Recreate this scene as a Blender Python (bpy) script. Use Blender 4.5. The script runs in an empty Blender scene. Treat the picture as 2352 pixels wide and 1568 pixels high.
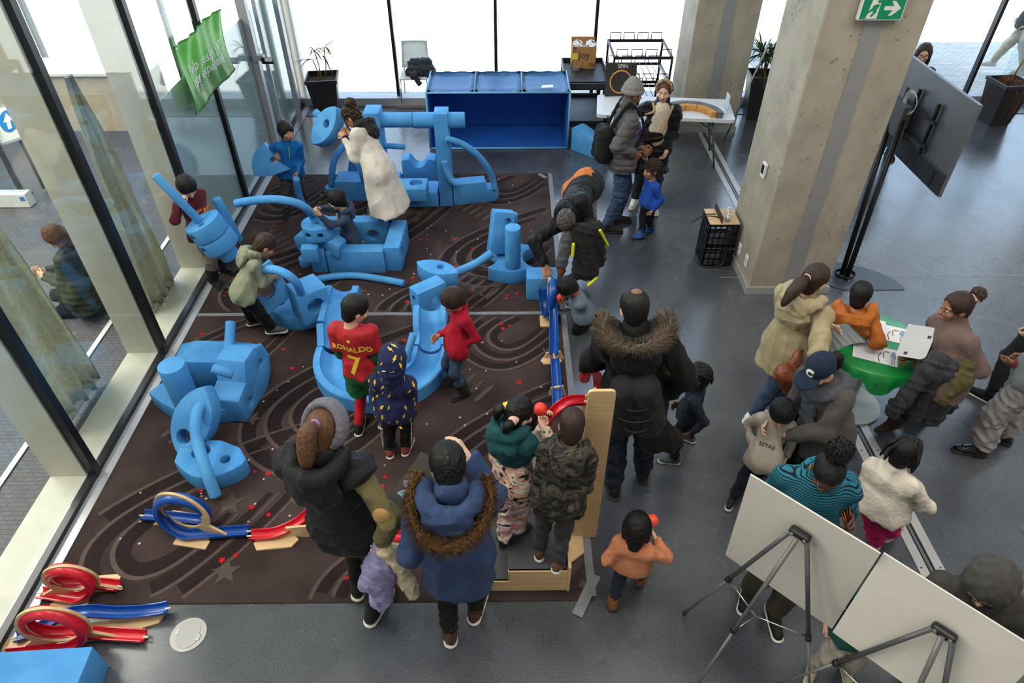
import bpy, bmesh, math, random
import numpy as np
from mathutils import Vector, Matrix, noise as mnoise
from mathutils.bvhtree import BVHTree
random.seed(7)
SC = bpy.context.scene
COL = SC.collection
# ---------------------------------------------------------------- camera
CAM_H = 4.5; PITCH = math.radians(40.9); YAW = math.radians(0.5); FPX = 1568.0
cam_data = bpy.data.cameras.new('camera'); cam = bpy.data.objects.new('camera', cam_data); COL.objects.link(cam)
cam_data.sensor_width = 36.0; cam_data.lens = 36.0 * FPX / 2352.0
cam.location = (0, 0, CAM_H); cam.rotation_euler = (math.pi / 2 - PITCH, 0, -YAW)
cam_data.clip_end = 200
SC.camera = cam
# ---------------------------------------------------------------- world, sun, exposure
world = bpy.data.worlds.new('world'); SC.world = world; world.use_nodes = True
wn = world.node_tree.nodes; wl = world.node_tree.links
bg = wn['Background']; sky = wn.new('ShaderNodeTexSky'); sky.sky_type = 'HOSEK_WILKIE'
sky.sun_direction = Vector((-0.55, -0.06, 0.83)).normalized(); sky.turbidity = 3.0; sky.ground_albedo = 0.6
wmx = wn.new('ShaderNodeMixRGB'); wmx.inputs[0].default_value = 0.45; wmx.inputs[2].default_value = (0.54, 0.65, 0.82, 1)   # thin high cloud over the blue
wl.new(sky.outputs[0], wmx.inputs[1]); wl.new(wmx.outputs[0], bg.inputs[0]); bg.inputs[1].default_value = 6.5
sun_d = bpy.data.lights.new('sun', 'SUN'); sun = bpy.data.objects.new('sun', sun_d); COL.objects.link(sun)
sun_d.energy = 16.0; sun_d.angle = math.radians(1.0); sun_d.color = (1.0, 0.96, 0.9)
sun.rotation_euler = Vector((-0.55, -0.06, 0.83)).to_track_quat('Z', 'Y').to_euler()
SC.view_settings.view_transform = 'Standard'; SC.view_settings.look = 'None'
SC.view_settings.gamma = 1.0; SC.view_settings.use_curve_mapping = False
SC.view_settings.exposure = 0.0
cy = SC.cycles
cy.max_bounces = 4; cy.diffuse_bounces = 2; cy.glossy_bounces = 2; cy.transmission_bounces = 1; cy.transparent_max_bounces = 6
cy.caustics_reflective = False; cy.caustics_refractive = False; cy.sample_clamp_indirect = 4.0; cy.blur_glossy = 0.5
cy.use_adaptive_sampling = True; cy.adaptive_threshold = 0.08; cy.adaptive_min_samples = 12; cy.use_denoising = True

# ---------------------------------------------------------------- helpers
CM = Matrix.Translation((0, 0, CAM_H)) @ Matrix.Rotation(-YAW, 4, 'Z') @ Matrix.Rotation(math.pi / 2 - PITCH, 4, 'X')
CR = CM.to_3x3()
def ray(u, v):
 return CR @ Vector(((u - 1176.0) / FPX, -(v - 784.0) / FPX, -1.0))
def P(u, v, z=0.0):
 """place measured in the photograph -> point of the hall at height z"""
 d = ray(u, v); t = (z - CAM_H) / d.z
 return Vector((d.x * t, d.y * t, z))
def PY(u, v, y):
 d = ray(u, v); t = y / d.y
 return Vector((d.x * t, y, CAM_H + d.z * t))
def V(*a): return Vector(a)

MATS = {}
def nt(name):
 m = bpy.data.materials.new(name); m.use_nodes = True
 return m, m.node_tree.nodes, m.node_tree.links, m.node_tree.nodes['Principled BSDF']
def srgb(r, g, b):
 f = lambda c: (c / 255 / 12.92) if c / 255 <= 0.04045 else ((c / 255 + 0.055) / 1.055) ** 2.4
 return (f(r), f(g), f(b), 1.0)
def mat(name, rgb, rough=0.6, var=0.12, scale=8.0, bump=0.0, bscale=60.0, metal=0.0, spec=0.5, sheen=0.0, coords='Object', stretch=None):
 """plain procedural surface: base colour with a soft noise variation and fine relief"""
 if name in MATS: return MATS[name]
 m, n, l, b = nt(name); c = srgb(*rgb)
 tc = n.new('ShaderNodeTexCoord'); src = tc.outputs[coords]
 if stretch:
  mp = n.new('ShaderNodeMapping'); mp.inputs['Scale'].default_value = stretch; l.new(src, mp.inputs[0]); src = mp.outputs[0]
 if var > 0:
  tx = n.new('ShaderNodeTexNoise'); tx.inputs['Scale'].default_value = scale; tx.inputs['Detail'].default_value = 4
  l.new(src, tx.inputs['Vector'])
  mr = n.new('ShaderNodeMapRange'); mr.inputs[1].default_value = 0.3; mr.inputs[2].default_value = 0.7
  mr.inputs[3].default_value = 1 - var; mr.inputs[4].default_value = 1 + var; l.new(tx.outputs[0], mr.inputs[0])
  mx = n.new('ShaderNodeVectorMath'); mx.operation = 'SCALE'; mx.inputs[0].default_value = c[:3]
  l.new(mr.outputs[0], mx.inputs['Scale']); l.new(mx.outputs[0], b.inputs['Base Color'])
 else: b.inputs['Base Color'].default_value = c
 b.inputs['Roughness'].default_value = rough; b.inputs['Metallic'].default_value = metal
 b.inputs['Specular IOR Level'].default_value = spec
 if sheen: b.inputs['Sheen Weight'].default_value = sheen; b.inputs['Sheen Roughness'].default_value = 0.5
 if bump > 0:
  t2 = n.new('ShaderNodeTexNoise'); t2.inputs['Scale'].default_value = bscale; t2.inputs['Detail'].default_value = 3
  l.new(src, t2.inputs['Vector'])
  bp = n.new('ShaderNodeBump'); bp.inputs['Strength'].default_value = bump; bp.inputs['Distance'].default_value = 0.01
  l.new(t2.outputs[0], bp.inputs['Height']); l.new(bp.outputs[0], b.inputs['Normal'])
 MATS[name] = m; return m

def link(name, me, parent=None, m=None, smooth=None):
 o = bpy.data.objects.new(name, me); COL.objects.link(o)
 if m is not None:
  for k in (m if isinstance(m, (list, tuple)) else [m]): me.materials.append(k)
 if parent is not None: o.parent = parent
 return o
def tag(o, label=None, cat=None, group=None, kind=None):
 if label: o['label'] = label
 if cat: o['category'] = cat
 if group: o['group'] = group
 if kind: o['kind'] = kind
 return o
def empty(name, loc, label=None, cat=None, group=None, rotz=0.0):
 o = bpy.data.objects.new(name, None); COL.objects.link(o); o.location = loc; o.rotation_euler = (0, 0, rotz)
 o.empty_display_size = 0.1
 return tag(o, label, cat, group)
def keep(o, root):
 """parent a part made in world coordinates without moving it"""
 o.parent = root; o.matrix_parent_inverse = root_matrix(root).inverted(); return o
def root_matrix(r):
 m = Matrix.LocRotScale(r.location, r.rotation_euler, r.scale)
 return (root_matrix(r.parent) @ r.matrix_parent_inverse @ m) if r.parent else m
def bm_mesh(bm, name, smooth=False):
 me = bpy.data.meshes.new(name); bm.normal_update(); bm.to_mesh(me); bm.free()
 if smooth: me.polygons.foreach_set('use_smooth', [True] * len(me.polygons))
 return me
def frame(o, x, y, z=None):
 x = Vector(x).normalized(); y = Vector(y).normalized(); z = x.cross(y).normalized() if z is None else Vector(z)
 m = Matrix((x, y, z)).transposed().to_4x4(); m.translation = Vector(o); return m
def bm_box(bm, c, s, M=None, bevel=0.0, seg=2):
 g = bmesh.ops.create_cube(bm, size=1.0)['verts']
 bmesh.ops.scale(bm, vec=s, verts=g); bmesh.ops.translate(bm, vec=c, verts=g)
 if bevel > 0:
  es = list({e for v in g for e in v.link_edges})
  r = bmesh.ops.bevel(bm, geom=es, offset=bevel, segments=seg, profile=0.5, affect='EDGES', clamp_overlap=True)
  g = list({v for f in r['faces'] for v in f.verts} | {v for v in g if v.is_valid})
 if M is not None: bmesh.ops.transform(bm, matrix=M, verts=g)
 return g
def box(name, c, s, m, parent=None, M=None, bevel=0.0, seg=2, smooth=False):
 bm = bmesh.new(); bm_box(bm, c, s, M, bevel, seg)
 return link(name, bm_mesh(bm, name, smooth), parent, m)
def bm_tube(bm, pts, r, n=12, cap=True, round_end=0.0, closed=False):
 """sweep a circle along a path; r scalar or list"""
 pts = [Vector(p) for p in pts]; k = len(pts); rs = r if isinstance(r, (list, tuple)) else [r] * k
 if round_end > 0 and not closed:
  d0 = (pts[0] - pts[1]).normalized(); d1 = (pts[-1] - pts[-2]).normalized(); e = round_end
  pts = [pts[0] + d0 * e * 0.0] + [pts[0] - d0 * e] + pts[1:-1] + [pts[-1] - d1 * e, pts[-1]]
  rs = [rs[0] - e * 0.8, rs[0]] + list(rs[1:-1]) + [rs[-1], rs[-1] - e * 0.8]; k = len(pts)
 tang = []
 for i in range(k):
  a = pts[(i - 1) % k] if (closed or i > 0) else pts[0]; b = pts[(i + 1) % k] if (closed or i < k - 1) else pts[-1]
  tang.append((b - a).normalized())
 up = Vector((0, 0, 1)) if abs(tang[0].z) < 0.9 else Vector((0, 1, 0))
 x = tang[0].cross(up).normalized(); rings = []
 for i in range(k):
  t = tang[i]; x = (x - t * x.dot(t)).normalized(); y = t.cross(x)
  rings.append([bm.verts.new(pts[i] + (x * math.cos(2 * math.pi * j / n) + y * math.sin(2 * math.pi * j / n)) * rs[i]) for j in range(n)])
 for i in range(k if closed else k - 1):
  A = rings[i]; B = rings[(i + 1) % k]
  for j in range(n):
   f = bm.faces.new((A[j], A[(j + 1) % n], B[(j + 1) % n], B[j])); f.smooth = True
 if cap and not closed:
  bm.faces.new(list(reversed(rings[0]))); bm.faces.new(rings[-1])
 return rings
def tube(name, pts, r, m, parent=None, n=12, round_end=0.0, closed=False):
 bm = bmesh.new(); bm_tube(bm, pts, r, n, True, round_end, closed)
 bmesh.ops.recalc_face_normals(bm, faces=bm.faces)
 return link(name, bm_mesh(bm, name), parent, m)
def bezier(p0, p1, p2, p3, n=12):
 out = []
 for i in range(n + 1):
  t = i / n; s = 1 - t
  out.append(Vector(p0) * s**3 + Vector(p1) * 3*s*s*t + Vector(p2) * 3*s*t*t + Vector(p3) * t**3)
 return out
def spline(pts, n=6):
 """Catmull-Rom through points"""
 pts = [Vector(p) for p in pts]; out = []
 for i in range(len(pts) - 1):
  p0 = pts[max(i - 1, 0)]; p1 = pts[i]; p2 = pts[i + 1]; p3 = pts[min(i + 2, len(pts) - 1)]
  for j in range(n):
   t = j / n
   out.append(0.5 * ((2 * p1) + (p2 - p0) * t + (2*p0 - 5*p1 + 4*p2 - p3) * t*t + (3*p1 - p0 - 3*p2 + p3) * t**3))
 return out + [pts[-1]]
def bm_prism(bm, outline, thick, M, holes=()):
 """flat outline (with round holes) extruded by thick along local +z"""
 loops = [[Vector((x, y, 0)) for x, y in outline]]
 for hx, hy, hr in holes:
  loops.append([Vector((hx + hr * math.cos(2*math.pi*k/20), hy + hr * math.sin(2*math.pi*k/20), 0)) for k in range(20)])
 edges = []
 for lp in loops:
  vs = [bm.verts.new(p) for p in lp]
  edges += [bm.edges.new((vs[i], vs[(i + 1) % len(vs)])) for i in range(len(vs))]
 if holes:
  g = bmesh.ops.triangle_fill(bm, use_beauty=True, use_dissolve=False, edges=edges)['geom']
  fs = [f for f in g if isinstance(f, bmesh.types.BMFace)]
 else:
  fs = [bm.faces.new([e.verts[0] for e in edges])] if True else []
 r = bmesh.ops.extrude_face_region(bm, geom=fs)['geom']
 nv = [v for v in r if isinstance(v, bmesh.types.BMVert)]
 bmesh.ops.translate(bm, vec=(0, 0, thick), verts=nv)
 allv = list({v for f in fs for v in f.verts} | set(nv))
 bmesh.ops.recalc_face_normals(bm, faces=list({f for v in allv for f in v.link_faces}))
 if M is not None: bmesh.ops.transform(bm, matrix=M, verts=allv)
 return allv
def prism(name, outline, thick, M, m, parent=None, holes=(), bevel=0.0, cross=(), smooth_angle=None):
 """cross: (centre, axis, radius, length) of round holes bored through in local space"""
 bm = bmesh.new(); bm_prism(bm, outline, thick, None, holes)
 if bevel > 0:
  bm.normal_update()
  es = [e for e in bm.edges if len(e.link_faces) == 2 and e.calc_face_angle(0) > math.radians(50)]
  bmesh.ops.bevel(bm, geom=es, offset=bevel, segments=2, profile=0.5, affect='EDGES', clamp_overlap=True)
 me = bm_mesh(bm, name)
 if cross:
  me = bore(me, cross)
 me.transform(M)
 o = link(name, me, parent, m)
 smooth_by_angle(me, 40 if smooth_angle is None else smooth_angle)
 return o
def bore(me, cross):
 o = bpy.data.objects.new('tmp', me); COL.objects.link(o); cutters = []
 bm = bmesh.new()
 for c, ax, r, ln in cross:
  q = Vector(ax).normalized().to_track_quat('Z', 'Y').to_matrix().to_4x4(); q.translation = Vector(c)
  bmesh.ops.create_cone(bm, cap_ends=True, segments=20, radius1=r, radius2=r, depth=ln, matrix=q)
 cm = bm_mesh(bm, 'cut'); co = bpy.data.objects.new('cut', cm); COL.objects.link(co)
 md = o.modifiers.new('b', 'BOOLEAN'); md.operation = 'DIFFERENCE'; md.object = co; md.solver = 'EXACT'; md.use_self = True
 dg = bpy.context.evaluated_depsgraph_get(); ev = o.evaluated_get(dg)
 nm = bpy.data.meshes.new_from_object(ev)
 bpy.data.objects.remove(o); bpy.data.objects.remove(co); bpy.data.meshes.remove(cm)
 return nm
def smooth_by_angle(me, deg):
 me.polygons.foreach_set('use_smooth', [True] * len(me.polygons))
 bm = bmesh.new(); bm.from_mesh(me); bm.normal_update(); a = math.radians(deg)
 for e in bm.edges:
  e.smooth = not (len(e.link_faces) == 2 and e.calc_face_angle(0) > a)
 bm.to_mesh(me); bm.free()
def arc(cx, cy, r, a0, a1, n=16):
 return [(cx + r * math.cos(math.radians(a0 + (a1 - a0) * i / n)), cy + r * math.sin(math.radians(a0 + (a1 - a0) * i / n))) for i in range(n + 1)]
def text_mesh(s, size, extrude=0.0, align='CENTER', spacing=1.0, bold=0.0):
 cu = bpy.data.curves.new('txt', 'FONT'); cu.body = s; cu.size = size; cu.extrude = extrude; cu.align_x = align; cu.align_y = 'CENTER'
 cu.space_character = spacing; cu.offset = bold; cu.resolution_u = 3
 o = bpy.data.objects.new('txt', cu); COL.objects.link(o)
 dg = bpy.context.evaluated_depsgraph_get()
 me = bpy.data.meshes.new_from_object(o.evaluated_get(dg)); bpy.data.objects.remove(o); bpy.data.curves.remove(cu)
 return me
def text(name, s, size, M, m, parent=None, **k):
 me = text_mesh(s, size, **k); me.transform(M); me.materials.clear()
 return link(name, me, parent, m)
def flat(name, pts2, M, m, parent=None, thick=0.001):
 bm = bmesh.new(); bm_prism(bm, pts2, thick, M); return link(name, bm_mesh(bm, name), parent, m)
# ================================================================ materials of the building
def m_floor():
 m, n, l, b = nt('polished_concrete')
 tc = n.new('ShaderNodeTexCoord')
 t1 = n.new('ShaderNodeTexNoise'); t1.inputs['Scale'].default_value = 0.9; t1.inputs['Detail'].default_value = 6; t1.inputs['Roughness'].default_value = 0.6
 t2 = n.new('ShaderNodeTexNoise'); t2.inputs['Scale'].default_value = 90; t2.inputs['Detail'].default_value = 3
 t3 = n.new('ShaderNodeTexNoise'); t3.inputs['Scale'].default_value = 1.7; t3.inputs['Detail'].default_value = 8; t3.inputs['Distortion'].default_value = 0.6
 for t in (t1, t2, t3): l.new(tc.outputs['Object'], t.inputs['Vector'])
 r1 = n.new('ShaderNodeValToRGB'); r1.color_ramp.elements[0].position = 0.3; r1.color_ramp.elements[1].position = 0.75
 r1.color_ramp.elements[0].color = srgb(58, 61, 67); r1.color_ramp.elements[1].color = srgb(88, 92, 98)
 l.new(t1.outputs[0], r1.inputs[0])
 r2 = n.new('ShaderNodeValToRGB'); r2.color_ramp.elements[0].position = 0.35; r2.color_ramp.elements[1].position = 0.75
 r2.color_ramp.elements[0].color = (0.72, 0.72, 0.72, 1); r2.color_ramp.elements[1].color = (1.45, 1.45, 1.45, 1); l.new(t2.outputs[0], r2.inputs[0])
 mx = n.new('ShaderNodeMixRGB'); mx.blend_type = 'MULTIPLY'; mx.inputs[0].default_value = 1; l.new(r1.outputs[0], mx.inputs[1]); l.new(r2.outputs[0], mx.inputs[2])
 sp = n.new('ShaderNodeTexVoronoi'); sp.inputs['Scale'].default_value = 22; l.new(tc.outputs['Object'], sp.inputs['Vector'])
 r3 = n.new('ShaderNodeValToRGB'); r3.color_ramp.elements[0].position = 0.0; r3.color_ramp.elements[1].position = 0.055
 r3.color_ramp.elements[0].color = (0.03, 0.03, 0.03, 1); r3.color_ramp.elements[1].color = (0, 0, 0, 1); l.new(sp.outputs['Distance'], r3.inputs[0])
 ad = n.new('ShaderNodeMixRGB'); ad.blend_type = 'ADD'; ad.inputs[0].default_value = 0.6; l.new(mx.outputs[0], ad.inputs[1]); l.new(r3.outputs[0], ad.inputs[2])
 l.new(ad.outputs[0], b.inputs['Base Color'])
 mr = n.new('ShaderNodeMapRange'); mr.inputs[1].default_value = 0.35; mr.inputs[2].default_value = 0.7; mr.inputs[3].default_value = 0.20; mr.inputs[4].default_value = 0.32
 l.new(t3.outputs[0], mr.inputs[0]); l.new(mr.outputs[0], b.inputs['Roughness'])
 b.inputs['Specular IOR Level'].default_value = 0.8; b.inputs['Coat Weight'].default_value = 0.55; b.inputs['Coat Roughness'].default_value = 0.19; b.inputs['Coat IOR'].default_value = 1.6
 return m
def m_concrete(name='cast_concrete'):
 m, n, l, b = nt(name)
 tc = n.new('ShaderNodeTexCoord')
 t1 = n.new('ShaderNodeTexNoise'); t1.inputs['Scale'].default_value = 2.2; t1.inputs['Detail'].default_value = 8; t1.inputs['Roughness'].default_value = 0.65
 l.new(tc.outputs['Object'], t1.inputs['Vector'])
 r1 = n.new('ShaderNodeValToRGB'); r1.color_ramp.elements[0].position = 0.3; r1.color_ramp.elements[1].position = 0.7
 r1.color_ramp.elements[0].color = srgb(148, 140, 126); r1.color_ramp.elements[1].color = srgb(182, 173, 157); l.new(t1.outputs[0], r1.inputs[0])
 vo = n.new('ShaderNodeTexVoronoi'); vo.inputs['Scale'].default_value = 17; l.new(tc.outputs['Object'], vo.inputs['Vector'])
 n2 = n.new('ShaderNodeTexNoise'); n2.inputs['Scale'].default_value = 3; l.new(tc.outputs['Object'], n2.inputs['Vector'])
 sub = n.new('ShaderNodeMath'); sub.operation = 'MULTIPLY_ADD'; sub.inputs[1].default_value = 0.9; sub.inputs[2].default_value = -0.33; l.new(n2.outputs[0], sub.inputs[0])
 lt = n.new('ShaderNodeMath'); lt.operation = 'LESS_THAN'; l.new(vo.outputs['Distance'], lt.inputs[0]); l.new(sub.outputs[0], lt.inputs[1])
 mn = n.new('ShaderNodeMath'); mn.operation = 'MULTIPLY'; mn.inputs[1].default_value = 0.55; l.new(lt.outputs[0], mn.inputs[0])
 mx = n.new('ShaderNodeMixRGB'); mx.inputs[2].default_value = srgb(98, 90, 80); l.new(mn.outputs[0], mx.inputs[0]); l.new(r1.outputs[0], mx.inputs[1])
 l.new(mx.outputs[0], b.inputs['Base Color']); b.inputs['Roughness'].default_value = 0.75
 bp = n.new('ShaderNodeBump'); bp.inputs['Strength'].default_value = 0.35; bp.inputs['Distance'].default_value = 0.01; bp.invert = True
 l.new(lt.outputs[0], bp.inputs['Height']); l.new(bp.outputs[0], b.inputs['Normal'])
 return m
def m_glass(name, tint=(0.93, 0.97, 0.96), gloss=1.0, rough=0.0):
 m = bpy.data.materials.new(name); m.use_nodes = True; n = m.node_tree.nodes; l = m.node_tree.links; n.clear()
 out = n.new('ShaderNodeOutputMaterial'); tr = n.new('ShaderNodeBsdfTransparent'); gl = n.new('ShaderNodeBsdfGlossy'); mx = n.new('ShaderNodeMixShader')
 lw = n.new('ShaderNodeLayerWeight'); lw.inputs[0].default_value = 0.5; pw = n.new('ShaderNodeMath'); pw.operation = 'POWER'; pw.inputs[1].default_value = 4.0
 ml = n.new('ShaderNodeMath'); ml.operation = 'MULTIPLY_ADD'; ml.inputs[1].default_value = 0.9; ml.inputs[2].default_value = 0.05 * gloss; ml.use_clamp = True
 l.new(lw.outputs['Facing'], pw.inputs[0]); fr = pw
 tr.inputs[0].default_value = (*tint, 1); gl.inputs['Roughness'].default_value = rough
 l.new(fr.outputs[0], ml.inputs[0]); l.new(ml.outputs[0], mx.inputs[0]); l.new(tr.outputs[0], mx.inputs[1]); l.new(gl.outputs[0], mx.inputs[2]); l.new(mx.outputs[0], out.inputs[0])
 return m
def m_frosted():
 m = bpy.data.materials.new('frosted_glass'); m.use_nodes = True; n = m.node_tree.nodes; l = m.node_tree.links; n.clear()
 out = n.new('ShaderNodeOutputMaterial'); tl = n.new('ShaderNodeBsdfTranslucent'); df = n.new('ShaderNodeBsdfDiffuse'); gl = n.new('ShaderNodeBsdfGlossy')
 c = srgb(226, 240, 238); tl.inputs[0].default_value = c; df.inputs[0].default_value = c; gl.inputs['Roughness'].default_value = 0.08
 a = n.new('ShaderNodeMixShader'); a.inputs[0].default_value = 0.68; l.new(tl.outputs[0], a.inputs[1]); l.new(df.outputs[0], a.inputs[2])
 fr = n.new('ShaderNodeLayerWeight'); fr.inputs[0].default_value = 0.3; b = n.new('ShaderNodeMixShader'); l.new(fr.outputs[0], b.inputs[0]); l.new(a.outputs[0], b.inputs[1]); l.new(gl.outputs[0], b.inputs[2])
 l.new(b.outputs[0], out.inputs[0]); return m
def m_tiles(name, c0, c1, scale, mortar, bw=0.5, bh=0.25, msize=0.02, rough=0.6):
 m, n, l, b = nt(name); tc = n.new('ShaderNodeTexCoord'); br = n.new('ShaderNodeTexBrick')
 br.inputs['Scale'].default_value = scale; br.inputs['Color1'].default_value = c0; br.inputs['Color2'].default_value = c1; br.inputs['Mortar'].default_value = mortar
 br.inputs['Mortar Size'].default_value = msize; br.inputs['Brick Width'].default_value = bw; br.inputs['Row Height'].default_value = bh
 l.new(tc.outputs['Object'], br.inputs['Vector']); l.new(br.outputs[0], b.inputs['Base Color']); b.inputs['Roughness'].default_value = rough
 bp = n.new('ShaderNodeBump'); bp.inputs['Strength'].default_value = 0.4; bp.inputs['Distance'].default_value = 0.01; bp.invert = True
 l.new(br.outputs['Fac'], bp.inputs['Height']); l.new(bp.outputs[0], b.inputs['Normal']); return m
M_FLOOR = m_floor(); M_CONC = m_concrete()
M_GLASS = m_glass('clear_glass', (0.93, 0.97, 0.96), 1.0); M_GLASS2 = m_glass('window_glass', (0.95, 0.98, 0.98), 1.0)
M_FROST = m_frosted()
M_DARKM = mat('dark_metal', (34, 36, 42), 0.35, 0.08, metal=0.3)
M_STEEL = mat('brushed_steel', (170, 172, 176), 0.35, 0.06, metal=0.9, stretch=(1, 30, 1))
M_ALU = mat('anodised_aluminium', (178, 180, 184), 0.42, 0.05, metal=0.35)
M_CREAM = mat('cream_panel', (206, 204, 190), 0.5, 0.04)
M_WHITE = mat('white_paint', (232, 232, 230), 0.5, 0.03)
M_CEIL = mat('ceiling_paint', (225, 225, 222), 0.8, 0.03)
M_BLACKP = mat('black_plastic', (22, 22, 24), 0.4, 0.1)
M_BLACKM = mat('black_powder_coat', (16, 16, 18), 0.45, 0.1)
M_DTILE = m_tiles('dark_floor_tiles', srgb(84, 84, 90), srgb(92, 92, 97), 6.0, srgb(58, 58, 62), 0.5, 0.25, 0.02)
M_PAVE = m_tiles('pale_paving', srgb(206, 204, 200), srgb(190, 190, 188), 4.0, srgb(120, 120, 120), 0.6, 0.3, 0.015, 0.8)

# ================================================================ the shell
GX = -3.38      # glazed partition on the left
BY = 11.35      # glazed front
FIN = 0.30
CEIL = 8.0
tag(box('floor', (3.3, 2.675, -0.05), (13.4, 17.35, 0.1), M_FLOOR), 'dark polished concrete floor', kind='structure')
tag(box('floor_side_room', (-7.2, 2.675, -0.06), (7.0, 17.35, 0.1), M_DTILE), 'dark tiled floor of the side room behind glass', kind='structure')
tag(box('ground_outside', (0, 26.4, -0.12), (90, 30, 0.1), M_PAVE), 'pale sunlit paving outside the windows', kind='structure')
tag(box('ceiling', (0, 2.7, CEIL + 0.1), (22, 17.6, 0.2), M_CEIL), 'white ceiling', kind='structure')
tag(box('wall_back', (0, -6.1, 4), (22, 0.2, 8.2), M_WHITE), 'white wall behind', kind='structure')
tag(box('wall_right', (10.1, 2.7, 4), (0.2, 17.4, 8.2), M_WHITE), 'white side wall', kind='structure')
tag(box('wall_left', (-10.8, 2.7, 4), (0.2, 17.4, 8.2), M_CREAM), 'pale end wall of the side room', kind='structure')
# glazed partition: mullions, fins, sill, panes
my = [0.55, 2.05, 3.55, 5.05, 6.5, 7.95, 9.4]
bmat_dark = M_DARKM
for i, y in enumerate(my):
 tag(box('trim_%d' % (i + 1), (GX, y, 4.0), (0.07, 0.07, 8.0), M_DARKM), 'dark vertical glazing bar of the partition', kind='structure')
 if y < 7.0:
  tag(box('trim_fin_%d' % (i + 1), (GX - 0.035 - FIN / 2, y, 4.0), (FIN, 0.10, 8.0), M_CREAM), 'cream fin behind the glazing bar', kind='structure')
tag(box('trim_sill', (GX - 0.03 - FIN / 2, 3.3, 0.0), (FIN, 7.0, 0.10), M_CREAM), 'cream sill behind the glass', kind='structure')
tag(box('trim_rail', (GX, 4.5, 0.03), (0.06, 13.6, 0.06), M_DARKM), 'dark bottom rail of the partition', kind='structure')
tag(box('trim_strip', (GX + 0.075, 4.5, 0.008), (0.09, 13.6, 0.016), M_ALU), 'aluminium strip along the partition', kind='structure')
edges = [-2.0] + my + [BY - 0.1]
for i in range(len(edges) - 1):
 a, b = edges[i], edges[i + 1]
 w = tag(empty('window_%d' % (i + 1), (GX, (a + b) / 2, 0), 'pane of the glazed partition'), kind='structure')
 g = box('pane', (0, 0, 4.05), (0.012, b - a - 0.06, 7.9), M_GLASS, w)
 if a > 6.4:
  box('frosted_film', (-0.02, 0, 0.98), (0.004, b - a - 0.06, 1.84), M_FROST, w)
# silver corner post group where the partition meets the front
tag(box('trim_post_1', (GX + 0.02, 9.4, 4), (0.12, 0.10, 8), M_ALU), 'silver post of the partition door', kind='structure')
tag(box('trim_post_2', (GX + 0.06, 9.75, 4), (0.05, 0.05, 8), M_ALU), 'slim silver post', kind='structure')
tag(box('trim_post_3', (GX + 0.10, 10.55, 4), (0.07, 0.07, 8), M_ALU), 'silver post near the corner', kind='structure')
tag(box('trim_post_4', (GX, BY, 4), (0.14, 0.14, 8), M_WHITE), 'white corner post', kind='structure')
# glazed front
fx = [-10.6, -7.4, -5.3, GX, -1.79, -0.16, 1.42, 3.15, 4.8, 6.3, 7.72, 9.9]
for i in range(len(fx) - 1):
 a, b = fx[i], fx[i + 1]
 w = tag(empty('window_%d' % (i + 21), ((a + b) / 2, BY, 0), 'tall pane of the glazed front'), kind='structure')
 box('pane', (0, 0, 4.05), (b - a - 0.04, 0.012, 7.9), M_GLASS2, w)
for i, x in enumerate(fx[1:-1]):
 if x == GX: continue
 tag(box('trim_front_%d' % (i + 1), (x, BY, 4), (0.05, 0.10, 8), M_DARKM), 'dark mullion of the glazed front', kind='structure')
tag(box('trim_front_sill', (0, BY - 0.05, 0.07), (20.6, 0.2, 0.14), M_ALU), 'metal sill under the glazed front', kind='structure')
tag(box('trim_floor_grille', (3.3, BY - 0.35, 0.004), (13.3, 0.38, 0.012), mat('grille_metal', (96, 98, 102), 0.4, 0.1, metal=0.6)), 'floor grille along the glazed front', kind='structure')
tag(box('trim_front_head', (0, BY, 7.9), (20.6, 0.15, 0.2), M_DARKM), 'head rail of the glazed front', kind='structure')
# concrete columns
def column(i, x0, x1, y0, y1):
 r = tag(empty('trim_column_%d' % i, ((x0 + x1) / 2, y0, 0), 'square cast concrete column'), kind='structure')
 w = x1 - x0; d = y1 - y0
 box('shaft', (0, d / 2, CEIL / 2), (w, d, CEIL), M_CONC, r, bevel=0.012, seg=1)
 sm = mat('column_strip', (150, 150, 150), 0.55, 0.05, metal=0.2)
 box('cover_strip', (0, -0.003, CEIL / 2), (0.15, 0.012, CEIL), sm, r)
 box('skirting', (0, d / 2, 0.045), (w + 0.03, d + 0.03, 0.09), mat('column_skirting', (176, 178, 176), 0.4, 0.05, metal=0.3), r)
 return r
column(1, 2.62, 3.49, 5.98, 6.88)
column(2, 2.66, 3.55, 10.15, 10.95)
# sliding wall track set in the floor, in two runs
TRK = 3.07
for i, (a, b) in enumerate(((-2.0, 5.95), (6.9, 10.15))):
 r = tag(empty('trim_track_%d' % (i + 1), (TRK, (a + b) / 2, 0), 'metal floor track of the sliding wall'), kind='structure')
 L = b - a
 for s in (-1, 1):
  box('plate', (s * 0.062, 0, 0.002), (0.07, L, 0.008), mat('track_plate', (196, 192, 190), 0.4, 0.05, metal=0.5), r)
  box('seal', (s * 0.018, 0, 0.001), (0.012, L, 0.006), M_BLACKP, r)
 box('groove', (0, 0, 0.0005), (0.022, L, 0.004), mat('groove_metal', (120, 120, 124), 0.4, 0.1, metal=0.6), r)
 k = 0
 y = a + 0.25
 while y < b:
  for s in (-1, 1):
   bm = bmesh.new(); bmesh.ops.create_cone(bm, cap_ends=True, segments=8, radius1=0.007, radius2=0.007, depth=0.004)
   o = link('screw', bm_mesh(bm, 'screw'), r, M_BLACKM); o.location = (s * 0.07, y - (a + b) / 2, 0.007)
  y += 0.55
tag(box('trim_joint', (6.2, 6.28, 0.0008), (7.6, 0.008, 0.003), mat('joint_line', (150, 154, 160), 0.5, 0.05)), 'thin joint line across the floor', kind='structure')
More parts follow.
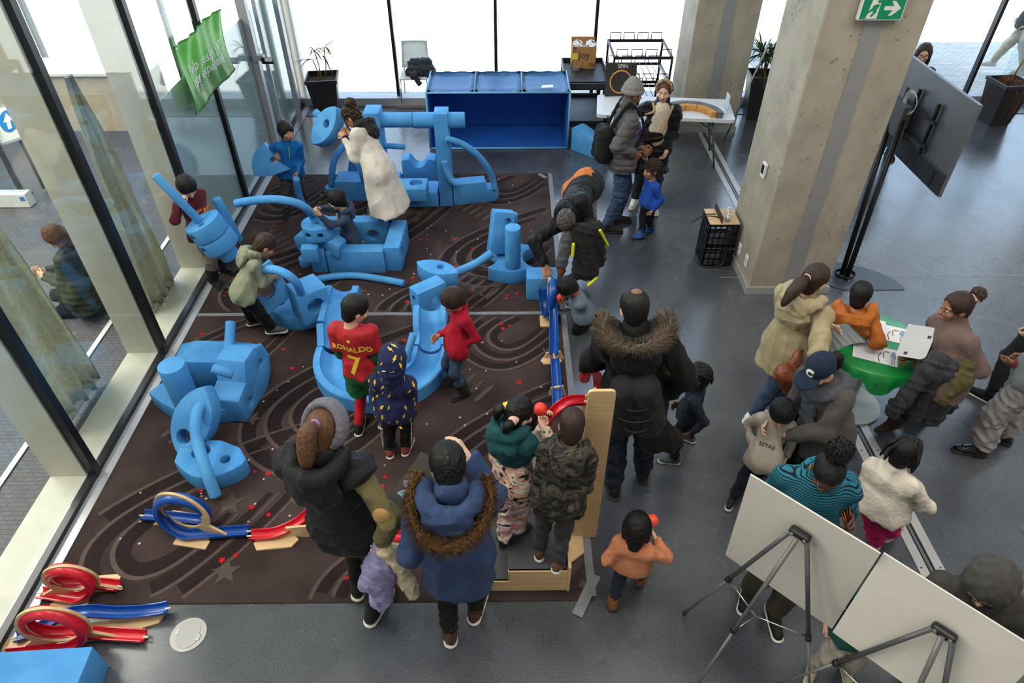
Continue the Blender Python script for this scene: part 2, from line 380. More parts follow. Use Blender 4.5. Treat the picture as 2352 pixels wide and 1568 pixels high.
# slab added out of view, only to shade the paving on the right
tag(box('trim_shade_slab', (7.4, BY + 1.55, 4.6), (11.5, 2.9, 0.25), M_WHITE), 'added slab out of view that shades the paving outside', kind='structure')
# ---------------------------------------------------------------- area lights added under the ceiling as ambient fill, no visible fittings
def fill_light(x, y, sx, sy, e, z=CEIL - 0.06):
 d = bpy.data.lights.new('ceiling_fill_light', 'AREA'); d.shape = 'RECTANGLE'; d.size = sx; d.size_y = sy; d.energy = e; d.color = (1.0, 0.93, 0.84)
 o = bpy.data.objects.new('ceiling_fill_light', d); COL.objects.link(o); o.location = (x, y, z); return o
LK = 1.0
for x in (-1.8, 2.4, 6.6):
 for y in (-2.6, 2.4):
  fill_light(x, y, 2.6, 2.6, (25 if y < 0 else 170) * LK)
fill_light(-8.7, 7.2, 2.2, 4.5, 800 * LK); fill_light(-8.7, 2.5, 2.2, 4.0, 700 * LK); fill_light(-7, -2.5, 2.5, 3, 250 * LK)  # added fill that brightens the side room behind the glass
# ================================================================ carpet
def m_carpet():
 m, n, l, b = nt('carpet_pile'); tc = n.new('ShaderNodeTexCoord')
 t = n.new('ShaderNodeTexNoise'); t.inputs['Scale'].default_value = 2.0; t.inputs['Detail'].default_value = 5; l.new(tc.outputs['Object'], t.inputs['Vector'])
 f = n.new('ShaderNodeTexNoise'); f.inputs['Scale'].default_value = 220; l.new(tc.outputs['Object'], f.inputs['Vector'])
 r = n.new('ShaderNodeValToRGB'); r.color_ramp.elements[0].position = 0.35; r.color_ramp.elements[1].position = 0.7
 r.color_ramp.elements[0].color = srgb(66, 54, 53); r.color_ramp.elements[1].color = srgb(88, 74, 72); l.new(t.outputs[0], r.inputs[0])
 mx = n.new('ShaderNodeMixRGB'); mx.blend_type = 'MULTIPLY'; mx.inputs[0].default_value = 0.5; l.new(r.outputs[0], mx.inputs[1]); l.new(f.outputs[0], mx.inputs[2])
 l.new(mx.outputs[0], b.inputs['Base Color']); b.inputs['Roughness'].default_value = 0.95; b.inputs['Specular IOR Level'].default_value = 0.1
 bp = n.new('ShaderNodeBump'); bp.inputs['Strength'].default_value = 0.5; bp.inputs['Distance'].default_value = 0.004; l.new(f.outputs[0], bp.inputs['Height']); l.new(bp.outputs[0], b.inputs['Normal'])
 return m
M_CARPET = m_carpet()
M_SWL = mat('carpet_light_yarn', (90, 77, 74), 0.95, 0.15, 40, spec=0.1); M_SWD = mat('carpet_dark_yarn', (45, 36, 36), 0.95, 0.15, 40, spec=0.1)
M_SWM = mat('carpet_mid_yarn', (86, 74, 71), 0.95, 0.15, 40, spec=0.1)
M_STR = mat('carpet_red_yarn', (196, 28, 36), 0.9, 0.1, 40, spec=0.1); M_STW = mat('carpet_white_yarn', (205, 196, 186), 0.9, 0.1, 40, spec=0.1)
M_TAPE = mat('duct_tape', (172, 174, 180), 0.4, 0.12, 14, bump=0.3, bscale=30)
CX0, CX1 = -3.27, 0.60; CY0 = P(700, 1385).y; CY1 = P(900, 401).y; CYM = P(900, 722).y
def star_pts(cx, cy, r, rot, k=0.42):
 return [(cx + (r if i % 2 == 0 else r * k) * math.cos(rot + i * math.pi / 5), cy + (r if i % 2 == 0 else r * k) * math.sin(rot + i * math.pi / 5)) for i in range(10)]
def carpet(name, label, y0, y1, x1a, x1b, seed):
 c = tag(empty(name, ((CX0 + x1a) / 2, (y0 + y1) / 2, 0), label, 'carpet', 'star patterned carpets'))
 bm = bmesh.new(); bm_prism(bm, [(CX0, y0), (x1a, y0), (x1b, y1), (CX0, y1)], 0.008, None)
 base = link('pile', bm_mesh(bm, 'pile'), None, M_CARPET); keep(base, c)
 rnd = random.Random(seed); Z = 0.0088
 L = bmesh.new(); D = bmesh.new(); Mi = bmesh.new()
 inside = lambda x, y: CX0 + 0.01 < x < (x1a + (x1b - x1a) * (y - y0) / (y1 - y0)) - 0.01 and y0 + 0.01 < y < y1 - 0.01
 def ribbon(bm, pts, w, z):
  prev = None
  for i in range(len(pts)):
   a = pts[max(i - 1, 0)]; b = pts[min(i + 1, len(pts) - 1)]
   dx, dy = b[0] - a[0], b[1] - a[1]; d = math.hypot(dx, dy) or 1
   ww = w * (0.35 + 0.65 * math.sin(math.pi * min(1, (i + 1) / len(pts))))
   p = pts[i]
   if not (inside(p[0] - dy / d * ww, p[1] + dx / d * ww) and inside(p[0] + dy / d * ww, p[1] - dx / d * ww)):
    prev = None; continue
   v = (bm.verts.new((p[0] - dy / d * ww / 2, p[1] + dx / d * ww / 2, z)), bm.verts.new((p[0] + dy / d * ww / 2, p[1] - dx / d * ww / 2, z)))
   if prev: bm.faces.new((prev[1], v[1], v[0], prev[0]))
   prev = v
 lay = [0.0]
 def motif(cx, cy, s, rot, n=4, flip=1):
  lay[0] += 0.00018; Z = 0.0088 + lay[0]
  ca, sa = math.cos(rot), math.sin(rot)
  for k in range(n):
   a = s * (1.05 - 0.24 * k); b = s * (0.48 - 0.12 * k)
   def loop(da, t0, t1, N=46):
    out = []
    for i in range(N + 1):
     t = t0 + (t1 - t0) * i / N
     r = 1 + 0.22 * math.cos(t)
     x = (a + da) * math.cos(t) * r; y = flip * (b + da) * math.sin(t) * (1.0 - 0.25 * math.cos(t))
     out.append((cx + ca * x - sa * y, cy + sa * x + ca * y))
    return out
   t0 = 0.35 + 0.25 * k; t1 = 5.6 - 0.2 * k
   ribbon(D, loop(-0.06 * s, t0, t1), 0.12 * s, Z)
   
   ribbon(L, loop(0, t0, t1), 0.036, Z + 0.0016)
  for k in range(3):                                   # straight comet tails
   off = (k - 1) * 0.13 * s; L0 = s * (1.15 + 0.2 * k)
   ribbon(L, [(cx + ca * x - sa * off, cy + sa * x + ca * off) for x in [L0 * (0.55 + 0.09 * q) for q in range(8)]], 0.036, Z + 0.0016)
 hgt = y1 - y0
 for (fx_, fy_, s, rot, fl) in ((0.20, 0.20, 1.15, 0.80, 1), (0.12, 0.80, 0.85, 0.9, -1), (0.46, 0.62, 1.2, 0.85, 1), (0.66, 0.06, 0.9, 0.7, -1), (0.84, 0.40, 1.05, 0.85, 1), (0.88, 0.92, 0.85, 0.75, 1)):
  motif(CX0 + fx_ * (x1a - CX0), y0 + fy_ * hgt, s, rot, 3, fl)
 for (fx_, fy_) in ((0.09, 0.5), (0.42, 0.36), (0.7, 0.72), (0.72, 0.2), (0.95, 0.1)):     # short parallel dashes
  for k in range(5):
   x = CX0 + fx_ * (x1a - CX0) + k * 0.085; y = y0 + fy_ * hgt - k * 0.075; e = 0.15
   ribbon(Mi if k % 2 else L, [(x + q * 0.04 - e / 2, y + q * 0.05 - e / 2) for q in range(5)], 0.05, Z + 0.0034)
 for bm, nm, m in ((D, 'dark_swirl_print', M_SWD), (Mi, 'brown_swirl_print', M_SWM), (L, 'light_swirl_print', M_SWL)):
  o = link(nm, bm_mesh(bm, nm), None, m); keep(o, c); o['kind'] = 'stuff'
 for nm, m, cnt, r0, r1, zz in (('taupe_star_print', M_SWM, 10, 0.07, 0.12, 0.0030), ('red_star_print', M_STR, 48, 0.016, 0.036, 0.0038), ('white_star_print', M_STW, 75, 0.010, 0.016, 0.0038)):
  bm = bmesh.new()
  for _ in range(int(cnt * hgt / 3.2)):
   x = rnd.uniform(CX0 + 0.15, x1a - 0.15); y = rnd.uniform(y0 + 0.15, y1 - 0.15); r = rnd.uniform(r0, r1)
   bm.faces.new([bm.verts.new((px, py, Z + zz)) for px, py in star_pts(x, y, r, rnd.uniform(0, 6.28))])
  o = link(nm, bm_mesh(bm, nm), None, m); keep(o, c); o['kind'] = 'stuff'
 return c
carpet('patterned_carpet', 'dark brown star and swirl carpet nearer the camera, below the tape line', CY0, CYM - 0.004, 0.60, 0.58, 3)
carpet('patterned_carpet', 'dark brown star and swirl carpet farther back, above the tape line', CYM + 0.004, CY1, 0.58, 0.60, 9)
def tape(label, pts, w, z=0.0112):
 bm = bmesh.new(); prev = None
 for i, p in enumerate(pts):
  a = pts[max(i - 1, 0)]; b = pts[min(i + 1, len(pts) - 1)]; d = (Vector(b) - Vector(a)).normalized(); nrm = Vector((-d.y, d.x, 0))
  q = Vector((p[0], p[1], z + 0.0015 * math.sin(i * 2.1)))
  v = (bm.verts.new(q + nrm * w / 2), bm.verts.new(q - nrm * w / 2))
  if prev: bm.faces.new((prev[0], prev[1], v[1], v[0]))
  prev = v
 bmesh.ops.solidify(bm, geom=bm.faces[:], thickness=0.0008)
 return tag(link('duct_tape_strip', bm_mesh(bm, 'tape'), None, M_TAPE), label, 'tape', 'silver tape holding the carpets')
lerp = lambda a, b, n: [tuple(Vector(a).lerp(Vector(b), i / n)) for i in range(n + 1)]
tape('long silver tape strip across the middle of the carpets', lerp((CX0, CYM, 0), (0.58, CYM, 0), 30), 0.05)
tape('silver tape strip along the right carpet edge, far half', lerp((0.59, CYM + 0.05, 0), (0.61, CY1, 0), 24), 0.06)
tape('silver tape strip along the right carpet edge, near half', lerp((0.585, CY0 + 0.03, 0), (0.59, CYM - 0.03, 0), 24), 0.06)
tape('short crumpled silver tape strip at the near right carpet corner', lerp(P(1325, 1415), P(1368, 1322), 6), 0.075, 0.013)
tape('short crumpled silver tape at the far right carpet corner', lerp(P(1238, 401), P(1254, 410), 4), 0.06, 0.013)

# ================================================================ blue foam building blocks
def m_foam():
 m, n, l, b = nt('blue_foam'); tc = n.new('ShaderNodeTexCoord')
 t = n.new('ShaderNodeTexNoise'); t.inputs['Scale'].default_value = 4.5; t.inputs['Detail'].default_value = 5; t.inputs['Roughness'].default_value = 0.6; l.new(tc.outputs['Object'], t.inputs['Vector'])
 f = n.new('ShaderNodeTexNoise'); f.inputs['Scale'].default_value = 160; l.new(tc.outputs['Object'], f.inputs['Vector'])
 r = n.new('ShaderNodeValToRGB'); r.color_ramp.elements[0].position = 0.3; r.color_ramp.elements[1].position = 0.72
 r.color_ramp.elements[0].color = srgb(64, 141, 208); r.color_ramp.elements[1].color = srgb(90, 163, 222); l.new(t.outputs[0], r.inputs[0])
 l.new(r.outputs[0], b.inputs['Base Color']); b.inputs['Roughness'].default_value = 0.62; b.inputs['Specular IOR Level'].default_value = 0.3
 bp = n.new('ShaderNodeBump'); bp.inputs['Strength'].default_value = 0.2; bp.inputs['Distance'].default_value = 0.003; l.new(f.outputs[0], bp.inputs['Height']); l.new(bp.outputs[0], b.inputs['Normal'])
 return m
M_FOAM = m_foam()
CZ = 0.009       # top of the carpet
FG = 'blue foam building blocks'; NG = 'blue foam noodles'
def foam_prism(label, outline, thick, M, holes=(), cross=(), name='foam_block', bevel=0.012):
 return tag(prism(name, outline, thick, M, M_FOAM, None, holes, bevel, cross), label, 'foam block', FG)
def foam_box(label, base, ang, sx, sy, sz, cross=(), tilt=None, name='foam_block'):
 """base: centre of the foot; ang: turn about the vertical in degrees"""
 M = Matrix.Translation(base) @ Matrix.Rotation(math.radians(ang), 4, 'Z')
 if tilt is not None: M = M @ tilt
 o = [(-sx / 2, -sy / 2), (sx / 2, -sy / 2), (sx / 2, sy / 2), (-sx / 2, sy / 2)]
 return foam_prism(label, o, sz, M, (), cross, name)
def noodle(label, pts, r=0.036, sp=True, n=14):
 return tag(tube('foam_noodle', spline(pts, 8) if sp else pts, r, M_FOAM, None, n, 0.008), label, 'foam noodle', NG)
def foam_cyl(label, a, b, r, holes=(), name='foam_cylinder'):
 a = Vector(a); b = Vector(b); z = (b - a); h = z.length
 q = (Matrix.Identity(4) if abs(z.x) + abs(z.y) < 0.05 else z.to_track_quat('Z', 'Y').to_matrix().to_4x4()); q.translation = a
 return foam_prism(label, arc(0, 0, r, 0, 360 - 360 / 32, 31), h, q, (), holes, name, 0.01)
def lens(w, h, n=14):
 """pointed leaf outline, w long (x), h wide (y)"""
 R = (w * w / 4 + h * h / 4) / h; a = math.asin(w / 2 / R)
 top = [(R * math.sin(-a + 2 * a * i / n), R * math.cos(-a + 2 * a * i / n) - R + h / 2) for i in range(n + 1)]
 bot = [(-x, -y) for x, y in top]
 return list(reversed(top + bot[1:-1]))
Y = Vector((0, 1, 0)); X = Vector((1, 0, 0)); Z = Vector((0, 0, 1))
def hz(u, v, y): return PY(u, v, y).z

# ---- gantry at the far carpet edge
b = P(1026, 474, CZ); ytop = b.y
zt = hz(1022, 262, b.y)
foam_box('tall blue foam post carrying the right end of the long foam tubes', (b.x, b.y + 0.12, CZ), 0, 0.17, 0.24, zt - CZ, name='foam_post')
zb = zt - 0.12
p2 = PY(850, 256, b.y)
foam_box('blue foam post top behind the white coat, carrying the left tube end', (p2.x, b.y + 0.14, CZ), 0, 0.19, 0.28, zt - CZ + 0.01, name='foam_post')
ta = PY(868, 271, b.y - 0.0); tb = PY(945, 271, b.y); tc_ = PY(1066, 270, b.y)
foam_cyl('left of the two horizontal blue foam tubes on the posts', (ta.x - 0.02, b.y + 0.12, zb), (tb.x, b.y + 0.12, zb), 0.088, name='foam_tube')
foam_cyl('right horizontal blue foam tube, poking out past the tall post', (tb.x + 0.003, b.y + 0.12, zb - 0.004), (tc_.x, b.y + 0.12, zb - 0.004), 0.094, name='foam_tube')
a0 = P(1043, 472, CZ); a1 = P(1146, 462, CZ); ww = (a1 - a0).length
hb = hz(1043, 425, a0.y) - CZ
M = frame(a0, a1 - a0, Z)           # x along the block, y up, z towards the camera
M = M @ Matrix.Translation((0, 0, -0.19))
foam_prism('blue foam boot-shaped block with a low rounded toe', [(0, 0), (ww - 0.05, 0), (ww, 0.05), (ww, 0.15), (ww - 0.04, 0.19), (ww - 0.16, 0.19), (ww - 0.16, hb), (0, hb)], 0.19, M)
toe = P(1137, 436, 0.20)
pA = PY(1024, 318, b.y - 0.05)
noodle('curved blue foam noodle arching from the tall post down to the boot block', [pA, PY(1060, 330, b.y - 0.02), PY(1092, 352, b.y), PY(1118, 382, b.y + 0.04), PY(1132, 412, toe.y + 0.03), (toe.x, toe.y + 0.03, 0.20)], 0.04)
noodle('short bent blue foam noodle from the tall post to the boot block top', [PY(1020, 370, b.y - 0.04), PY(1026, 390, b.y - 0.05), PY(1036, 412, b.y - 0.08), PY(1052, 424, b.y - 0.10)], 0.042)
c0 = P(905, 476, CZ); c1 = P(1008, 474, CZ)
foam_box('low wide blue foam slab under the stepped block beside the post', ((c0.x + c1.x) / 2 - 0.06, c0.y + 0.16, CZ), 1, c1.x - c0.x + 0.12, 0.32, 0.21)
zs = 0.22
s0 = P(945, 460, zs)
foam_box('blue foam block with a round recess on top, resting on the slab', (s0.x, s0.y + 0.12, zs), 0, 0.40, 0.30, 0.17, cross=(((0.06, 0.02, 0.17), (0, 0, 1), 0.085, 0.10),))
# saddle shaped roller behind
sd = P(963, 432, CZ)
prof = [(-0.28, 0.0), (0.28, 0.0)] + [(0.28, 0.28)] + arc(0.20, 0.30, 0.08, 0, 150, 6) + arc(0, 0.33, 0.115, -10, -170, 10) + arc(-0.20, 0.30, 0.08, 30, 180, 6) + [(-0.28, 0.28)]
prof = [(-0.28, 0), (-0.14, 0), (-0.14, 0.06), (0.14, 0.06), (0.14, 0), (0.28, 0), (0.28, 0.36), (0.16, 0.38)] + arc(0, 0.37, 0.125, 0, -180, 10)[1:-1] + [(-0.16, 0.38), (-0.28, 0.36)]
foam_prism('blue foam saddle block with a scooped top behind the slab', [(x * 0.82, y * 0.9) for x, y in prof], 0.22, frame((sd.x, sd.y + 0.38, CZ), X, Z) )
d0 = P(776, 463, CZ); d1 = P(920, 466, CZ)
foam_box('long blue foam box behind the white coat hem', ((d0.x + d1.x) / 2, d0.y + 0.15, CZ), -1, d1.x - d0.x, 0.30, hz(776, 418, d0.y) - CZ)
w0 = P(790, 440, CZ)
foam_prism('blue foam wedge leaning on the long box left of the white coat', [(0, 0), (0.42, 0), (0.30, 0.46), (0.12, 0.42)], 0.28, frame((w0.x - 0.02, w0.y + 0.55, CZ), X, Z))
e0 = P(826, 408, 0.40)
foam_box('small tilted blue foam block balanced on the wedge', (w0.x + 0.20, w0.y + 0.42, 0.45), 20, 0.22, 0.2, 0.2, tilt=Matrix.Rotation(math.radians(-22), 4, 'Y'))
rg = P(764, 445, CZ)
foam_cyl('squat blue foam ring block at the foot of the upright noodle', (rg.x, rg.y, CZ), (rg.x, rg.y, 0.12), 0.085)
noodle('upright curved blue foam noodle beside the white coat sleeve', [(rg.x, rg.y, 0.10), PY(762, 405, rg.y), PY(766, 375, rg.y + 0.02), PY(776, 352, rg.y + 0.05), PY(792, 332, rg.y + 0.1)], 0.042)
noodle('blue foam noodle sticking out behind the white coat', [(p2.x, b.y + 0.12, 0.80), (PY(930, 337, b.y + 0.1).x, b.y + 0.1, PY(930, 337, b.y + 0.1).z)], 0.036, False)
noodle('straight blue foam noodle standing behind the coat front', [P(838, 420, 0.3), P(822, 372, 0.62)], 0.04, False)

# ---- fort with robot front
f0 = P(757, 628, CZ); f1 = P(887, 626, CZ); hF = hz(752, 578, f0.y) - CZ
foam_box('long blue foam box forming the near wall of the fort', ((f0.x + f1.x) / 2, f0.y + 0.08, CZ), 0, f1.x - f0.x, 0.16, hF, name='foam_box')
g0 = P(890, 624, CZ); g1 = P(921, 624, CZ); hG = hz(890, 570, g0.y) - CZ
foam_box('blue foam box forming the right end wall of the fort', ((g0.x + g1.x) / 2 + 0.01, g0.y + 0.31, CZ), -2, 0.18, 0.60, hG, cross=(((0, -0.16, hG * 0.5), (1, 0, 0), 0.07, 0.5), ((0, 0.2, hG * 0.6), (1, 0, 0), 0.04, 0.5)), name='foam_box')
h0 = P(822, 556, CZ); hH = hz(870, 515, P(870, 560, CZ).y) - CZ
k0 = P(805, 562, CZ); k1 = P(893, 558, CZ)
foam_box('blue foam box with a round hole forming the far wall of the fort', ((k0.x + k1.x) / 2 - 0.1, 6.99, CZ), 2, k1.x - k0.x + 0.25, 0.16, 0.35, cross=(((0.17, 0, 0.17), (0, 1, 0), 0.075, 0.6),), name='foam_box')
r0 = P(719, 626, CZ); r1 = P(754, 629, CZ); hR = hF + 0.02
foam_box('upright blue foam box forming the robot body at the fort corner', ((r0.x + r1.x) / 2, r0.y + 0.12, CZ), 0, r1.x - r0.x, 0.24, hR, name='foam_box')
zr = CZ + hR
rc = P(738, 560, zr); rcx = (r0.x + r1.x) / 2 + 0.05; rcy = r0.y + 0.16
U = [(-0.30, 0), (-0.17, 0), (-0.15, 0.10)] + arc(0, 0.16, 0.1, 220, 320, 4) + [(0.15, 0.10), (0.17, 0), (0.30, 0), (0.30, 0.20), (0.24, 0.24), (-0.24, 0.24), (-0.30, 0.20)]
foam_prism('blue foam arch block forming the robot shoulders', [(-0.27, -0.10), (-0.15, -0.10), (-0.11, 0.0), (0.11, 0.0), (0.15, -0.10), (0.27, -0.10), (0.29, 0.06), (0.22, 0.10), (-0.22, 0.10), (-0.29, 0.06)], 0.17, frame((rcx + 0.01, rcy + 0.04, zr + 0.002), X, Z) @ Matrix.Rotation(-0.35, 4, 'Y'))
foam_box('small blue foam block forming the robot chest', (rcx - 0.09, rcy - 0.235, zr - 0.09), 4, 0.18, 0.12, 0.18)
rh = Vector((rcx - 0.01, rcy - 0.05, zr + 0.115))
foam_cyl('blue foam drum with two eye holes forming the robot head', rh, rh + Vector((0, 0, 0.165)), 0.17,
         holes=(((-0.075, -0.13, 0.085), (0, -1, 0), 0.034, 0.16), ((0.055, -0.13, 0.085), (0, -1, 0), 0.034, 0.16)))
sd = P(704, 607, CZ)
foam_cyl('short blue foam disc lying beside the robot', (sd.x, sd.y, CZ), (sd.x, sd.y, 0.11), 0.075)
nt0 = rh + Vector((-0.01, 0.0, 0.155))
noodle('long curved blue foam noodle held by the boy in the fort', [P(541, 467, 1.0), P(585, 460, 1.05), P(635, 458, 1.05), P(680, 466, 0.99), P(705, 480, 0.88), nt0 + Vector((-0.02, 0, 0.10)), nt0], 0.043)
noodle('long gently curved blue foam noodle lying on the carpet in front of the fort', [P(715, 645, 0.05), P(760, 636, 0.05), P(815, 633, 0.05), P(870, 640, 0.05), P(929, 651, 0.05)], 0.04)

# ---- held block and block on a boat-shaped base, noodle arching over
hbk = P(628, 650, 0.42)
hm = frame(P(628, 690, 0.30), Vector((0.75, 0.55, 0.35)), Vector((-0.45, 0.25, 0.85)))
S = 0.40
foam_prism('square blue foam block with a large round hole held by the boy in green', [(-S/2, -0.05), (S/2, -0.05), (S/2, S - 0.05), (-S/2, S - 0.05)], 0.18, hm, holes=((0.0, S / 2 - 0.04, 0.095),))
bt = P(690, 738, CZ)
boat = [(-0.34, 0.05)] + [(-0.34 + 0.68 * i / 12, -0.20 * math.sin(math.pi * i / 12) ** 0.8 + 0.03) for i in range(1, 12)] + [(0.34, 0.05), (0.30, 0.14), (0.0, 0.20), (-0.28, 0.16)]
MB = Matrix.Translation((bt.x - 0.02, bt.y + 0.02, CZ)) @ Matrix.Rotation(math.radians(-8), 4, 'Z')
foam_prism('half-round blue foam base block under the holed cube', boat, 0.17, MB, holes=((-0.19, 0.06, 0.045),))
cb = P(712, 728, 0.18)
foam_box('blue foam cube with a large side hole standing on the half-round base', (cb.x + 0.02, cb.y + 0.05, 0.18), 38, 0.30, 0.30, 0.36, cross=(((0.0, 0, 0.19), (0, 1, 0), 0.09, 0.6),))
npt = P(692, 672, 0.54)
noodle('curved blue foam noodle arching out of the holed cube', [P(590, 622, 0.78), P(622, 618, 0.86), P(655, 628, 0.86), P(680, 648, 0.76), P(690, 670, 0.58), (npt.x, npt.y, 0.50)], 0.042)

# ---- ball run: channels with a half-round groove
def channel(label, pts, w=0.33, h=0.17, g=0.105, flat=False):
 pts = [Vector(p) for p in pts]; bm = bmesh.new(); rings = []
 e = 0.012
 prof = [(-w/2 + e, -h), (-w/2, -h + e), (-w/2, -e), (-w/2 + e, 0)] + [(-g - e, 0)] + [(g * math.cos(a), -g * math.sin(a) * 0.95) for a in [math.pi - math.pi * i / 12 for i in range(13)]] + [(g + e, 0), (w/2 - e, 0), (w/2, -e), (w/2, -h + e), (w/2 - e, -h)]
 for i, p in enumerate(pts):
  a = pts[max(i - 1, 0)]; b = pts[min(i + 1, len(pts) - 1)]; t = (b - a).normalized(); s = t.cross(Z).normalized(); u = s.cross(t)
  rings.append([bm.verts.new(p + s * x + u * y) for x, y in prof])
 n = len(prof)
 for i in range(len(rings) - 1):
  for j in range(n): bm.faces.new((rings[i][j], rings[i][(j + 1) % n], rings[i + 1][(j + 1) % n], rings[i + 1][j]))
 bm.faces.new(list(reversed(rings[0]))); bm.faces.new(rings[-1])
 bmesh.ops.recalc_face_normals(bm, faces=bm.faces)
 me = bm_mesh(bm, 'chan'); o = link('foam_channel', me, None, M_FOAM); smooth_by_angle(me, 35)
 return tag(o, label, 'foam channel', 'blue foam ball run')
uc = Vector((-1.20, 4.83, 0.17)); Rm = 0.455
up_ = [(uc.x - Rm * math.cos(math.pi * i / 24), uc.y - Rm * math.sin(math.pi * i / 24), 0.18) for i in range(25)]
uL = Vector(up_[0]); uR = Vector(up_[-1])
channel('curved blue foam trough bending round in a half circle', [(uL.x, uL.y + 0.10, 0.18)] + up_ + [(uR.x, uR.y + 0.10, 0.18)], 0.36, 0.17, 0.115)
l0 = Vector((uL.x, uL.y + 0.115, 0.19)); l1 = P(768, 745, 0.28); l2 = P(786, 655, 0.42)
channel('left lower blue foam channel sloping into the trough', [l0.lerp(l1, i / 8) + Vector((0, 0, 0.03 * (i / 8) ** 2 - 0.0)) for i in range(9)], 0.34)
q0 = l1 + Vector((0.0, 0.012, 0.034))
channel('left upper blue foam channel at the far end of the run', [q0.lerp(l2, i / 8) for i in range(9)], 0.34)
q1 = Vector((uR.x, uR.y + 0.115, 0.19)); q2 = P(988, 700, 0.38)
rp = bezier(q1, q1 + Vector((0.0, 0.25, 0.0)), q2 + Vector((0.0, -0.30, -0.06)), q2, 12)
channel('right blue foam channel curving steeply down into the trough', rp, 0.33, 0.17, 0.105)
bx = Vector((-0.80, 5.34, CZ))
foam_box('tall blue foam box with holes propping up the steep channel', (bx.x + 0.0, bx.y + 0.22, CZ), 38, 0.34, 0.17, 0.44, cross=(((0.05, 0, 0.24), (0, 1, 0), 0.085, 0.6), ((-0.1, 0, 0.34), (1, 0, 0), 0.036, 0.4)))
lf = P(1004, 628, 0.36)
foam_prism('leaf-shaped blue foam block with a round hole behind the tall box', lens(0.50, 0.24), 0.17, Matrix.Translation((lf.x, lf.y + 0.04, 0.25)) @ Matrix.Rotation(math.radians(-25), 4, 'Z'), holes=((0.03, 0.02, 0.036),))
foam_box('blue foam block propping up the leaf-shaped block', (lf.x, lf.y + 0.08, CZ), 10, 0.2, 0.2, 0.238)
noodle('blue foam noodle running from the leaf block up to the hourglass base', [P(1024, 634, 0.33), P(1060, 620, 0.28), P(1095, 604, 0.29), P(1130, 580, 0.38)], 0.045)
noodle('short straight blue foam noodle leaning inside the trough', [P(930, 835, 0.16), P(950, 765, 0.40)], 0.036, False)

# ---- hourglass tower
hg = P(1172, 625, CZ)
hgo = [(-0.24, -0.22)] + [(-0.24 + 0.48 * i / 8, -0.22 - 0.07 * math.sin(math.pi * i / 8)) for i in range(1, 8)] + [(0.24, -0.22)] + arc(0.36, 0, 0.22, 240, 120, 8) + [(0.27, 0.24), (0.0, 0.31), (-0.27, 0.24)] + arc(-0.36, 0, 0.22, 60, -60, 8)
foam_prism('hourglass-shaped blue foam base block under the foam cylinder', hgo, 0.17, Matrix.Translation((hg.x + 0.0, hg.y + 0.06, CZ)))
cy0 = P(1178, 618, 0.18)
foam_cyl('upright blue foam cylinder standing on the hourglass base', (cy0.x, cy0.y + 0.06, 0.181), (cy0.x + 0.01, cy0.y + 0.06, 0.68), 0.085)
tl = P(1140, 590, 0.18)
foam_box('tilted flat blue foam block leaning against the foam cylinder', (tl.x + 0.02, tl.y + 0.05, 0.21), 14, 0.24, 0.15, 0.48, cross=(((0.04, 0, 0.38), (0, 1, 0), 0.04, 0.5),), tilt=Matrix.Rotation(math.radians(12), 4, 'Y') @ Matrix.Rotation(math.radians(-14), 4, 'X'))
noodle('short straight blue foam noodle standing behind the tilted block', [P(1182, 560, 0.18), P(1182, 490, 0.62)], 0.036, False)
ch = P(1244, 690, CZ); hC = hz(1244, 640, ch.y) - CZ
foam_box('blue foam cube with a round front hole under the bending man\'s hand', (ch.x, ch.y + 0.11, CZ), 0, 0.33, 0.22, hC, cross=(((0.03, 0, hC * 0.42), (0, 1, 0), 0.075, 0.6),))

# ---- vehicle on the near left
v0 = P(430, 950, CZ)
wing = [(-0.42, -0.10)] + [(-0.42 + 0.84 * i / 12, -0.10 - 0.13 * math.sin(math.pi * i / 12)) for i in range(1, 12)] + [(0.42, -0.10), (0.36, 0.10)] + [(0.36 - 0.72 * i / 8, 0.10 - 0.05 * math.sin(math.pi * i / 8)) for i in range(1, 8)] + [(-0.36, 0.10)]
foam_prism('low blue foam base block under the thick foam cylinder, near the window', wing, 0.17, Matrix.Translation((v0.x + 0.10, v0.y + 0.10, CZ)) @ Matrix.Rotation(math.radians(-14), 4, 'Z'))
c0 = P(430, 922, 0.18); c1 = P(396, 838, 0.62)
foam_cyl('thick blue foam cylinder standing near the window, leaning a little', c0, Vector((c0.x - 0.02, c0.y + 0.02, 0.62)), 0.11)
s0 = P(470, 905, CZ)
seat = [(-0.30, -0.16), (0.30, -0.16), (0.34, 0.18), (0.10, 0.26), (-0.14, 0.24), (-0.32, 0.16)]
foam_prism('broad curved blue foam seat block behind the foam cylinder', [(-0.20, 0), (0.26, 0), (0.28, 0.26), (0.16, 0.34), (-0.08, 0.35), (-0.24, 0.31), (-0.17, 0.19)], 0.30, frame((s0.x + 0.0, s0.y + 0.36, CZ), X, Z))
d0 = P(546, 972, CZ)
Dsh = [(0, 0), (0, 0.62)] + [(0.05, 0.64)] + [(0.05 + 0.34 * math.sin(math.pi * i / 14) ** 0.9, 0.64 - 0.64 * i / 14) for i in range(1, 14)] + [(0.05, 0.0)]
Dm = frame((d0.x - 0.22, d0.y + 0.05, CZ), Vector((0.86, 0.0, 0.5)), Vector((-0.1, 1.0, 0.15)))
DD = [(-0.02, 0.0), (0.18, -0.02)] + [(0.18 + 0.17 * math.sin(math.pi * (i / 12)), -0.02 + 0.60 * i / 12) for i in range(1, 12)] + [(0.16, 0.60), (-0.02, 0.50)]
BL = [(0, 0), (0.26, -0.03), (0.36, 0.08), (0.42, 0.26), (0.40, 0.46), (0.30, 0.58), (0.02, 0.60), (0.0, 0.42), (-0.12, 0.36), (-0.12, 0.22)]
dd = P(527, 975, CZ)
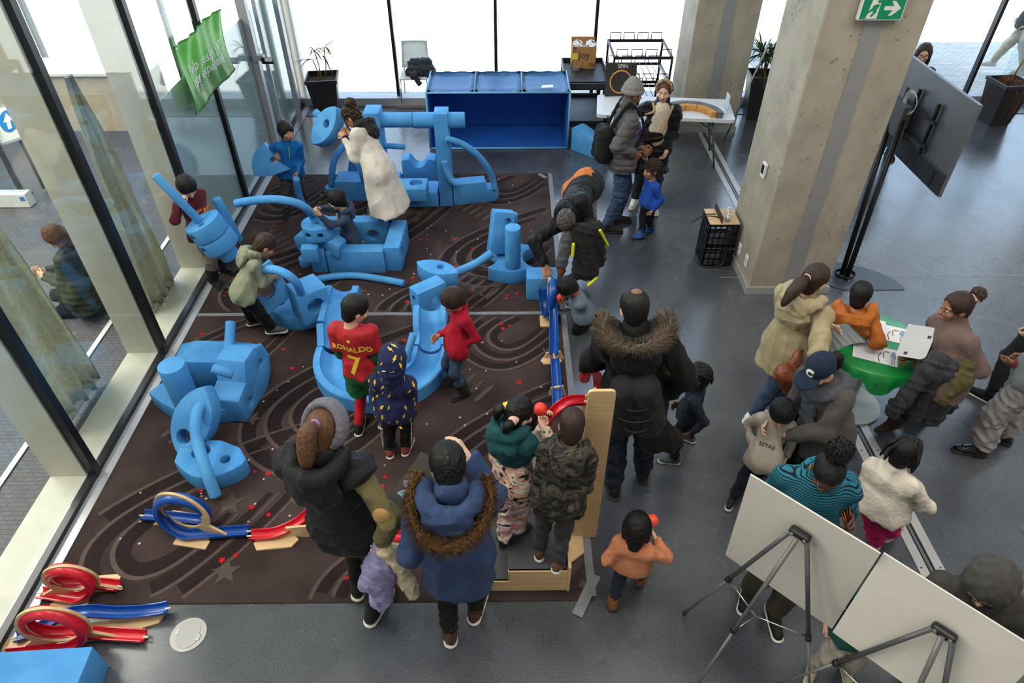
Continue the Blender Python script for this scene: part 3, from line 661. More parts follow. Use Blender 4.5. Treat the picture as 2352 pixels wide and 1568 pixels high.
side = [(-0.33, 0.02), (-0.20, 0.0), (0.16, 0.0), (0.30, 0.10), (0.36, 0.28), (0.30, 0.46), (0.14, 0.55), (-0.05, 0.55), (-0.14, 0.36), (-0.33, 0.30)]
foam_prism('big D-shaped blue foam block with round side holes, body of the foam vehicle', [(x * 0.93, y * 0.93) for x, y in side], 0.27, frame((dd.x - 0.02, dd.y + 0.34, CZ), Vector((0.15, 1, 0)), Z) @ Matrix.Translation((0, 0, -0.05)), holes=((0.16, 0.30, 0.042), (-0.15, 0.13, 0.042)))
pg = P(517, 838, 0.50)
noodle('short blue foam peg sticking out of the D-shaped block', [P(487, 845, 0.58), P(535, 860, 0.50)], 0.042, False)
noodle('curved blue foam noodle standing behind the D-shaped block', [P(524, 820, 0.42), P(527, 785, 0.50), P(530, 738, 0.62)], 0.044)
l0 = P(462, 1010, 0.0)
lm = frame(P(462, 962, 0.26), Vector((0.35, 0.55, 0.75)), Vector((-0.92, 0.3, 0.2)))
foam_prism('leaf-shaped blue foam block tilted against the D-shaped block', lens(0.62, 0.34), 0.15, lm, holes=((-0.14, 0.02, 0.062),))
bb = P(490, 1090, CZ)
boat2 = [(-0.30, 0.16), (-0.27, -0.02)] + [(-0.27 + 0.56 * i / 10, -0.02 - 0.14 * math.sin(math.pi * i / 10)) for i in range(1, 10)] + [(0.29, 0.0), (0.30, 0.06), (0.20, 0.17), (0.02, 0.23), (-0.16, 0.22)]
foam_prism('boat-shaped blue foam block with two round holes lying nearest the camera', boat2, 0.17, Matrix.Translation((bb.x, bb.y, CZ)) @ Matrix.Rotation(math.radians(-6), 4, 'Z'), holes=((-0.10, 0.10, 0.072), (0.13, 0.04, 0.04)))
noodle('bent blue foam noodle reaching from the leaf block over the boat block', [P(478, 930, 0.42), P(456, 940, 0.46), P(449, 975, 0.44), P(455, 1020, 0.36), P(475, 1085, 0.24), P(496, 1140, 0.06)], 0.046)
# ---- near corner and back
nb = P(110, 1600, 0.0)
foam_box('large blue foam block cut by the near left picture corner', (P(120, 1535, 0.30).x - 0.32, P(120, 1535, 0.30).y - 0.03, 0.0), 3, 1.0, 0.30, 0.28, cross=(((-0.3, -0.05, 0.3), (0, 0, 1), 0.05, 0.3),))
wq = P(1312, 343, 0); wr = P(1372, 368, 0)
foam_prism('blue foam wedge standing beside the big blue bin', [(0, 0), (0.62, 0), (0.62, 0.22), (0.06, 0.36), (0, 0.34)], 0.22, frame((wq.x, wq.y, 0.002), (wr - wq) , Z) @ Matrix.Translation((0, 0, -0.2)))
# ================================================================ people: smooth bodies and clothes grown from blended volumes
def v3(a): return np.array((a[0], a[1], a[2]), dtype=np.float64)
class Vol:
 """blended volume on a grid, turned into a mesh with surface nets"""
 def __init__(s, res): s.res = res; s.ops = []
 def cap(s, a, b, ra, rb, k=0.03, flat=None, cut=False, puff=None, op='u'):
  """tapered capsule; flat=(direction, factor) squashes it along a direction; puff=(amp, period) quilts it"""
  s.ops.append(('cap', v3(a), v3(b), ra, rb, k, None if flat is None else (v3(Vector(flat[0]).normalized()), flat[1]), cut, puff, op)); return s
 def ell(s, c, r, M=None, k=0.02, op='u'):
  """ellipsoid with radii r in the frame M (3x3 columns)"""
  R = np.eye(3) if M is None else np.array([[M[i][j] for j in range(3)] for i in range(3)])
  s.ops.append(('ell', v3(c), np.array(r, dtype=np.float64), R, k, op)); return s
 def path(s, pts, rs, k=0.02, **kw):
  for i in range(len(pts) - 1): s.cap(pts[i], pts[i + 1], rs[i] if isinstance(rs, (list, tuple)) else rs, rs[i + 1] if isinstance(rs, (list, tuple)) else rs, k, **kw)
  return s
 def below(s, p, n, k=0.012):
  """keep only what lies behind the plane through p with normal n"""
  s.ops.append(('pl', v3(p), v3(Vector(n).normalized()), k)); return s
 def folds(s, amp, wl, seed=0, warp=1.0, stretch=(1, 1, 1)):
  s.ops.append(('fold', amp, wl, seed, warp, stretch)); return s
 def quilt(s, amp, per, p, n):
  s.ops.append(('quilt', amp, per, v3(p), v3(Vector(n).normalized()))); return s
 def bounds(s):
  lo = np.full(3, 1e9); hi = -lo
  for o in s.ops:
   if o[0] == 'cap' and o[9] == 'u':
    r = max(o[3], o[4]) + 0.02
    for q in (o[1], o[2]): lo = np.minimum(lo, q - r); hi = np.maximum(hi, q + r)
   elif o[0] == 'ell' and o[5] == 'u':
    r = np.sqrt(((o[3] * o[2][None, :]) ** 2).sum(1)) + 0.02
    lo = np.minimum(lo, o[1] - r); hi = np.maximum(hi, o[1] + r)
  return lo - 2 * s.res, hi + 2 * s.res
 def grid(s):
  lo, hi = s.bounds(); n = np.ceil((hi - lo) / s.res).astype(int) + 1; s.lo = lo
  ax = [(lo[i] + np.arange(n[i]) * s.res) for i in range(3)]
  D = np.full(n, 0.2, dtype=np.float32)
  def sub(a, b):
   i0 = np.clip(np.floor((a - lo) / s.res).astype(int), 0, n - 1); i1 = np.clip(np.ceil((b - lo) / s.res).astype(int) + 1, 1, n)
   sl = tuple(slice(i0[i], i1[i]) for i in range(3))
   return sl, ax[0][sl[0]][:, None, None], ax[1][sl[1]][None, :, None], ax[2][sl[2]][None, None, :]
  for o in s.ops:
   if o[0] == 'cap':
    _, a, b, ra, rb, k, fl, cut, puff, op = o
    r = max(ra, rb) + k + 0.05
    sl, x, y, z = sub(np.minimum(a, b) - r, np.maximum(a, b) + r)
    d = b - a; L2 = max(float(d @ d), 1e-9)
    px, py, pz = x - a[0], y - a[1], z - a[2]
    t = (px * d[0] + py * d[1] + pz * d[2]) / L2
    tc = np.clip(t, 0, 1)
    qx, qy, qz = px - tc * d[0], py - tc * d[1], pz - tc * d[2]
    if fl is not None:
     f, fs = fl; e = qx * f[0] + qy * f[1] + qz * f[2]
     dist = np.sqrt(np.maximum(qx * qx + qy * qy + qz * qz + e * e * (fs * fs - 1), 1e-12))
    else: dist = np.sqrt(qx * qx + qy * qy + qz * qz)
    rr = ra + (rb - ra) * tc
    if puff: rr = rr + puff[0] * (np.abs(np.sin(t * math.sqrt(L2) * math.pi / puff[1])) ** 0.6 - 0.5)
    dd = dist - rr
    if fl is not None: dd = dd / max(1.0, fl[1]) * 1.15
    if cut: dd = np.maximum(dd, (t - 1.0) * math.sqrt(L2))
   elif o[0] == 'ell':
    _, c, rad, R, k, op = o
    e = np.sqrt(((R * rad[None, :]) ** 2).sum(1)) + k + 0.04
    sl, x, y, z = sub(c - e, c + e)
    px, py, pz = x - c[0], y - c[1], z - c[2]
    u = [(px * R[0][i] + py * R[1][i] + pz * R[2][i]) / rad[i] for i in range(3)]
    k0 = np.sqrt(u[0]**2 + u[1]**2 + u[2]**2) + 1e-9
    k1 = np.sqrt((u[0] / rad[0])**2 + (u[1] / rad[1])**2 + (u[2] / rad[2])**2) + 1e-9
    dd = k0 * (k0 - 1) / k1
   elif o[0] == 'pl':
    _, p, nn, k = o
    x, y, z = ax[0][:, None, None], ax[1][None, :, None], ax[2][None, None, :]
    dd = ((x - p[0]) * nn[0] + (y - p[1]) * nn[1] + (z - p[2]) * nn[2]).astype(np.float32)
    h = np.clip(0.5 + 0.5 * (D - dd) / k, 0, 1); D = (dd + (D - dd) * h + k * h * (1 - h)).astype(np.float32); continue
   elif o[0] == 'quilt':
    _, amp, per, p, nn = o
    I = np.nonzero(np.abs(D) < 0.06)
    q_ = (ax[0][I[0]] - p[0]) * nn[0] + (ax[1][I[1]] - p[1]) * nn[1] + (ax[2][I[2]] - p[2]) * nn[2]
    D[I] -= (amp * (np.abs(np.sin(q_ * math.pi / per)) ** 0.55 - 0.65)).astype(np.float32); continue
   elif o[0] == 'fold':
    _, amp, wl, seed, warp, st = o
    rg = np.random.RandomState(seed)
    x, y, z = ax[0][:, None, None] * st[0], ax[1][None, :, None] * st[1], ax[2][None, None, :] * st[2]
    m = np.abs(D) < 0.05
    I = np.nonzero(m)
    X_, Y_, Z_ = ax[0][I[0]] * st[0], ax[1][I[1]] * st[1], ax[2][I[2]] * st[2]
    acc = 0
    for q in range(5):
     kv = rg.normal(size=3); kv = kv / np.linalg.norm(kv) * 2 * math.pi / wl * (1.0 + 0.32 * q); kw = rg.normal(size=3) * 2 * math.pi / wl * 0.35
     acc = acc + (1.2 - 2 * np.abs(np.sin(0.5 * (X_ * kv[0] + Y_ * kv[1] + Z_ * kv[2]) + rg.uniform(0, 6.28) + warp * 0.9 * np.sin(X_ * kw[0] + Y_ * kw[1] + Z_ * kw[2] + rg.uniform(0, 6.28)))) ** 0.8) / (1 + 0.35 * q)
    D[I] -= (amp * 1.7 * acc / 2.0).astype(np.float32); continue
   dd = dd.astype(np.float32); cur = D[sl]
   if op == 'u':
    h = np.clip(0.5 + 0.5 * (cur - dd) / k, 0, 1); D[sl] = cur + (dd - cur) * h - k * h * (1 - h)
   elif op == 's':
    dd = -dd; h = np.clip(0.5 + 0.5 * (dd - cur) / k, 0, 1); D[sl] = cur + (dd - cur) * h + k * h * (1 - h)
  return D
 def verts_faces(s):
  D = s.grid(); n = np.array(D.shape)
  D[0], D[-1], D[:, 0], D[:, -1], D[:, :, 0], D[:, :, -1] = [0.1] * 6
  neg = D < 0
  c = [neg[i:n[0]-1+i, j:n[1]-1+j, k:n[2]-1+k] for i in (0, 1) for j in (0, 1) for k in (0, 1)]
  anyn = c[0] | c[1] | c[2] | c[3] | c[4] | c[5] | c[6] | c[7]; alln = c[0] & c[1] & c[2] & c[3] & c[4] & c[5] & c[6] & c[7]
  act = anyn & ~alln; I = np.nonzero(act); N = len(I[0])
  idx = np.full(act.shape, -1, dtype=np.int64); idx[I] = np.arange(N)
  cor = {}
  for i in (0, 1):
   for j in (0, 1):
    for k in (0, 1): cor[(i, j, k)] = D[I[0] + i, I[1] + j, I[2] + k].astype(np.float64)
  acc = np.zeros((N, 3)); cnt = np.zeros(N)
  for a in cor:
   for axx in range(3):
    if a[axx] == 0:
     b = list(a); b[axx] = 1; b = tuple(b); A = cor[a]; B = cor[b]; m = (A < 0) != (B < 0)
     t = np.where(m, A / np.where(m, A - B, 1), 0)
     for q in range(3): acc[:, q] += m * (a[q] + (t if q == axx else 0))
     cnt += m
  p = acc / np.maximum(cnt, 1)[:, None] + np.stack(I, 1); verts = s.lo + p * s.res
  F = []
  for axx in range(3):
   sl0 = [slice(1, n[i] - 1) for i in range(3)]; sl0[axx] = slice(0, n[axx] - 1); sl1 = list(sl0); sl1[axx] = slice(1, n[axx])
   A = neg[tuple(sl0)]; B = neg[tuple(sl1)]; ch = A != B; J = np.nonzero(ch)
   g = [J[i] + (0 if i == axx else 1) for i in range(3)]
   u, w = (axx + 1) % 3, (axx + 2) % 3
   def cell(du, dw):
    q = [g[0].copy(), g[1].copy(), g[2].copy()]; q[u] = q[u] - du; q[w] = q[w] - dw
    return idx[q[0], q[1], q[2]]
   quad = np.stack([cell(1, 1), cell(0, 1), cell(0, 0), cell(1, 0)], 1)
   fl = ~A[J]; quad[fl] = quad[fl][:, ::-1]; F.append(quad)
  F = np.concatenate(F); F = F[(F >= 0).all(1)]
  # two light smoothing passes
  for _ in range(1):
   S = np.zeros_like(verts); C = np.zeros(N)
   for a, b in ((0, 1), (1, 2), (2, 3), (3, 0)):
    for q in range(3):
     S[:, q] += np.bincount(F[:, a], verts[F[:, b], q], N)
    C += np.bincount(F[:, a], minlength=N)
    for q in range(3): S[:, q] += np.bincount(F[:, b], verts[F[:, a], q], N)
    C += np.bincount(F[:, b], minlength=N)
   ok = C > 0; verts[ok] = verts[ok] * 0.5 + 0.5 * S[ok] / C[ok][:, None]
  return verts, F
def mesh_vf(name, verts, F, origin=(0, 0, 0)):
 me = bpy.data.meshes.new(name); o = v3(origin); N = len(verts); K = len(F)
 me.vertices.add(N); me.vertices.foreach_set('co', (verts - o).astype(np.float32).ravel())
 me.loops.add(K * 4); me.loops.foreach_set('vertex_index', F.astype(np.int32).ravel())
 me.polygons.add(K); me.polygons.foreach_set('loop_start', np.arange(0, K * 4, 4, dtype=np.int32)); me.polygons.foreach_set('loop_total', np.full(K, 4, dtype=np.int32))
 me.polygons.foreach_set('use_smooth', np.ones(K, dtype=bool)); me.update(calc_edges=True)
 return me
NVERT = [0]
def grow(name, vol, m, root, uvw=None):
 v, F = vol.verts_faces(); NVERT[0] += len(F)
 me = mesh_vf(name, v, F, root.location)
 if uvw is not None:
  at = me.attributes.new('strand', 'FLOAT_VECTOR', 'POINT'); at.data.foreach_set('vector', uvw(v).astype(np.float32).ravel())
 o = link(name, me, root, m); o.location = (0, 0, 0)
 return o
def merge(vols):
 V_, F_ = [], []; off = 0
 for w in vols:
  v, F = w.verts_faces(); V_.append(v); F_.append(F + off); off += len(v)
 NVERT[0] += sum(len(f) for f in F_)
 return np.concatenate(V_), np.concatenate(F_)
# ---------------------------------------------------------------- cloth, skin and hair surfaces
SKINS = {'light': (222, 178, 152), 'tan': (186, 136, 104), 'brown': (150, 102, 76), 'dark': (92, 62, 48), 'asian': (220, 176, 146)}
def skin_mat(k):
 m = mat('skin_' + k, SKINS[k], 0.5, 0.05, 20)
 return m
def hair_mat(name, rgb, hi=1.5):
 key = 'hair_' + name
 if key in MATS: return MATS[key]
 m, n, l, b = nt(key); at = n.new('ShaderNodeAttribute'); at.attribute_name = 'strand'
 t = n.new('ShaderNodeTexNoise'); t.inputs['Scale'].default_value = 1.0; t.inputs['Detail'].default_value = 3; l.new(at.outputs['Vector'], t.inputs['Vector'])
 r = n.new('ShaderNodeValToRGB'); c = srgb(*rgb); r.color_ramp.elements[0].position = 0.3; r.color_ramp.elements[1].position = 0.72
 r.color_ramp.elements[0].color = (c[0] * 0.55, c[1] * 0.55, c[2] * 0.55, 1); r.color_ramp.elements[1].color = (c[0] * hi, c[1] * hi, c[2] * hi, 1)
 l.new(t.outputs[0], r.inputs[0]); l.new(r.outputs[0], b.inputs['Base Color']); b.inputs['Roughness'].default_value = 0.5; b.inputs['Specular IOR Level'].default_value = 0.35
 bp = n.new('ShaderNodeBump'); bp.inputs['Strength'].default_value = 0.6; bp.inputs['Distance'].default_value = 0.006; l.new(t.outputs[0], bp.inputs['Height']); l.new(bp.outputs[0], b.inputs['Normal'])
 MATS[key] = m; return m
def cloth(name, rgb, rough=0.85, var=0.1, bump=0.35, bscale=120, sheen=0.04, scale=14):
 return mat('cloth_' + name, rgb, rough, var, scale, bump, bscale, sheen=sheen, spec=0.25)
def patchwork(name, cols, scale=9, detail=2, dist=1.5, thr=None, rough=0.8):
 """blotchy printed cloth: camouflage and the like"""
 key = 'cloth_' + name
 if key in MATS: return MATS[key]
 m, n, l, b = nt(key); tc = n.new('ShaderNodeTexCoord'); t = n.new('ShaderNodeTexNoise')
 t.inputs['Scale'].default_value = scale; t.inputs['Detail'].default_value = detail; t.inputs['Distortion'].default_value = dist
 mp = n.new('ShaderNodeMapping'); mp.inputs['Scale'].default_value = (1, 1, 1.9); l.new(tc.outputs['Object'], mp.inputs[0]); l.new(mp.outputs[0], t.inputs['Vector'])
 r = n.new('ShaderNodeValToRGB'); r.color_ramp.interpolation = 'CONSTANT'; el = r.color_ramp.elements
 th = thr or [0.0] + [0.38 + 0.24 * i / max(1, len(cols) - 2) for i in range(len(cols) - 1)]
 while len(el) < len(cols): el.new(0.5)
 for i, c in enumerate(cols): el[i].position = th[i]; el[i].color = srgb(*c)
 l.new(t.outputs[0], r.inputs[0]); l.new(r.outputs[0], b.inputs['Base Color']); b.inputs['Roughness'].default_value = rough; b.inputs['Specular IOR Level'].default_value = 0.25
 MATS[key] = m; return m
def striped(name, c0, c1, freq, axis=2, duty=0.5):
 key = 'cloth_' + name
 if key in MATS: return MATS[key]
 m, n, l, b = nt(key); tc = n.new('ShaderNodeTexCoord'); sp = n.new('ShaderNodeSeparateXYZ'); l.new(tc.outputs['Object'], sp.inputs[0])
 ns = n.new('ShaderNodeTexNoise'); ns.inputs['Scale'].default_value = 4; l.new(tc.outputs['Object'], ns.inputs['Vector'])
 ma = n.new('ShaderNodeMath'); ma.operation = 'MULTIPLY_ADD'; ma.inputs[1].default_value = 0.03; l.new(ns.outputs[0], ma.inputs[0]); l.new(sp.outputs[axis], ma.inputs[2])
 mu = n.new('ShaderNodeMath'); mu.operation = 'MULTIPLY'; mu.inputs[1].default_value = freq; l.new(ma.outputs[0], mu.inputs[0])
 fr = n.new('ShaderNodeMath'); fr.operation = 'FRACT'; l.new(mu.outputs[0], fr.inputs[0])
 lt = n.new('ShaderNodeMath'); lt.operation = 'LESS_THAN'; lt.inputs[1].default_value = duty; l.new(fr.outputs[0], lt.inputs[0])
 mx = n.new('ShaderNodeMixRGB'); mx.inputs[1].default_value = srgb(*c0); mx.inputs[2].default_value = srgb(*c1); l.new(lt.outputs[0], mx.inputs[0])
 l.new(mx.outputs[0], b.inputs['Base Color']); b.inputs['Roughness'].default_value = 0.85; b.inputs['Specular IOR Level'].default_value = 0.2
 MATS[key] = m; return m
M_SOLE = mat('white_rubber', (214, 208, 198), 0.6, 0.08); M_SOLED = mat('dark_rubber', (34, 32, 32), 0.6, 0.1)
M_EYE = mat('eye_dark', (28, 20, 18), 0.2, 0.0); M_LIP = mat('lips', (168, 96, 88), 0.5, 0.05); M_EYEW = mat('eye_white', (225, 220, 212), 0.35, 0.0)

def ik(a, c, la, lb, pole):
 """middle joint of a two-bone limb from a to c bending towards pole"""
 a = Vector(a); c = Vector(c); d = c - a; L = d.length
 if L > (la + lb) * 0.999: c = a + d * ((la + lb) * 0.999 / L); d = c - a; L = d.length
 if L < abs(la - lb) * 1.05 + 1e-4: L = abs(la - lb) * 1.05 + 1e-4
 x = (la * la - lb * lb + L * L) / (2 * L); h = math.sqrt(max(la * la - x * x, 0)); dn = d.normalized()
 p = Vector(pole); p = p - dn * p.dot(dn)
 p = p.normalized() if p.length > 1e-4 else Vector((0, 0, 1)).cross(dn).normalized()
 return a + dn * x + p * h, c

class Figure:
 """skeleton from a few measured places: feet, head, hands, facing"""
 def __init__(s, label, h, face, feet, head=None, headface=None, headpitch=0.0, headroll=0.0, hands=(None, None), pelvis=None, base=0.0,
                 elbow=(None, None), kneepole=None, toes=None, group=None, name='person', width=1.0, headz=None, footdir=(None, None), tilt=0.0):
  s.h = h; s.w = width; rad = math.radians
  F = Vector((math.sin(rad(face)), math.cos(rad(face)), 0)); L = Vector((-F.y, F.x, 0))
  s.F, s.L = F, L; s.hh = 0.170 + 0.043 * h
  legf = 0.40 + 0.07 * min(1.0, max(0.0, (h - 0.7) / 1.0)) + 0.02
  hipz = h * legf + 0.015
  s.an = [Vector(feet[0]), Vector(feet[1])]
  ankle = 0.045 * h + 0.012
  for a in s.an: a.z += ankle
  mid = (Vector(feet[0]) + Vector(feet[1])) / 2
  s.hc = Vector(head) if head is not None else Vector((mid.x, mid.y, base + h - s.hh * 0.52)) + F * 0.03
  if pelvis is None:
   pz = base + hipz
   f = 0.42
   pv = mid.lerp(Vector((s.hc.x, s.hc.y, 0)), f); s.pv = Vector((pv.x, pv.y, pz))
  else: s.pv = Vector(pelvis)
  hf = headface if headface is not None else face
  HF = Vector((math.sin(rad(hf)), math.cos(rad(hf)), 0))
  hp = rad(headpitch); HL = Vector((-HF.y, HF.x, 0))
  hF = HF * math.cos(hp) - Vector((0, 0, 1)) * math.sin(hp); hU = HF * math.sin(hp) + Vector((0, 0, 1)) * math.cos(hp)
  if headroll:
   q = Matrix.Rotation(rad(headroll), 3, hF); hU = q @ hU; HL = q @ HL
  s.hR = Matrix((-HL, hF, hU)).transposed()          # columns: right, forward, up
  s.hF, s.hU, s.hL = hF, hU, HL
  # neck and shoulders
  s.nk = s.hc - hU * s.hh * 0.52 - hF * s.hh * 0.10                 # top of neck under skull
  tv = s.nk - s.pv; s.U = tv.normalized()
  s.ch = s.nk - s.U * (0.030 * h + 0.008)                           # base of neck
  s.B = (F - s.U * F.dot(s.U)).normalized()                         # chest forward
  s.Lt = s.U.cross(s.B).normalized()
  if s.Lt.dot(L) < 0: s.Lt = -s.Lt
  if tilt: s.Lt = (Matrix.Rotation(rad(tilt), 3, s.B) @ s.Lt)
  sw = 0.100 * h * (0.5 + 0.5 * width)
  s.sh = [s.ch - s.U * 0.035 * h + s.Lt * sw, s.ch - s.U * 0.035 * h - s.Lt * sw]
  s.hip = [s.pv + s.Lt * 0.052 * h, s.pv - s.Lt * 0.052 * h]
  ua, fa = 0.172 * h, 0.158 * h
  s.el, s.wr, s.hd = [], [], []
  for i in (0, 1):
   sg = 1 if i == 0 else -1
   t = hands[i]
   if t is None: t = s.sh[i] + Vector((0, 0, -1)) * (ua + fa) * 0.96 + s.Lt * sg * 0.05 * h + s.F * 0.03 * h
   elif t == 'front': t = s.ch - s.U * 0.29 * h + s.B * 0.16 * h + s.Lt * sg * 0.045 * h
   elif t == 'pocket': t = s.pv + s.Lt * sg * 0.105 * h + s.B * 0.05 * h + s.U * 0.03 * h
   t = Vector(t)
   pole = elbow[i] if elbow[i] is not None else (-s.B * 0.6 + s.Lt * sg * 0.28 - s.U * 0.6)
   # wrist is a little before the hand target
   dirn = (t - s.sh[i]).normalized(); w = t - dirn * 0.045 * h
   e, w = ik(s.sh[i], w, ua, fa, pole); s.el.append(e); s.wr.append(w); s.hd.append((t - e).normalized() if (t - w).length < 0.2 else (w - e).normalized())
  kl = (hipz - ankle) * 0.5
  s.kn = []
  for i in (0, 1):
   kp = (kneepole[i] if isinstance(kneepole, (list, tuple)) else kneepole) if kneepole is not None else F
   k, a = ik(s.hip[i], s.an[i], kl * 1.03, kl * 1.03, kp); s.kn.append(k); s.an[i] = a
  s.fd = []
  for i in (0, 1):
   if footdir[i] is not None: s.fd.append(Vector((math.sin(rad(footdir[i])), math.cos(rad(footdir[i])), 0)))
   else: s.fd.append((F + L * (0.22 if i == 0 else -0.22)).normalized())
  s.root = empty(name, Vector((mid.x, mid.y, base)), label, 'person', group)
  s.seed = int(abs(s.hc.x * 7919 + s.hc.y * 104729)) % 9973
 # ------------------------------------------------------------ body
 def body(s, skin='light', curl=(0.7, 0.7), eyes=True, fingers=True, legs=True, spread=(1.0, 1.0), palm=(None, None), brow=None):
  h, hh = s.h, s.hh; w = 0.155 * hh / 0.23 * 1.0
  core = Vol(0.016)
  B = s.B
  core.cap(s.ch - s.U * 0.07 * h, s.pv + s.U * 0.06 * h, 0.082 * h * s.w, 0.072 * h * s.w, 0.03, (B, 1.35))
  core.cap(s.sh[0], s.sh[1], 0.036 * h, 0.036 * h, 0.03).cap(s.hip[0].lerp(s.pv, 0.3), s.hip[1].lerp(s.pv, 0.3), 0.05 * h, 0.05 * h, 0.03)
  for i in (0, 1):
   core.cap(s.sh[i], s.el[i], 0.029 * h, 0.023 * h, 0.02).cap(s.el[i], s.wr[i], 0.024 * h, 0.0165 * h, 0.015)
   if legs: core.cap(s.hip[i].lerp(s.pv, 0.2), s.kn[i], 0.043 * h, 0.033 * h, 0.02).cap(s.kn[i], s.an[i], 0.033 * h, 0.021 * h, 0.015)
  core.cap(s.nk, s.ch, 0.028 * h + 0.004, 0.036 * h, 0.02)
  hd = Vol(0.0055)
  R = s.hR; c = s.hc; q = hh / 0.23
  def at(x, y, z): return c + R @ Vector((x, y, z)) * q
  s.at = at; s.q = q
  hd.ell(at(0, -0.012, 0.025), (0.073 * q, 0.092 * q, 0.088 * q), R)
  hd.ell(at(0, 0.022, -0.045), (0.055 * q, 0.062 * q, 0.070 * q), R, 0.03)
  hd.ell(at(0, 0.045, -0.088), (0.030 * q, 0.026 * q, 0.022 * q), R, 0.025)
  hd.cap(at(0, 0.082, -0.005), at(0, 0.100, -0.040), 0.008 * q, 0.013 * q, 0.012)          # nose
  for sg in (-1, 1):
   hd.ell(at(sg * 0.018, 0.084, -0.044), (0.008 * q, 0.009 * q, 0.007 * q), R, 0.008)
   hd.ell(at(sg * 0.030, 0.088, -0.004), (0.017 * q, 0.012 * q, 0.011 * q), R, 0.012, 's')  # eye sockets
   hd.cap(at(sg * 0.014, 0.083, 0.018), at(sg * 0.045, 0.070, 0.018), 0.008 * q, 0.007 * q, 0.010)  # brow
   hd.ell(at(sg * 0.042, 0.062, -0.035), (0.020 * q, 0.018 * q, 0.020 * q), R, 0.02)      # cheeks
   hd.ell(at(sg * 0.075, -0.008, -0.018), (0.009 * q, 0.020 * q, 0.031 * q), R, 0.006)    # ears
  hd.cap(at(-0.017, 0.080, -0.069), at(0.017, 0.080, -0.069), 0.0075 * q, 0.0075 * q, 0.007)
  hd.cap(at(0, -0.022, -0.065), s.ch - s.U * 0.01 * h, 0.048 * q * 0.92, 0.040 * h, 0.02)
  vols = [core, hd]
  if fingers:
   for i in (0, 1):
    vols.append(s.hand(i, curl[i], spread[i], palm[i]))
  v, F = merge(vols)
  me = mesh_vf('body', v, F, s.root.location); link('body', me, s.root, skin_mat(skin))
  bo = s.root.children[-1]
  if eyes:
   for sg in (-1, 1):
    e = Vol(0.0035); e.ell(at(sg * 0.030, 0.0745, -0.004), (0.0112 * q, 0.0100 * q, 0.0048 * q), R)
    eo = grow('eye', e, M_EYEW, s.root)
    e = Vol(0.003); e.ell(at(sg * 0.030, 0.0812, -0.005), (0.0066 * q, 0.0050 * q, 0.0050 * q), R)
    grow('iris', e, M_EYE, s.root)
   m_b = hair_mat('brow', (44, 34, 28))
   for sg in (-1, 1):
    e = Vol(0.0035); e.cap(at(sg * 0.018, 0.0895, 0.024), at(sg * 0.046, 0.0755, 0.019), 0.0036 * q, 0.0028 * q)
    grow('eyebrow', e, brow or M_EYE, s.root)
   e = Vol(0.0035); e.cap(at(-0.018, 0.0845, -0.069), at(0.018, 0.0845, -0.069), 0.0055 * q, 0.0055 * q); e.cap(at(-0.004, 0.087, -0.070), at(0.004, 0.087, -0.070), 0.0055 * q, 0.0055 * q)
   grow('lips', e, M_LIP, s.root)
  return s
 def hand(s, i, curl, spread, palm):
  h = s.h; f = 0.0105 * h + 0.0; hv = Vol(0.0042)
  d = s.hd[i]; sg = 1 if i == 0 else -1; W = s.wr[i]
  pn = Vector(palm) if palm is not None else (-s.Lt * sg + s.B * 0.2)      # direction the palm faces
  pn = (pn - d * pn.dot(d)).normalized(); sd = d.cross(pn).normalized()
  thumb = sd if sd.dot(s.B + Vector((0, 0, 0.3))) > 0 else -sd
  pl = 0.052 * h; fr = max(0.0047 * h + 0.0006, 0.0052)
  hv.cap(W - d * 0.03 * h, W + d * 0.012 * h, 0.0165 * h, 0.015 * h, 0.01)
  base = []
  for k in range(4):
   o = thumb * ((1.5 - k) * 0.0118 * h)
   b0 = W + d * (0.008 * h) + o * 0.6; b1 = W + d * (pl - 0.002 * h * abs(k - 1)) + o
   hv.cap(b0, b1, 0.0125 * h, 0.0095 * h, 0.008, (pn, 1.25)); base.append(b1)
  ln = (0.040, 0.045, 0.042, 0.033)
  for k in range(4):
   p = base[k]; dd = (d + thumb * (1.5 - k) * 0.16 * spread).normalized(); a = 0.25 + curl * 0.55
   seg = ln[k] * h
   for j, fr_ in enumerate((0.44, 0.32, 0.26)):
    qd = (dd * math.cos(a) + pn * math.sin(a)).normalized(); np_ = p + qd * seg * fr_
    hv.cap(p, np_, fr * (1 - 0.08 * j), fr * (0.93 - 0.08 * j), 0.0022); p = np_; a += curl * 0.95
  t0 = W + d * 0.014 * h + thumb * 0.014 * h
  t1 = t0 + (d * 0.55 + thumb * 0.75 + pn * 0.25).normalized() * 0.030 * h; t2 = t1 + (d * 0.95 + thumb * (0.25 - 0.5 * curl) + pn * 0.55 * curl).normalized() * 0.032 * h
  hv.cap(t0, t1, 0.0085 * h, 0.0066 * h, 0.006).cap(t1, t2, 0.0064 * h, 0.0052 * h, 0.003)
  return hv
 # ------------------------------------------------------------ clothes
 def top(s, m, name='jacket', t=0.02, hem=0.05, sleeve=1.0, folds=0.006, res=0.0105, puff=None, flare=0.0, collar=0.0, belly=1.0, wl=0.16, hemdir=None):
  """t: cloth thickness over the body; hem: how far below the hips (fraction of height)"""
  h = s.h; v = Vol(res); B = s.B; w = s.w; quilt, puff = puff, None
  down = Vector((0, 0, -1)) if hemdir is None else Vector(hemdir).normalized()
  hemp = s.pv + down * hem * h
  v.cap(s.ch - s.U * 0.078 * h, s.pv + s.U * 0.07 * h, 0.080 * h * w + t * 0.85, (0.076 * h * belly) * w + t * 0.85, 0.03, (B, 1.28), puff=puff)
  v.cap(s.sh[0] - s.Lt * 0.01, s.sh[1] + s.Lt * 0.01, 0.034 * h + t * 0.55, 0.034 * h + t * 0.55, 0.05)
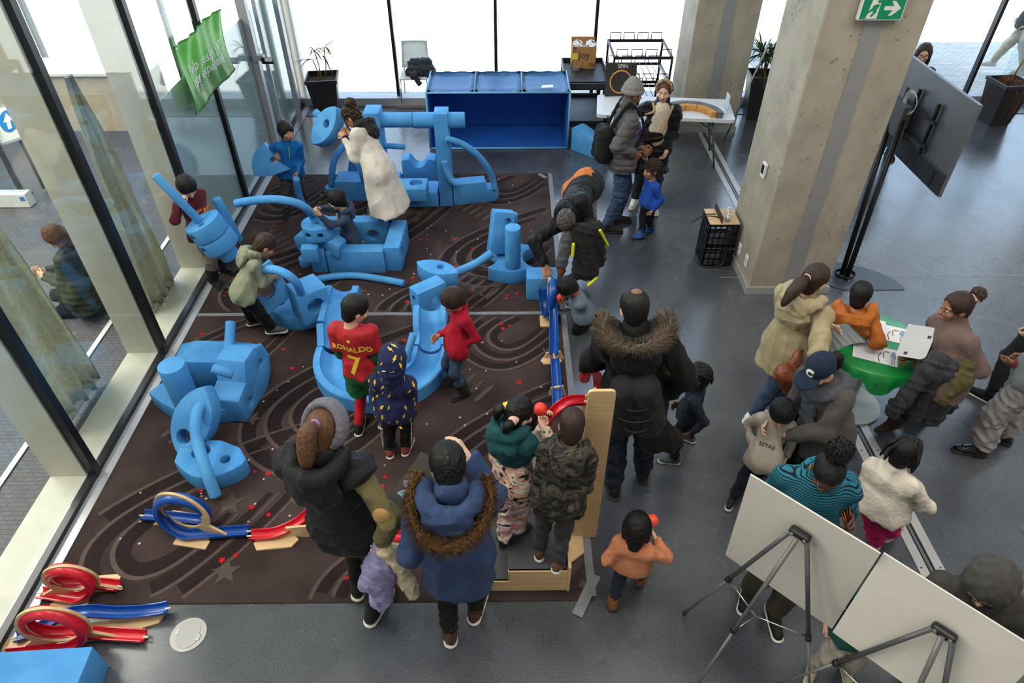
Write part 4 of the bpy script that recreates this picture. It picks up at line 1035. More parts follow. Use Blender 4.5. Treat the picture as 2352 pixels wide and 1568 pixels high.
  if hem > -0.05:
   for sg in (-1, 1):
    o_ = s.Lt * sg * 0.034 * h * w
    v.cap(s.pv + s.U * 0.07 * h + o_ * 0.7, hemp + down * 0.06 + o_, 0.070 * h * belly * w + t, 0.073 * h * w + t + flare, 0.04, (B, 1.04), puff=puff)
   v.cap(s.pv + s.Lt * 0.036 * h, s.pv - s.Lt * 0.036 * h, 0.062 * h + t + 0.02, 0.062 * h + t + 0.02, 0.04)
   v.below(hemp, down, 0.012)
  for i in (0, 1):
   se = s.el[i]; sw = s.wr[i]
   if sleeve >= 1.0:
    d = (sw - se).normalized()
    v.cap(s.sh[i], se, 0.032 * h + t * 0.6, 0.0265 * h + t * 0.6, 0.035, puff=puff)
    v.cap(se, sw - d * 0.004, 0.0268 * h + t * 0.6, 0.0195 * h + t * 0.55, 0.025, cut=True, puff=puff)
   else:
    v.cap(s.sh[i], s.sh[i].lerp(se, sleeve), 0.036 * h + t, 0.036 * h + t, 0.04, cut=True)
  if collar > 0:
   v.cap(s.ch - s.U * 0.02, s.ch + s.U * collar, 0.045 * h + t * 0.7, 0.036 * h + t * 0.7 + 0.004, 0.02)
  if quilt: v.quilt(quilt[0], quilt[1], s.pv, s.U)
  if folds: v.folds(folds, wl, s.seed, 1.0, (1, 1, 0.55))
  o = grow(name, v, m, s.root); s.top_obj = o
  return s
 def hood(s, m, name='hood', size=1.0, fur=None, furlen=0.03, furpos='back'):
  h = s.h; k = size * (0.55 + 0.3 * h)
  B = s.B; U = s.U; L = s.Lt
  c = s.ch - B * 0.075 * k + U * 0.005
  v = Vol(0.009)
  pts = []
  for a in range(-105, 106, 21):
   r = math.radians(a); pts.append(s.ch - B * 0.02 * k + U * (0.082 - 0.03 * abs(a) / 105) * k + (-B * math.cos(r) * 0.108 + L * math.sin(r) * 0.110) * k - U * 0.03 * k * math.cos(r))
  v.path(pts, 0.036 * k, 0.03)
  v.ell(s.ch - B * 0.12 * k - U * 0.05 * k, (0.125 * k, 0.062 * k, 0.115 * k), Matrix((L, B, U)).transposed(), 0.05)
  v.ell(s.ch - B * 0.03 * k + U * 0.10 * k, (0.072 * k, 0.06 * k, 0.06 * k), Matrix((L, B, U)).transposed(), 0.02, 's')
  v.folds(0.006, 0.12, s.seed + 5)
  grow(name, v, m, s.root)
  if fur is not None:
   fp = []
   for a in range(-120, 121, 20):
    r = math.radians(a)
    if furpos == 'back': fp.append(s.ch - B * 0.03 * k + (-B * math.cos(r) * 0.185 + L * math.sin(r) * 0.165) * k + U * (0.03 - 0.085 * math.cos(r)) * k)
    else: fp.append(s.ch - B * 0.02 * k + (-B * math.cos(r) * 0.135 + L * math.sin(r) * 0.155) * k + U * (0.075 - 0.01 * math.cos(r)) * k)
   s.fur(fp, fur, 0.024 * k, furlen * 1.35 * k)
  return s
 def fur(s, pts, m, r, ln, n=6000, name='fur_trim'):
  pts = spline(pts, 4); rnd = random.Random(s.seed); bm = bmesh.new()
  bm_tube(bm, pts, r, 10)
  for _ in range(n):
   i = rnd.randrange(len(pts) - 1); p = pts[i].lerp(pts[i + 1], rnd.random()); t = (pts[i + 1] - pts[i]).normalized()
   d = Vector((rnd.gauss(0, 1), rnd.gauss(0, 1), rnd.gauss(0, 1))); d = (d - t * d.dot(t)).normalized()
   b = p + d * r * 0.8; e = b + (d + t * rnd.gauss(0, 0.35) + Vector((0, 0, -0.15))).normalized() * ln * rnd.uniform(0.6, 1.2); x = d.cross(t).normalized() * 0.003
   bm.faces.new([bm.verts.new(b + x), bm.verts.new(b - x), bm.verts.new(e)])
  for w in bm.verts: w.co -= s.root.location
  o = link(name, bm_mesh(bm, name), s.root, m); o['kind'] = 'stuff'
  return s
 def legs(s, m, name='trousers', t=0.014, folds=0.005, shorts=False, ankle=0.0, flare=0.0, res=0.0105, skirt=None, base_t=None):
  h = s.h; v = Vol(res)
  v.cap(s.pv + s.Lt * 0.036 * h, s.pv - s.Lt * 0.036 * h, 0.054 * h + t, 0.054 * h + t, 0.03); v.cap(s.pv, s.pv + s.U * 0.05 * h, 0.064 * h + t, 0.062 * h + t, 0.04, (s.B, 1.2))
  for i in (0, 1):
   k = s.kn[i]; a = s.an[i]
   v.cap(s.hip[i].lerp(s.pv, 0.22), k, 0.047 * h + t, 0.035 * h + t, 0.03)
   if not shorts:
    e = a.lerp(k, ankle); v.cap(k, e, 0.0355 * h + t, 0.0255 * h + t + flare, 0.025, cut=True)
   else:
    pass
  if shorts:
   v.ops = v.ops[:2]
   for i in (0, 1):
    d = (s.kn[i] - s.hip[i]).normalized(); v.cap(s.hip[i], s.hip[i].lerp(s.kn[i], 0.82), 0.05 * h + t, 0.058 * h + t, 0.03, cut=True)
  if folds: v.folds(folds, 0.13, s.seed + 11, 1.2, (1, 1, 1.4))
  grow(name, v, m, s.root); return s
 def leggings(s, m, name='sock', t=0.004, hi=0.95):
  for i in (0, 1):
   v = Vol(0.008); v.cap(s.kn[i].lerp(s.an[i], 1 - hi), s.an[i], 0.034 * s.h + t, 0.022 * s.h + t, 0.02); grow(name, v, m, s.root)
  return s
 def shoes(s, m, sole=None, boot=0.0, bm_=None, name='shoe', cuff=None, trim=None, t=0.0):
  h = s.h; q = 0.155 * h / 0.26 * (1.06 if h < 1.3 else 1.0)
  for i in (0, 1):
   a = s.an[i]; f = s.fd[i]; zb = a.z - (0.045 * h + 0.012)
   fl = getattr(s, 'footup', (None, None))[i]
   U = Vector((0, 0, 1)); ff = f
   if fl is not None: ff, U = Vector(fl[0]).normalized(), Vector(fl[1]).normalized()
   sd = ff.cross(U).normalized(); g = a - U * (0.045 * h + 0.012)
   v = Vol(0.0075)
   v.cap(g + U * 0.042 * q - ff * 0.045 * q, g + U * 0.034 * q + ff * 0.150 * q, 0.039 * q, 0.036 * q, 0.02)
   v.cap(g + U * 0.075 * q - ff * 0.02 * q, g + U * 0.05 * q + ff * 0.085 * q, 0.042 * q, 0.034 * q, 0.03)
   v.cap(g + U * 0.05 * q - ff * 0.02 * q, a + U * (0.012 * q) - ff * 0.005, 0.040 * q, 0.036 * q + t, 0.02)
   if boot > 0:
    kd = (s.kn[i] - a).normalized(); v.cap(a - kd * 0.02, a + kd * boot, 0.040 * q + t, 0.031 * h + t + 0.004, 0.02, cut=True); v.folds(0.003, 0.06, s.seed)
   v.below(g + U * 0.012, -U, 0.006)
   o = grow(name, v, m, s.root)
   w = Vol(0.0075)
   w.cap(g + U * 0.016 * q - ff * 0.048 * q, g + U * 0.016 * q + ff * 0.155 * q, 0.046 * q, 0.043 * q, 0.02, (U, 1.0))
   w.below(g + U * 0.024, U, 0.005).below(g + U * 0.001, -U, 0.004)
   so = grow('sole', w, sole or M_SOLED, s.root); so.parent = o; so.matrix_parent_inverse = Matrix.Identity(4); so.location = (0, 0, 0)
   # laces
   if trim is not None:
    lb = bmesh.new()
    for k in range(4):
     p = g + U * (0.093 - 0.008 * k) * q + ff * (0.02 + 0.026 * k) * q
     bm_tube(lb, [p - sd * 0.022 * q - U * 0.006, p + U * 0.006 * q, p + sd * 0.022 * q - U * 0.006], 0.004, 5)
    for vv in lb.verts: vv.co -= s.root.location
    lo = link('laces', bm_mesh(lb, 'laces'), s.root, trim); lo.parent = o; lo.matrix_parent_inverse = Matrix.Identity(4)
  return s
 # ------------------------------------------------------------ hair and headgear
 def strand(s, crown=(0, -0.03, 0.10), k=26.0):
  c = s.at(*crown); R = s.hR
  def f(v):
   d = v - v3(c); x = d @ v3(R.col[0]); y = d @ v3(R.col[1]); z = d @ v3(R.col[2]); a = np.arctan2(y, x); r = np.sqrt(x * x + y * y + z * z)
   return np.stack([np.cos(a) * k, np.sin(a) * k, r * 22], 1)
  return f
 def hair(s, m, style='short', vol=1.0, fringe=True, name='hair', messy=0.0018):
  q = s.q; R = s.hR; at = s.at; g = 0.010 * vol
  v = Vol(0.0062)
  v.ell(at(0, -0.016, 0.028), ((0.078 + g) * q, (0.095 + g) * q, (0.088 + g) * q), R)
  v.ell(at(0, -0.045, -0.03), (0.068 * q, 0.058 * q, 0.072 * q), R, 0.03)
  v.ell(at(0, -0.05, -0.078), (0.052 * q, 0.042 * q, 0.045 * q), R, 0.03)
  if style in ('bowl', 'bob', 'long'): 
   v.ell(at(0, -0.01, 0.005), ((0.083 + g) * q, (0.085 + g) * q, (0.085) * q), R, 0.03)
  fz = -0.022 if fringe else -0.012
  v.ell(at(0, 0.085, -0.075 + (0.0 if fringe else 0.045)), (0.064 * q, 0.068 * q, 0.092 * q), R, 0.012, 's')
  if style == 'short':
   for sg in (-1, 1): v.ell(at(sg * 0.085, 0.002, -0.05), (0.028 * q, 0.036 * q, 0.045 * q), R, 0.012, 's')
  if style in ('bob', 'long'):
   dn = 0.12 if style == 'bob' else 0.27
   for sg in (-1, 1):
    p0 = at(sg * 0.070, -0.015, -0.01); p1 = at(sg * 0.074, -0.02, -0.09)
    if style == 'bob': v.cap(p0, p1, 0.030 * q, 0.024 * q, 0.02)
    else:
     p2 = s.sh[0].lerp(s.sh[1], 0.5 - sg * 0.22 * (1 if (s.sh[0] - s.sh[1]).dot(s.hR.col[0]) < 0 else -1)) + s.B * 0.03 + Vector((0, 0, -0.02))
     v.cap(p0, p1, 0.030 * q, 0.028 * q, 0.02).cap(p1, at(sg * 0.082, -0.01, -0.22), 0.028 * q, 0.018 * q, 0.02)
   v.cap(at(0, -0.07, -0.02), at(0, -0.075, -dn), 0.062 * q, 0.045 * q, 0.03, (R.col[1], 1.5))
  v.folds(messy, 0.035, s.seed, 1.5)
  o = grow(name, v, m, s.root, s.strand())
  s.hair_obj = o
  return s
 def tail(s, m, pts, rs, name='ponytail', tie=None, local=True, messy=0.002):
  """pts in head space (metres for an adult head)"""
  P_ = [s.at(*p) if local else Vector(p) for p in pts]; sp = spline(P_, 4); n = len(sp)
  rr = [np.interp(i / (n - 1), np.linspace(0, 1, len(rs)), rs) * s.q for i in range(n)]
  v = Vol(0.0062); v.path(sp, [float(x) for x in rr], 0.01); v.folds(messy, 0.03, s.seed + 3, 1.5)
  o = grow(name, v, m, s.root, lambda V_: np.stack([V_[:, 0] * 160, V_[:, 1] * 160, V_[:, 2] * 18], 1))
  if tie is not None:
   w = Vol(0.005); d = (sp[1] - sp[0]).normalized(); a = sp[0]
   w.cap(a - d * 0.012, a + d * 0.012, rs[0] * s.q + 0.008, rs[0] * s.q + 0.008); grow('hair_tie', w, tie, s.root)
  return s
 def part(s, name, m, vol, sub=None):
  o = grow(name, vol, m, s.root); return o
 def decal(s, target, pts_mesh, centre, normal, up, m, name, lift=0.003):
  """flat lettering or motif (mesh in its xy plane) laid onto a garment"""
  n = Vector(normal).normalized(); u = Vector(up); u = (u - n * u.dot(n)).normalized(); r = u.cross(n).normalized()
  me = target.data; bv = BVHTree.FromPolygons([x.co[:] for x in me.vertices], [p.vertices[:] for p in me.polygons])
  loc = s.root.location; c = Vector(centre) - loc
  bm = bmesh.new(); bm.from_mesh(pts_mesh)
  bmesh.ops.triangulate(bm, faces=bm.faces[:])
  for _ in range(1):
   es = [e for e in bm.edges if e.calc_length() > 0.02]
   if es: bmesh.ops.subdivide_edges(bm, edges=es, cuts=1)
  for w in bm.verts:
   p = c + r * w.co.x + u * w.co.y
   hit = bv.ray_cast(p + n * 0.35, -n, 0.9)
   w.co = (hit[0] + n * (lift + w.co.z)) if hit[0] is not None else p
  o = link(name, bm_mesh(bm, name), s.root, m); return o
# ================================================================ the people
HB = hair_mat('black', (18, 15, 15)); HBR = hair_mat('dark_brown', (52, 36, 28)); HBB = hair_mat('brown', (92, 62, 40)); HG = hair_mat('grey_black', (66, 64, 62), 2.2)
HBL = hair_mat('jet', (13, 11, 11)); HCU = hair_mat('curly_brown', (58, 42, 32))
C_BLACK = cloth('black', (17, 17, 19)); C_NAVY = cloth('navy', (24, 27, 42)); C_JEAN = cloth('denim', (56, 74, 102), 0.85, 0.25); C_JEAND = cloth('dark_denim', (34, 40, 56), 0.85, 0.2)
C_GREYD = cloth('charcoal', (52, 52, 56)); C_SHOEB = cloth('black_shoe', (26, 26, 28), 0.6); C_BOOTB = cloth('brown_boot', (78, 52, 40), 0.7)
C_YEL = mat('print_yellow', (238, 196, 48), 0.7, 0.05); C_WHT = mat('print_white', (228, 226, 220), 0.7, 0.04); C_DARKP = mat('print_dark', (52, 52, 58), 0.7, 0.05)
def backpack(f, m, w=0.16, d=0.10, hgt=0.24, pocket=True, drop=0.20, strapm=None):
 h = f.h; c = f.ch - f.U * drop * h * 0.98 - f.B * (0.088 * h + d * 0.75)
 v = Vol(0.0105); L = f.Lt; U = f.U; B = f.B
 for sg in (-1, 1): v.cap(c + L * sg * w * 0.45 - U * hgt * 0.62, c + L * sg * w * 0.36 + U * hgt * 0.55, w * 0.62, w * 0.5, 0.05, (B, w * 0.60 / d))
 v.folds(0.004, 0.12, f.seed)
 bp = grow('backpack', v, m, f.root)
 if pocket:
  v = Vol(0.009); p = c - B * d * 0.75 - U * hgt * 0.32
  v.cap(p - L * w * 0.38, p + L * w * 0.38, hgt * 0.30, hgt * 0.30, 0.03, (B, 3.2)); v.folds(0.003, 0.09, f.seed + 1); o = grow('pocket', v, m, f.root); o.parent = bp; o.matrix_parent_inverse = Matrix.Identity(4)
  zb = bmesh.new()
  for k, (zz, ww) in enumerate(((0.02, 0.62), (0.30, 0.55), (-0.38, 0.45))):
   a = [c + L * w * ww * math.sin(t) - B * (d * 1.02 * math.cos(t * 0.8) + (0.035 if zz < 0.1 else 0.0)) + U * (hgt * zz + 0.05 * hgt * math.cos(t * 1.4)) for t in [-1.3 + 2.6 * i / 12 for i in range(13)]]
   bm_tube(zb, a, 0.0045, 5)
  for q in zb.verts: q.co -= f.root.location
  o = link('zip', bm_mesh(zb, 'zip'), f.root, M_BLACKM); o.parent = bp; o.matrix_parent_inverse = Matrix.Identity(4)
 for i, sg in ((0, 1), (1, -1)):
  s0 = f.sh[i].lerp(f.ch, 0.42); up = 0.052 * h + 0.02
  pts = [c + L * sg * w * 0.42 + U * hgt * 0.75 + B * d * 0.4, s0 + U * up - B * 0.05, s0 + U * (up + 0.012) + B * 0.03, s0 + B * (0.085 * h) - U * 0.02 * h, s0 + B * 0.095 * h - U * 0.14 * h + L * sg * 0.01, s0 + L * sg * 0.05 * h - U * 0.22 * h]
  v = Vol(0.009); v.path(spline(pts, 4), 0.022, 0.01, flat=(f.B * 0.5 + f.U * 0.5, 1.8)); o = grow('strap', v, strapm or m, f.root); o.parent = bp; o.matrix_parent_inverse = Matrix.Identity(4)
 v = Vol(0.007); t = c + U * hgt * 1.12 + B * d * 0.3; v.path([t - L * 0.04 - U * 0.03, t - L * 0.03 + U * 0.035, t + L * 0.03 + U * 0.035, t + L * 0.04 - U * 0.03], 0.010, 0.008); o = grow('handle', v, strapm or m, f.root); o.parent = bp; o.matrix_parent_inverse = Matrix.Identity(4)
 return bp
def bundle(name, label, cat, lumps, m, folds=0.012, wl=0.11, res=0.0105, seed=3, root=None, group=None):
 """carried garment: lumps of (a, b, ra, rb, flat or None)"""
 v = Vol(res)
 for q in lumps: v.cap(q[0], q[1], q[2], q[3], 0.035, q[4] if len(q) > 4 else None)
 v.folds(folds * 0.75, wl * 1.25, seed, 1.6)
 if root is None:
  root = empty(name, Vector(lumps[0][0]), label, cat, group)
 return grow('cloth' if root.get('category') != 'person' else name, v, m, root), root
def lace(rgb=(200, 200, 200)): return mat('lace_%d' % rgb[0], rgb, 0.8, 0.05)

# 1 boy in maroon sweatshirt by the window
f = Figure('boy in maroon sweatshirt and dark boots by the glass wall, gripping a foam noodle', 1.33, 125, (P(512, 622, CZ), P(494, 652, CZ)), P(429, 428, 1.20), 135, 34,
           hands=(P(492, 575, 0.62), P(418, 464, 1.17)), elbow=(None, Vector((-0.3, -0.8, -0.8))))
f.body('asian', curl=(0.5, 1.2), palm=(None, Vector((0.9, 0.3, 0)))); f.top(cloth('maroon', (92, 34, 42)), 'sweatshirt', 0.016, 0.04); f.legs(cloth('grey_beige', (150, 138, 126)), 'trousers', 0.016, 0.008)
f.shoes(cloth('black_boot', (36, 36, 42), 0.55), M_SOLED, boot=0.17, t=0.026); f.hair(HB, 'bowl', 1.2)
f.decal(f.top_obj, text_mesh('OWARD', 0.055, spacing=1.1, bold=0.002), f.ch - f.U * 0.16 + f.B * 0.1 + f.Lt * 0.03, f.B + f.U * 0.25, f.U, mat('print_gold', (214, 130, 44), 0.7, 0.05), 'lettering')
f.decal(f.top_obj, text_mesh('S', 0.05, bold=0.002), f.ch - f.U * 0.25 + f.B * 0.1 - f.Lt * 0.08, f.B, f.U, mat('print_gold', (214, 130, 44)), 'lettering')
da = P(463, 507, 0.97); db = P(512, 566, 0.66); dm_ = da.lerp(db, 0.52); ax = (db - da).normalized()
foam_cyl('upper of two stacked foam drums carried by the boy in maroon', dm_ - ax * 0.003, da, 0.185, holes=(((0.09, 0.02, 0.2), (0, 0, 1), 0.034, 0.2), ((-0.03, -0.16, 0.1), (0, -1, 0), 0.036, 0.2), ((0.13, -0.10, 0.1), (1, -0.8, 0), 0.036, 0.2)))
foam_cyl('lower of two stacked foam drums carried by the boy in maroon', db, dm_ + ax * 0.003, 0.185, holes=(((-0.03, -0.16, 0.1), (0, -1, 0), 0.036, 0.2), ((0.13, -0.10, 0.1), (1, -0.8, 0), 0.036, 0.2)))
foam_cyl('small foam block stub below the stacked foam drums', db + ax * 0.005, db + ax * 0.14, 0.10)
noodle('straight foam noodle plugged into the carried foam drum', [P(356, 402, 1.47), da + Vector((-0.02, 0.0, -0.01))], 0.042, False)
noodle('straight foam noodle leaning between the two boys by the window', [P(496, 455, 1.02), P(550, 552, 0.50)], 0.045, False)

# 2 boy in green hoodie
f = Figure('boy in sage green hoodie and black trousers bending over a holed foam block', 1.24, 66, (P(585, 748, CZ), P(634, 772, CZ)), P(610, 562, 1.00), 60, 48,
           hands=(P(640, 628, 0.68), P(638, 640, 0.60)), pelvis=P(556, 672, 0.62), elbow=(None, Vector((0, -0.6, -0.8))), footdir=(70, 85))
f.body('tan', curl=(0.6, 0.6), eyes=False); f.top(cloth('sage', (140, 146, 122)), 'hoodie', 0.022, 0.05, folds=0.008); f.hood(cloth('sage', (140, 146, 122)), size=0.92)
f.legs(C_BLACK, 'trousers', 0.022, 0.008); f.shoes(cloth('grey_trainer', (70, 78, 84), 0.6, 0.4, scale=30), M_SOLE, trim=lace((120, 170, 170))); f.hair(HBR, 'short', 0.7)

# 3 boy in blue fleece
f = Figure('smiling boy in bright blue fleece holding a fin-shaped foam piece', 1.24, 160, (P(702, 472, CZ), P(660, 494, CZ)), P(657, 300, 1.13), 140, 0,
           hands=(P(682, 408, 0.60), P(634, 358, 0.80) + V(0, -0.12, 0)), elbow=(None, Vector((-0.8, 0.4, -0.5))))
f.body('tan', curl=(1.0, 0.8)); f.top(cloth('blue_fleece', (24, 112, 186)), 'fleece', 0.018, 0.05, collar=0.03); f.legs(cloth('slate', (72, 68, 70)), 'trousers', 0.018, 0.007)
f.shoes(cloth('dark_trainer', (30, 32, 40), 0.6, 0.3), M_SOLED, trim=lace((120, 170, 60))); f.hair(HB, 'bowl', 1.0)
v = Vol(0.006); v.cap(f.ch + f.B * 0.085 - f.U * 0.01, f.ch + f.B * 0.108 - f.U * 0.13, 0.006, 0.006); f.part('zip', mat('lime', (170, 200, 60), 0.6, 0.05), v)
fp = P(632, 352, 0.80)
fin = [(-0.20, -0.17)] + [(-0.20 + 0.10 * i / 6 - 0.06 * math.sin(math.pi * i / 6), -0.17 + 0.36 * i / 6) for i in range(1, 6)] + [(-0.04, 0.20)] + [(-0.04 + 0.26 * i / 6, 0.20 - 0.34 * i / 6 - 0.05 * math.sin(math.pi * i / 6)) for i in range(1, 6)] + [(0.22, -0.15), (0.0, -0.19)]
foam_prism('fin-shaped foam piece with a hand hole held by the boy in blue fleece', fin, 0.11, frame(fp + Vector((-0.02, -0.10, -0.02)), (0.95, 0.1, 0.1), (0.0, 0.35, 0.95)), holes=((0.05, -0.02, 0.05),))
noodle('bent foam noodle held upright by the boy in blue fleece', [P(680, 410, 0.64), P(686, 445, 0.40), P(700, 478, 0.16), P(718, 498, 0.06)], 0.042)

# 4 woman in white coat
f = Figure('woman in long off-white coat with curly hair bun lifting a leaf-shaped foam block', 1.64, -78, (P(862, 528, 0.0), P(900, 522, 0.0)), P(806, 266, 1.46), -82, 30,
           hands=(P(784, 318, 1.20), P(790, 312, 1.24)), pelvis=P(874, 398, 0.90), elbow=(Vector((0.3, -0.5, -0.9)), None))
f.body('tan', curl=(0.9, 0.9)); f.top(cloth('offwhite', (214, 206, 196)), 'coat', 0.036, 0.27, folds=0.007, flare=0.085, wl=0.2, hemdir=(0.15, -0.02, -1), belly=1.1); f.hood(cloth('black_hood', (38, 38, 40)), size=0.95)
f.legs(cloth('grey_flare', (84, 86, 94)), 'trousers', 0.02, flare=0.03); f.shoes(C_SHOEB, M_SOLE)
f.hair(HCU, 'short', 0.9, False, messy=0.008); f.tail(HCU, [(0, -0.06, 0.075), (0, -0.085, 0.11), (0.0, -0.065, 0.125)], [0.045, 0.05, 0.035], 'hair_bun', messy=0.012)
for sg in (-1, 1): f.tail(HCU, [(sg * 0.066, 0.055, 0.02), (sg * 0.078, 0.066, -0.07), (sg * 0.072, 0.064, -0.15)], [0.010, 0.009, 0.006], 'hair_strand')
v = Vol(0.008); v.cap(f.wr[0] - f.hd[0] * 0.05, f.wr[0] + f.hd[0] * 0.012, 0.036, 0.034, cut=True); f.part('knit_cuff', C_BLACK, v)
lc = P(764, 296, 1.22)
foam_prism('leaf-shaped foam block held up in front of the woman in the white coat', lens(0.52, 0.30), 0.15, frame(lc + Vector((0.0, 0.0, 0)), (0.62, 0.2, 0.75), (-0.55, 0.70, 0.35)), holes=((0.04, -0.02, 0.045),))
noodle('foam noodle poking through the lifted leaf-shaped block', [P(722, 256, 1.38), P(752, 284, 1.26)], 0.045, False)
noodle('foam noodle end gripped below the lifted leaf-shaped block', [lc + Vector((0.05, -0.05, 0.02)), P(796, 322, 1.10)], 0.04, False)

# 5 boy inside the fort
f = Figure('boy in slate blue hoodie kneeling in the foam fort, pulling on the long noodle', 1.16, -104, (P(845, 560, 0.02), P(850, 552, 0.02)), P(772, 458, 0.80), -112, 16,
           hands=(P(724, 490, 0.80), P(716, 480, 0.82)), pelvis=P(806, 546, 0.24), elbow=(Vector((0, -0.6, -0.8)), None))
f.body('asian', curl=(1.1, 1.1)); f.top(cloth('slate_blue', (62, 76, 100)), 'hoodie', 0.016, 0.05); f.hood(cloth('slate_blue', (62, 76, 100)), size=0.8)
f.legs(cloth('lightgrey_pants', (176, 174, 172)), 'trousers', 0.016); f.shoes(C_SHOEB, M_SOLED); f.hair(HB, 'bowl', 1.1)
v = Vol(0.008); v.cap(f.ch + f.B * 0.06 - f.U * 0.05, f.ch + f.B * 0.085 - f.U * 0.24, 0.035, 0.04, 0.02, (f.B, 1.1)); f.part('undershirt', cloth('cream_tee', (196, 186, 164)), v)

# 6 boy in football shirt
def m_jersey():
 m, n, l, b = nt('cloth_jersey'); tc = n.new('ShaderNodeTexCoord'); sp = n.new('ShaderNodeSeparateXYZ'); l.new(tc.outputs['Object'], sp.inputs[0])
 a = n.new('ShaderNodeMath'); a.operation = 'MULTIPLY_ADD'; a.inputs[1].default_value = -1.15; l.new(sp.outputs[0], a.inputs[0]); l.new(sp.outputs[2], a.inputs[2])
 lt = n.new('ShaderNodeMath'); lt.operation = 'LESS_THAN'; lt.inputs[1].default_value = 0.635; l.new(a.outputs[0], lt.inputs[0])
 mx = n.new('ShaderNodeMixRGB'); mx.inputs[1].default_value = srgb(170, 22, 34); mx.inputs[2].default_value = srgb(20, 92, 56); l.new(lt.outputs[0], mx.inputs[0]); l.new(mx.outputs[0], b.inputs['Base Color']); b.inputs['Roughness'].default_value = 0.75
 return m
f = Figure('boy in red and green football shirt, green shorts and red socks beside the trough', 1.40, 14, (P(826, 990, CZ), P(884, 974, CZ)), P(818, 708, 1.29), 62, 22, hands=('front', 'front'))
f.body('light', eyes=False); f.top(m_jersey(), 'football_shirt', 0.020, 0.005, sleeve=0.72, folds=0.006); f.legs(cloth('green_shorts', (18, 96, 58), 0.6), 'shorts', 0.034, 0.004, shorts=True)
f.leggings(cloth('red_sock', (190, 24, 40))); f.shoes(C_SHOEB, M_SOLE, trim=lace((90, 90, 90))); f.hair(HB, 'short', 1.2)
v = Vol(0.009)
for i in (0, 1): v.cap(f.sh[i].lerp(f.el[i], 0.6), f.el[i], 0.042 * f.h, 0.036 * f.h, 0.02); v.cap(f.el[i], f.wr[i], 0.034 * f.h, 0.026 * f.h, 0.02, cut=True)
f.part('undershirt_sleeves', cloth('green_sleeve', (20, 78, 54)), v)
bk = f.ch - f.U * 0.155 - f.B * 0.1
f.decal(f.top_obj, text_mesh('RONALDO', 0.068, spacing=1.02, bold=0.0022), bk, -f.B + f.U * 0.1, f.U, C_YEL, 'lettering')
f.decal(f.top_obj, text_mesh('7', 0.235, bold=0.006), bk - f.U * 0.165, -f.B, f.U, C_YEL, 'shirt_number')
bm = bmesh.new(); bmesh.ops.create_circle(bm, cap_ends=True, segments=12, radius=0.015); f.decal(f.top_obj, bm_mesh(bm, 'crest'), bk + f.U * 0.085, -f.B, f.U, C_YEL, 'crest')

# 7 toddler in lightning coat
BOLT = [(0.0, 0.030), (0.014, 0.030), (0.006, 0.008), (0.015, 0.008), (-0.010, -0.032), (-0.002, -0.005), (-0.012, -0.005)]
def scatter_bolts(f, target, n, seed, size=1.0, m=None):
 rnd = random.Random(seed); me = target.data; ps = me.polygons; bm = bmesh.new(); used = []
 tries = 0
 while len(used) < n and tries < n * 40:
  tries += 1; p = ps[rnd.randrange(len(ps))]
  if any((p.center - q).length < 0.052 * size for q in used): continue
  used.append(p.center.copy()); nn = p.normal; u = Vector((0, 0, 1)) - nn * nn.z
  if u.length < 0.15: u = Vector((0, 1, 0)) - nn * nn.y
  u.normalize(); r = u.cross(nn); a = rnd.uniform(-0.5, 0.5); u, r = u * math.cos(a) + r * math.sin(a), r * math.cos(a) - u * math.sin(a); k = rnd.choice((0.6, 0.85, 1.15)) * size
  bm.faces.new([bm.verts.new(p.center + nn * 0.0035 + r * x * k + u * y * k) for x, y in BOLT])
 o = link('lightning_print', bm_mesh(bm, 'bolts'), f.root, m or C_YEL); o['kind'] = 'stuff'
f = Figure('toddler in navy hooded coat with yellow lightning bolts, seen from behind', 1.20, 2, (P(896, 1042, CZ), P(934, 1036, CZ)), P(902, 826, 1.05), 5, 14, hands=('front', 'front'))
CB = cloth('bolt_navy', (32, 40, 82)); f.body('tan', eyes=False); f.top(CB, 'coat', 0.040, 0.07, folds=0.006, flare=0.012, belly=1.05)
f.legs(C_BLACK, 'trousers', 0.016); f.shoes(cloth('rust_shoe', (120, 60, 48)), M_SOLE)
v = Vol(0.0085); v.ell(f.at(0, -0.012, 0.02), (0.112 * f.q, 0.128 * f.q, 0.122 * f.q), f.hR); v.cap(f.at(0, -0.04, -0.06), f.ch, 0.10 * f.q, 0.10 * f.q, 0.04); v.ell(f.at(0, 0.13, -0.02), (0.075 * f.q, 0.07 * f.q, 0.10 * f.q), f.hR, 0.02, 's'); v.folds(0.004, 0.1, 5)
hd = f.part('hood', CB, v); scatter_bolts(f, f.top_obj, 62, 4); scatter_bolts(f, hd, 22, 6, 0.9)
v = Vol(0.006); v.cap(f.at(-0.05, -0.135, -0.03), f.at(0.04, -0.135, -0.03), 0.006, 0.006); f.part('reflective_strip', C_WHT, v)
v = Vol(0.007)
for i, sg in ((0, 1), (1, -1)): v.cap(f.hip[i] + f.Lt * sg * 0.075, f.an[i] + f.Lt * sg * 0.045, 0.006, 0.006)
f.part('side_piping', C_WHT, v)

# 8 boy in red jumper
f = Figure('boy in red zip-neck jumper, jeans and black snow boots beside the steep channel', 1.17, -112, (P(1066, 908, CZ), P(1048, 884, CZ)), P(1039, 688, 1.03), -115, 34, hands=(P(1056, 806, 0.52), 'front'))
f.body('tan'); f.top(cloth('red_jumper', (170, 16, 44)), 'jumper', 0.016, 0.06, collar=0.035); f.legs(C_JEAN, 'jeans', 0.012); f.shoes(cloth('black_boot', (36, 36, 42)), M_SOLED, boot=0.12, t=0.022); f.hair(HBR, 'bowl', 1.15)

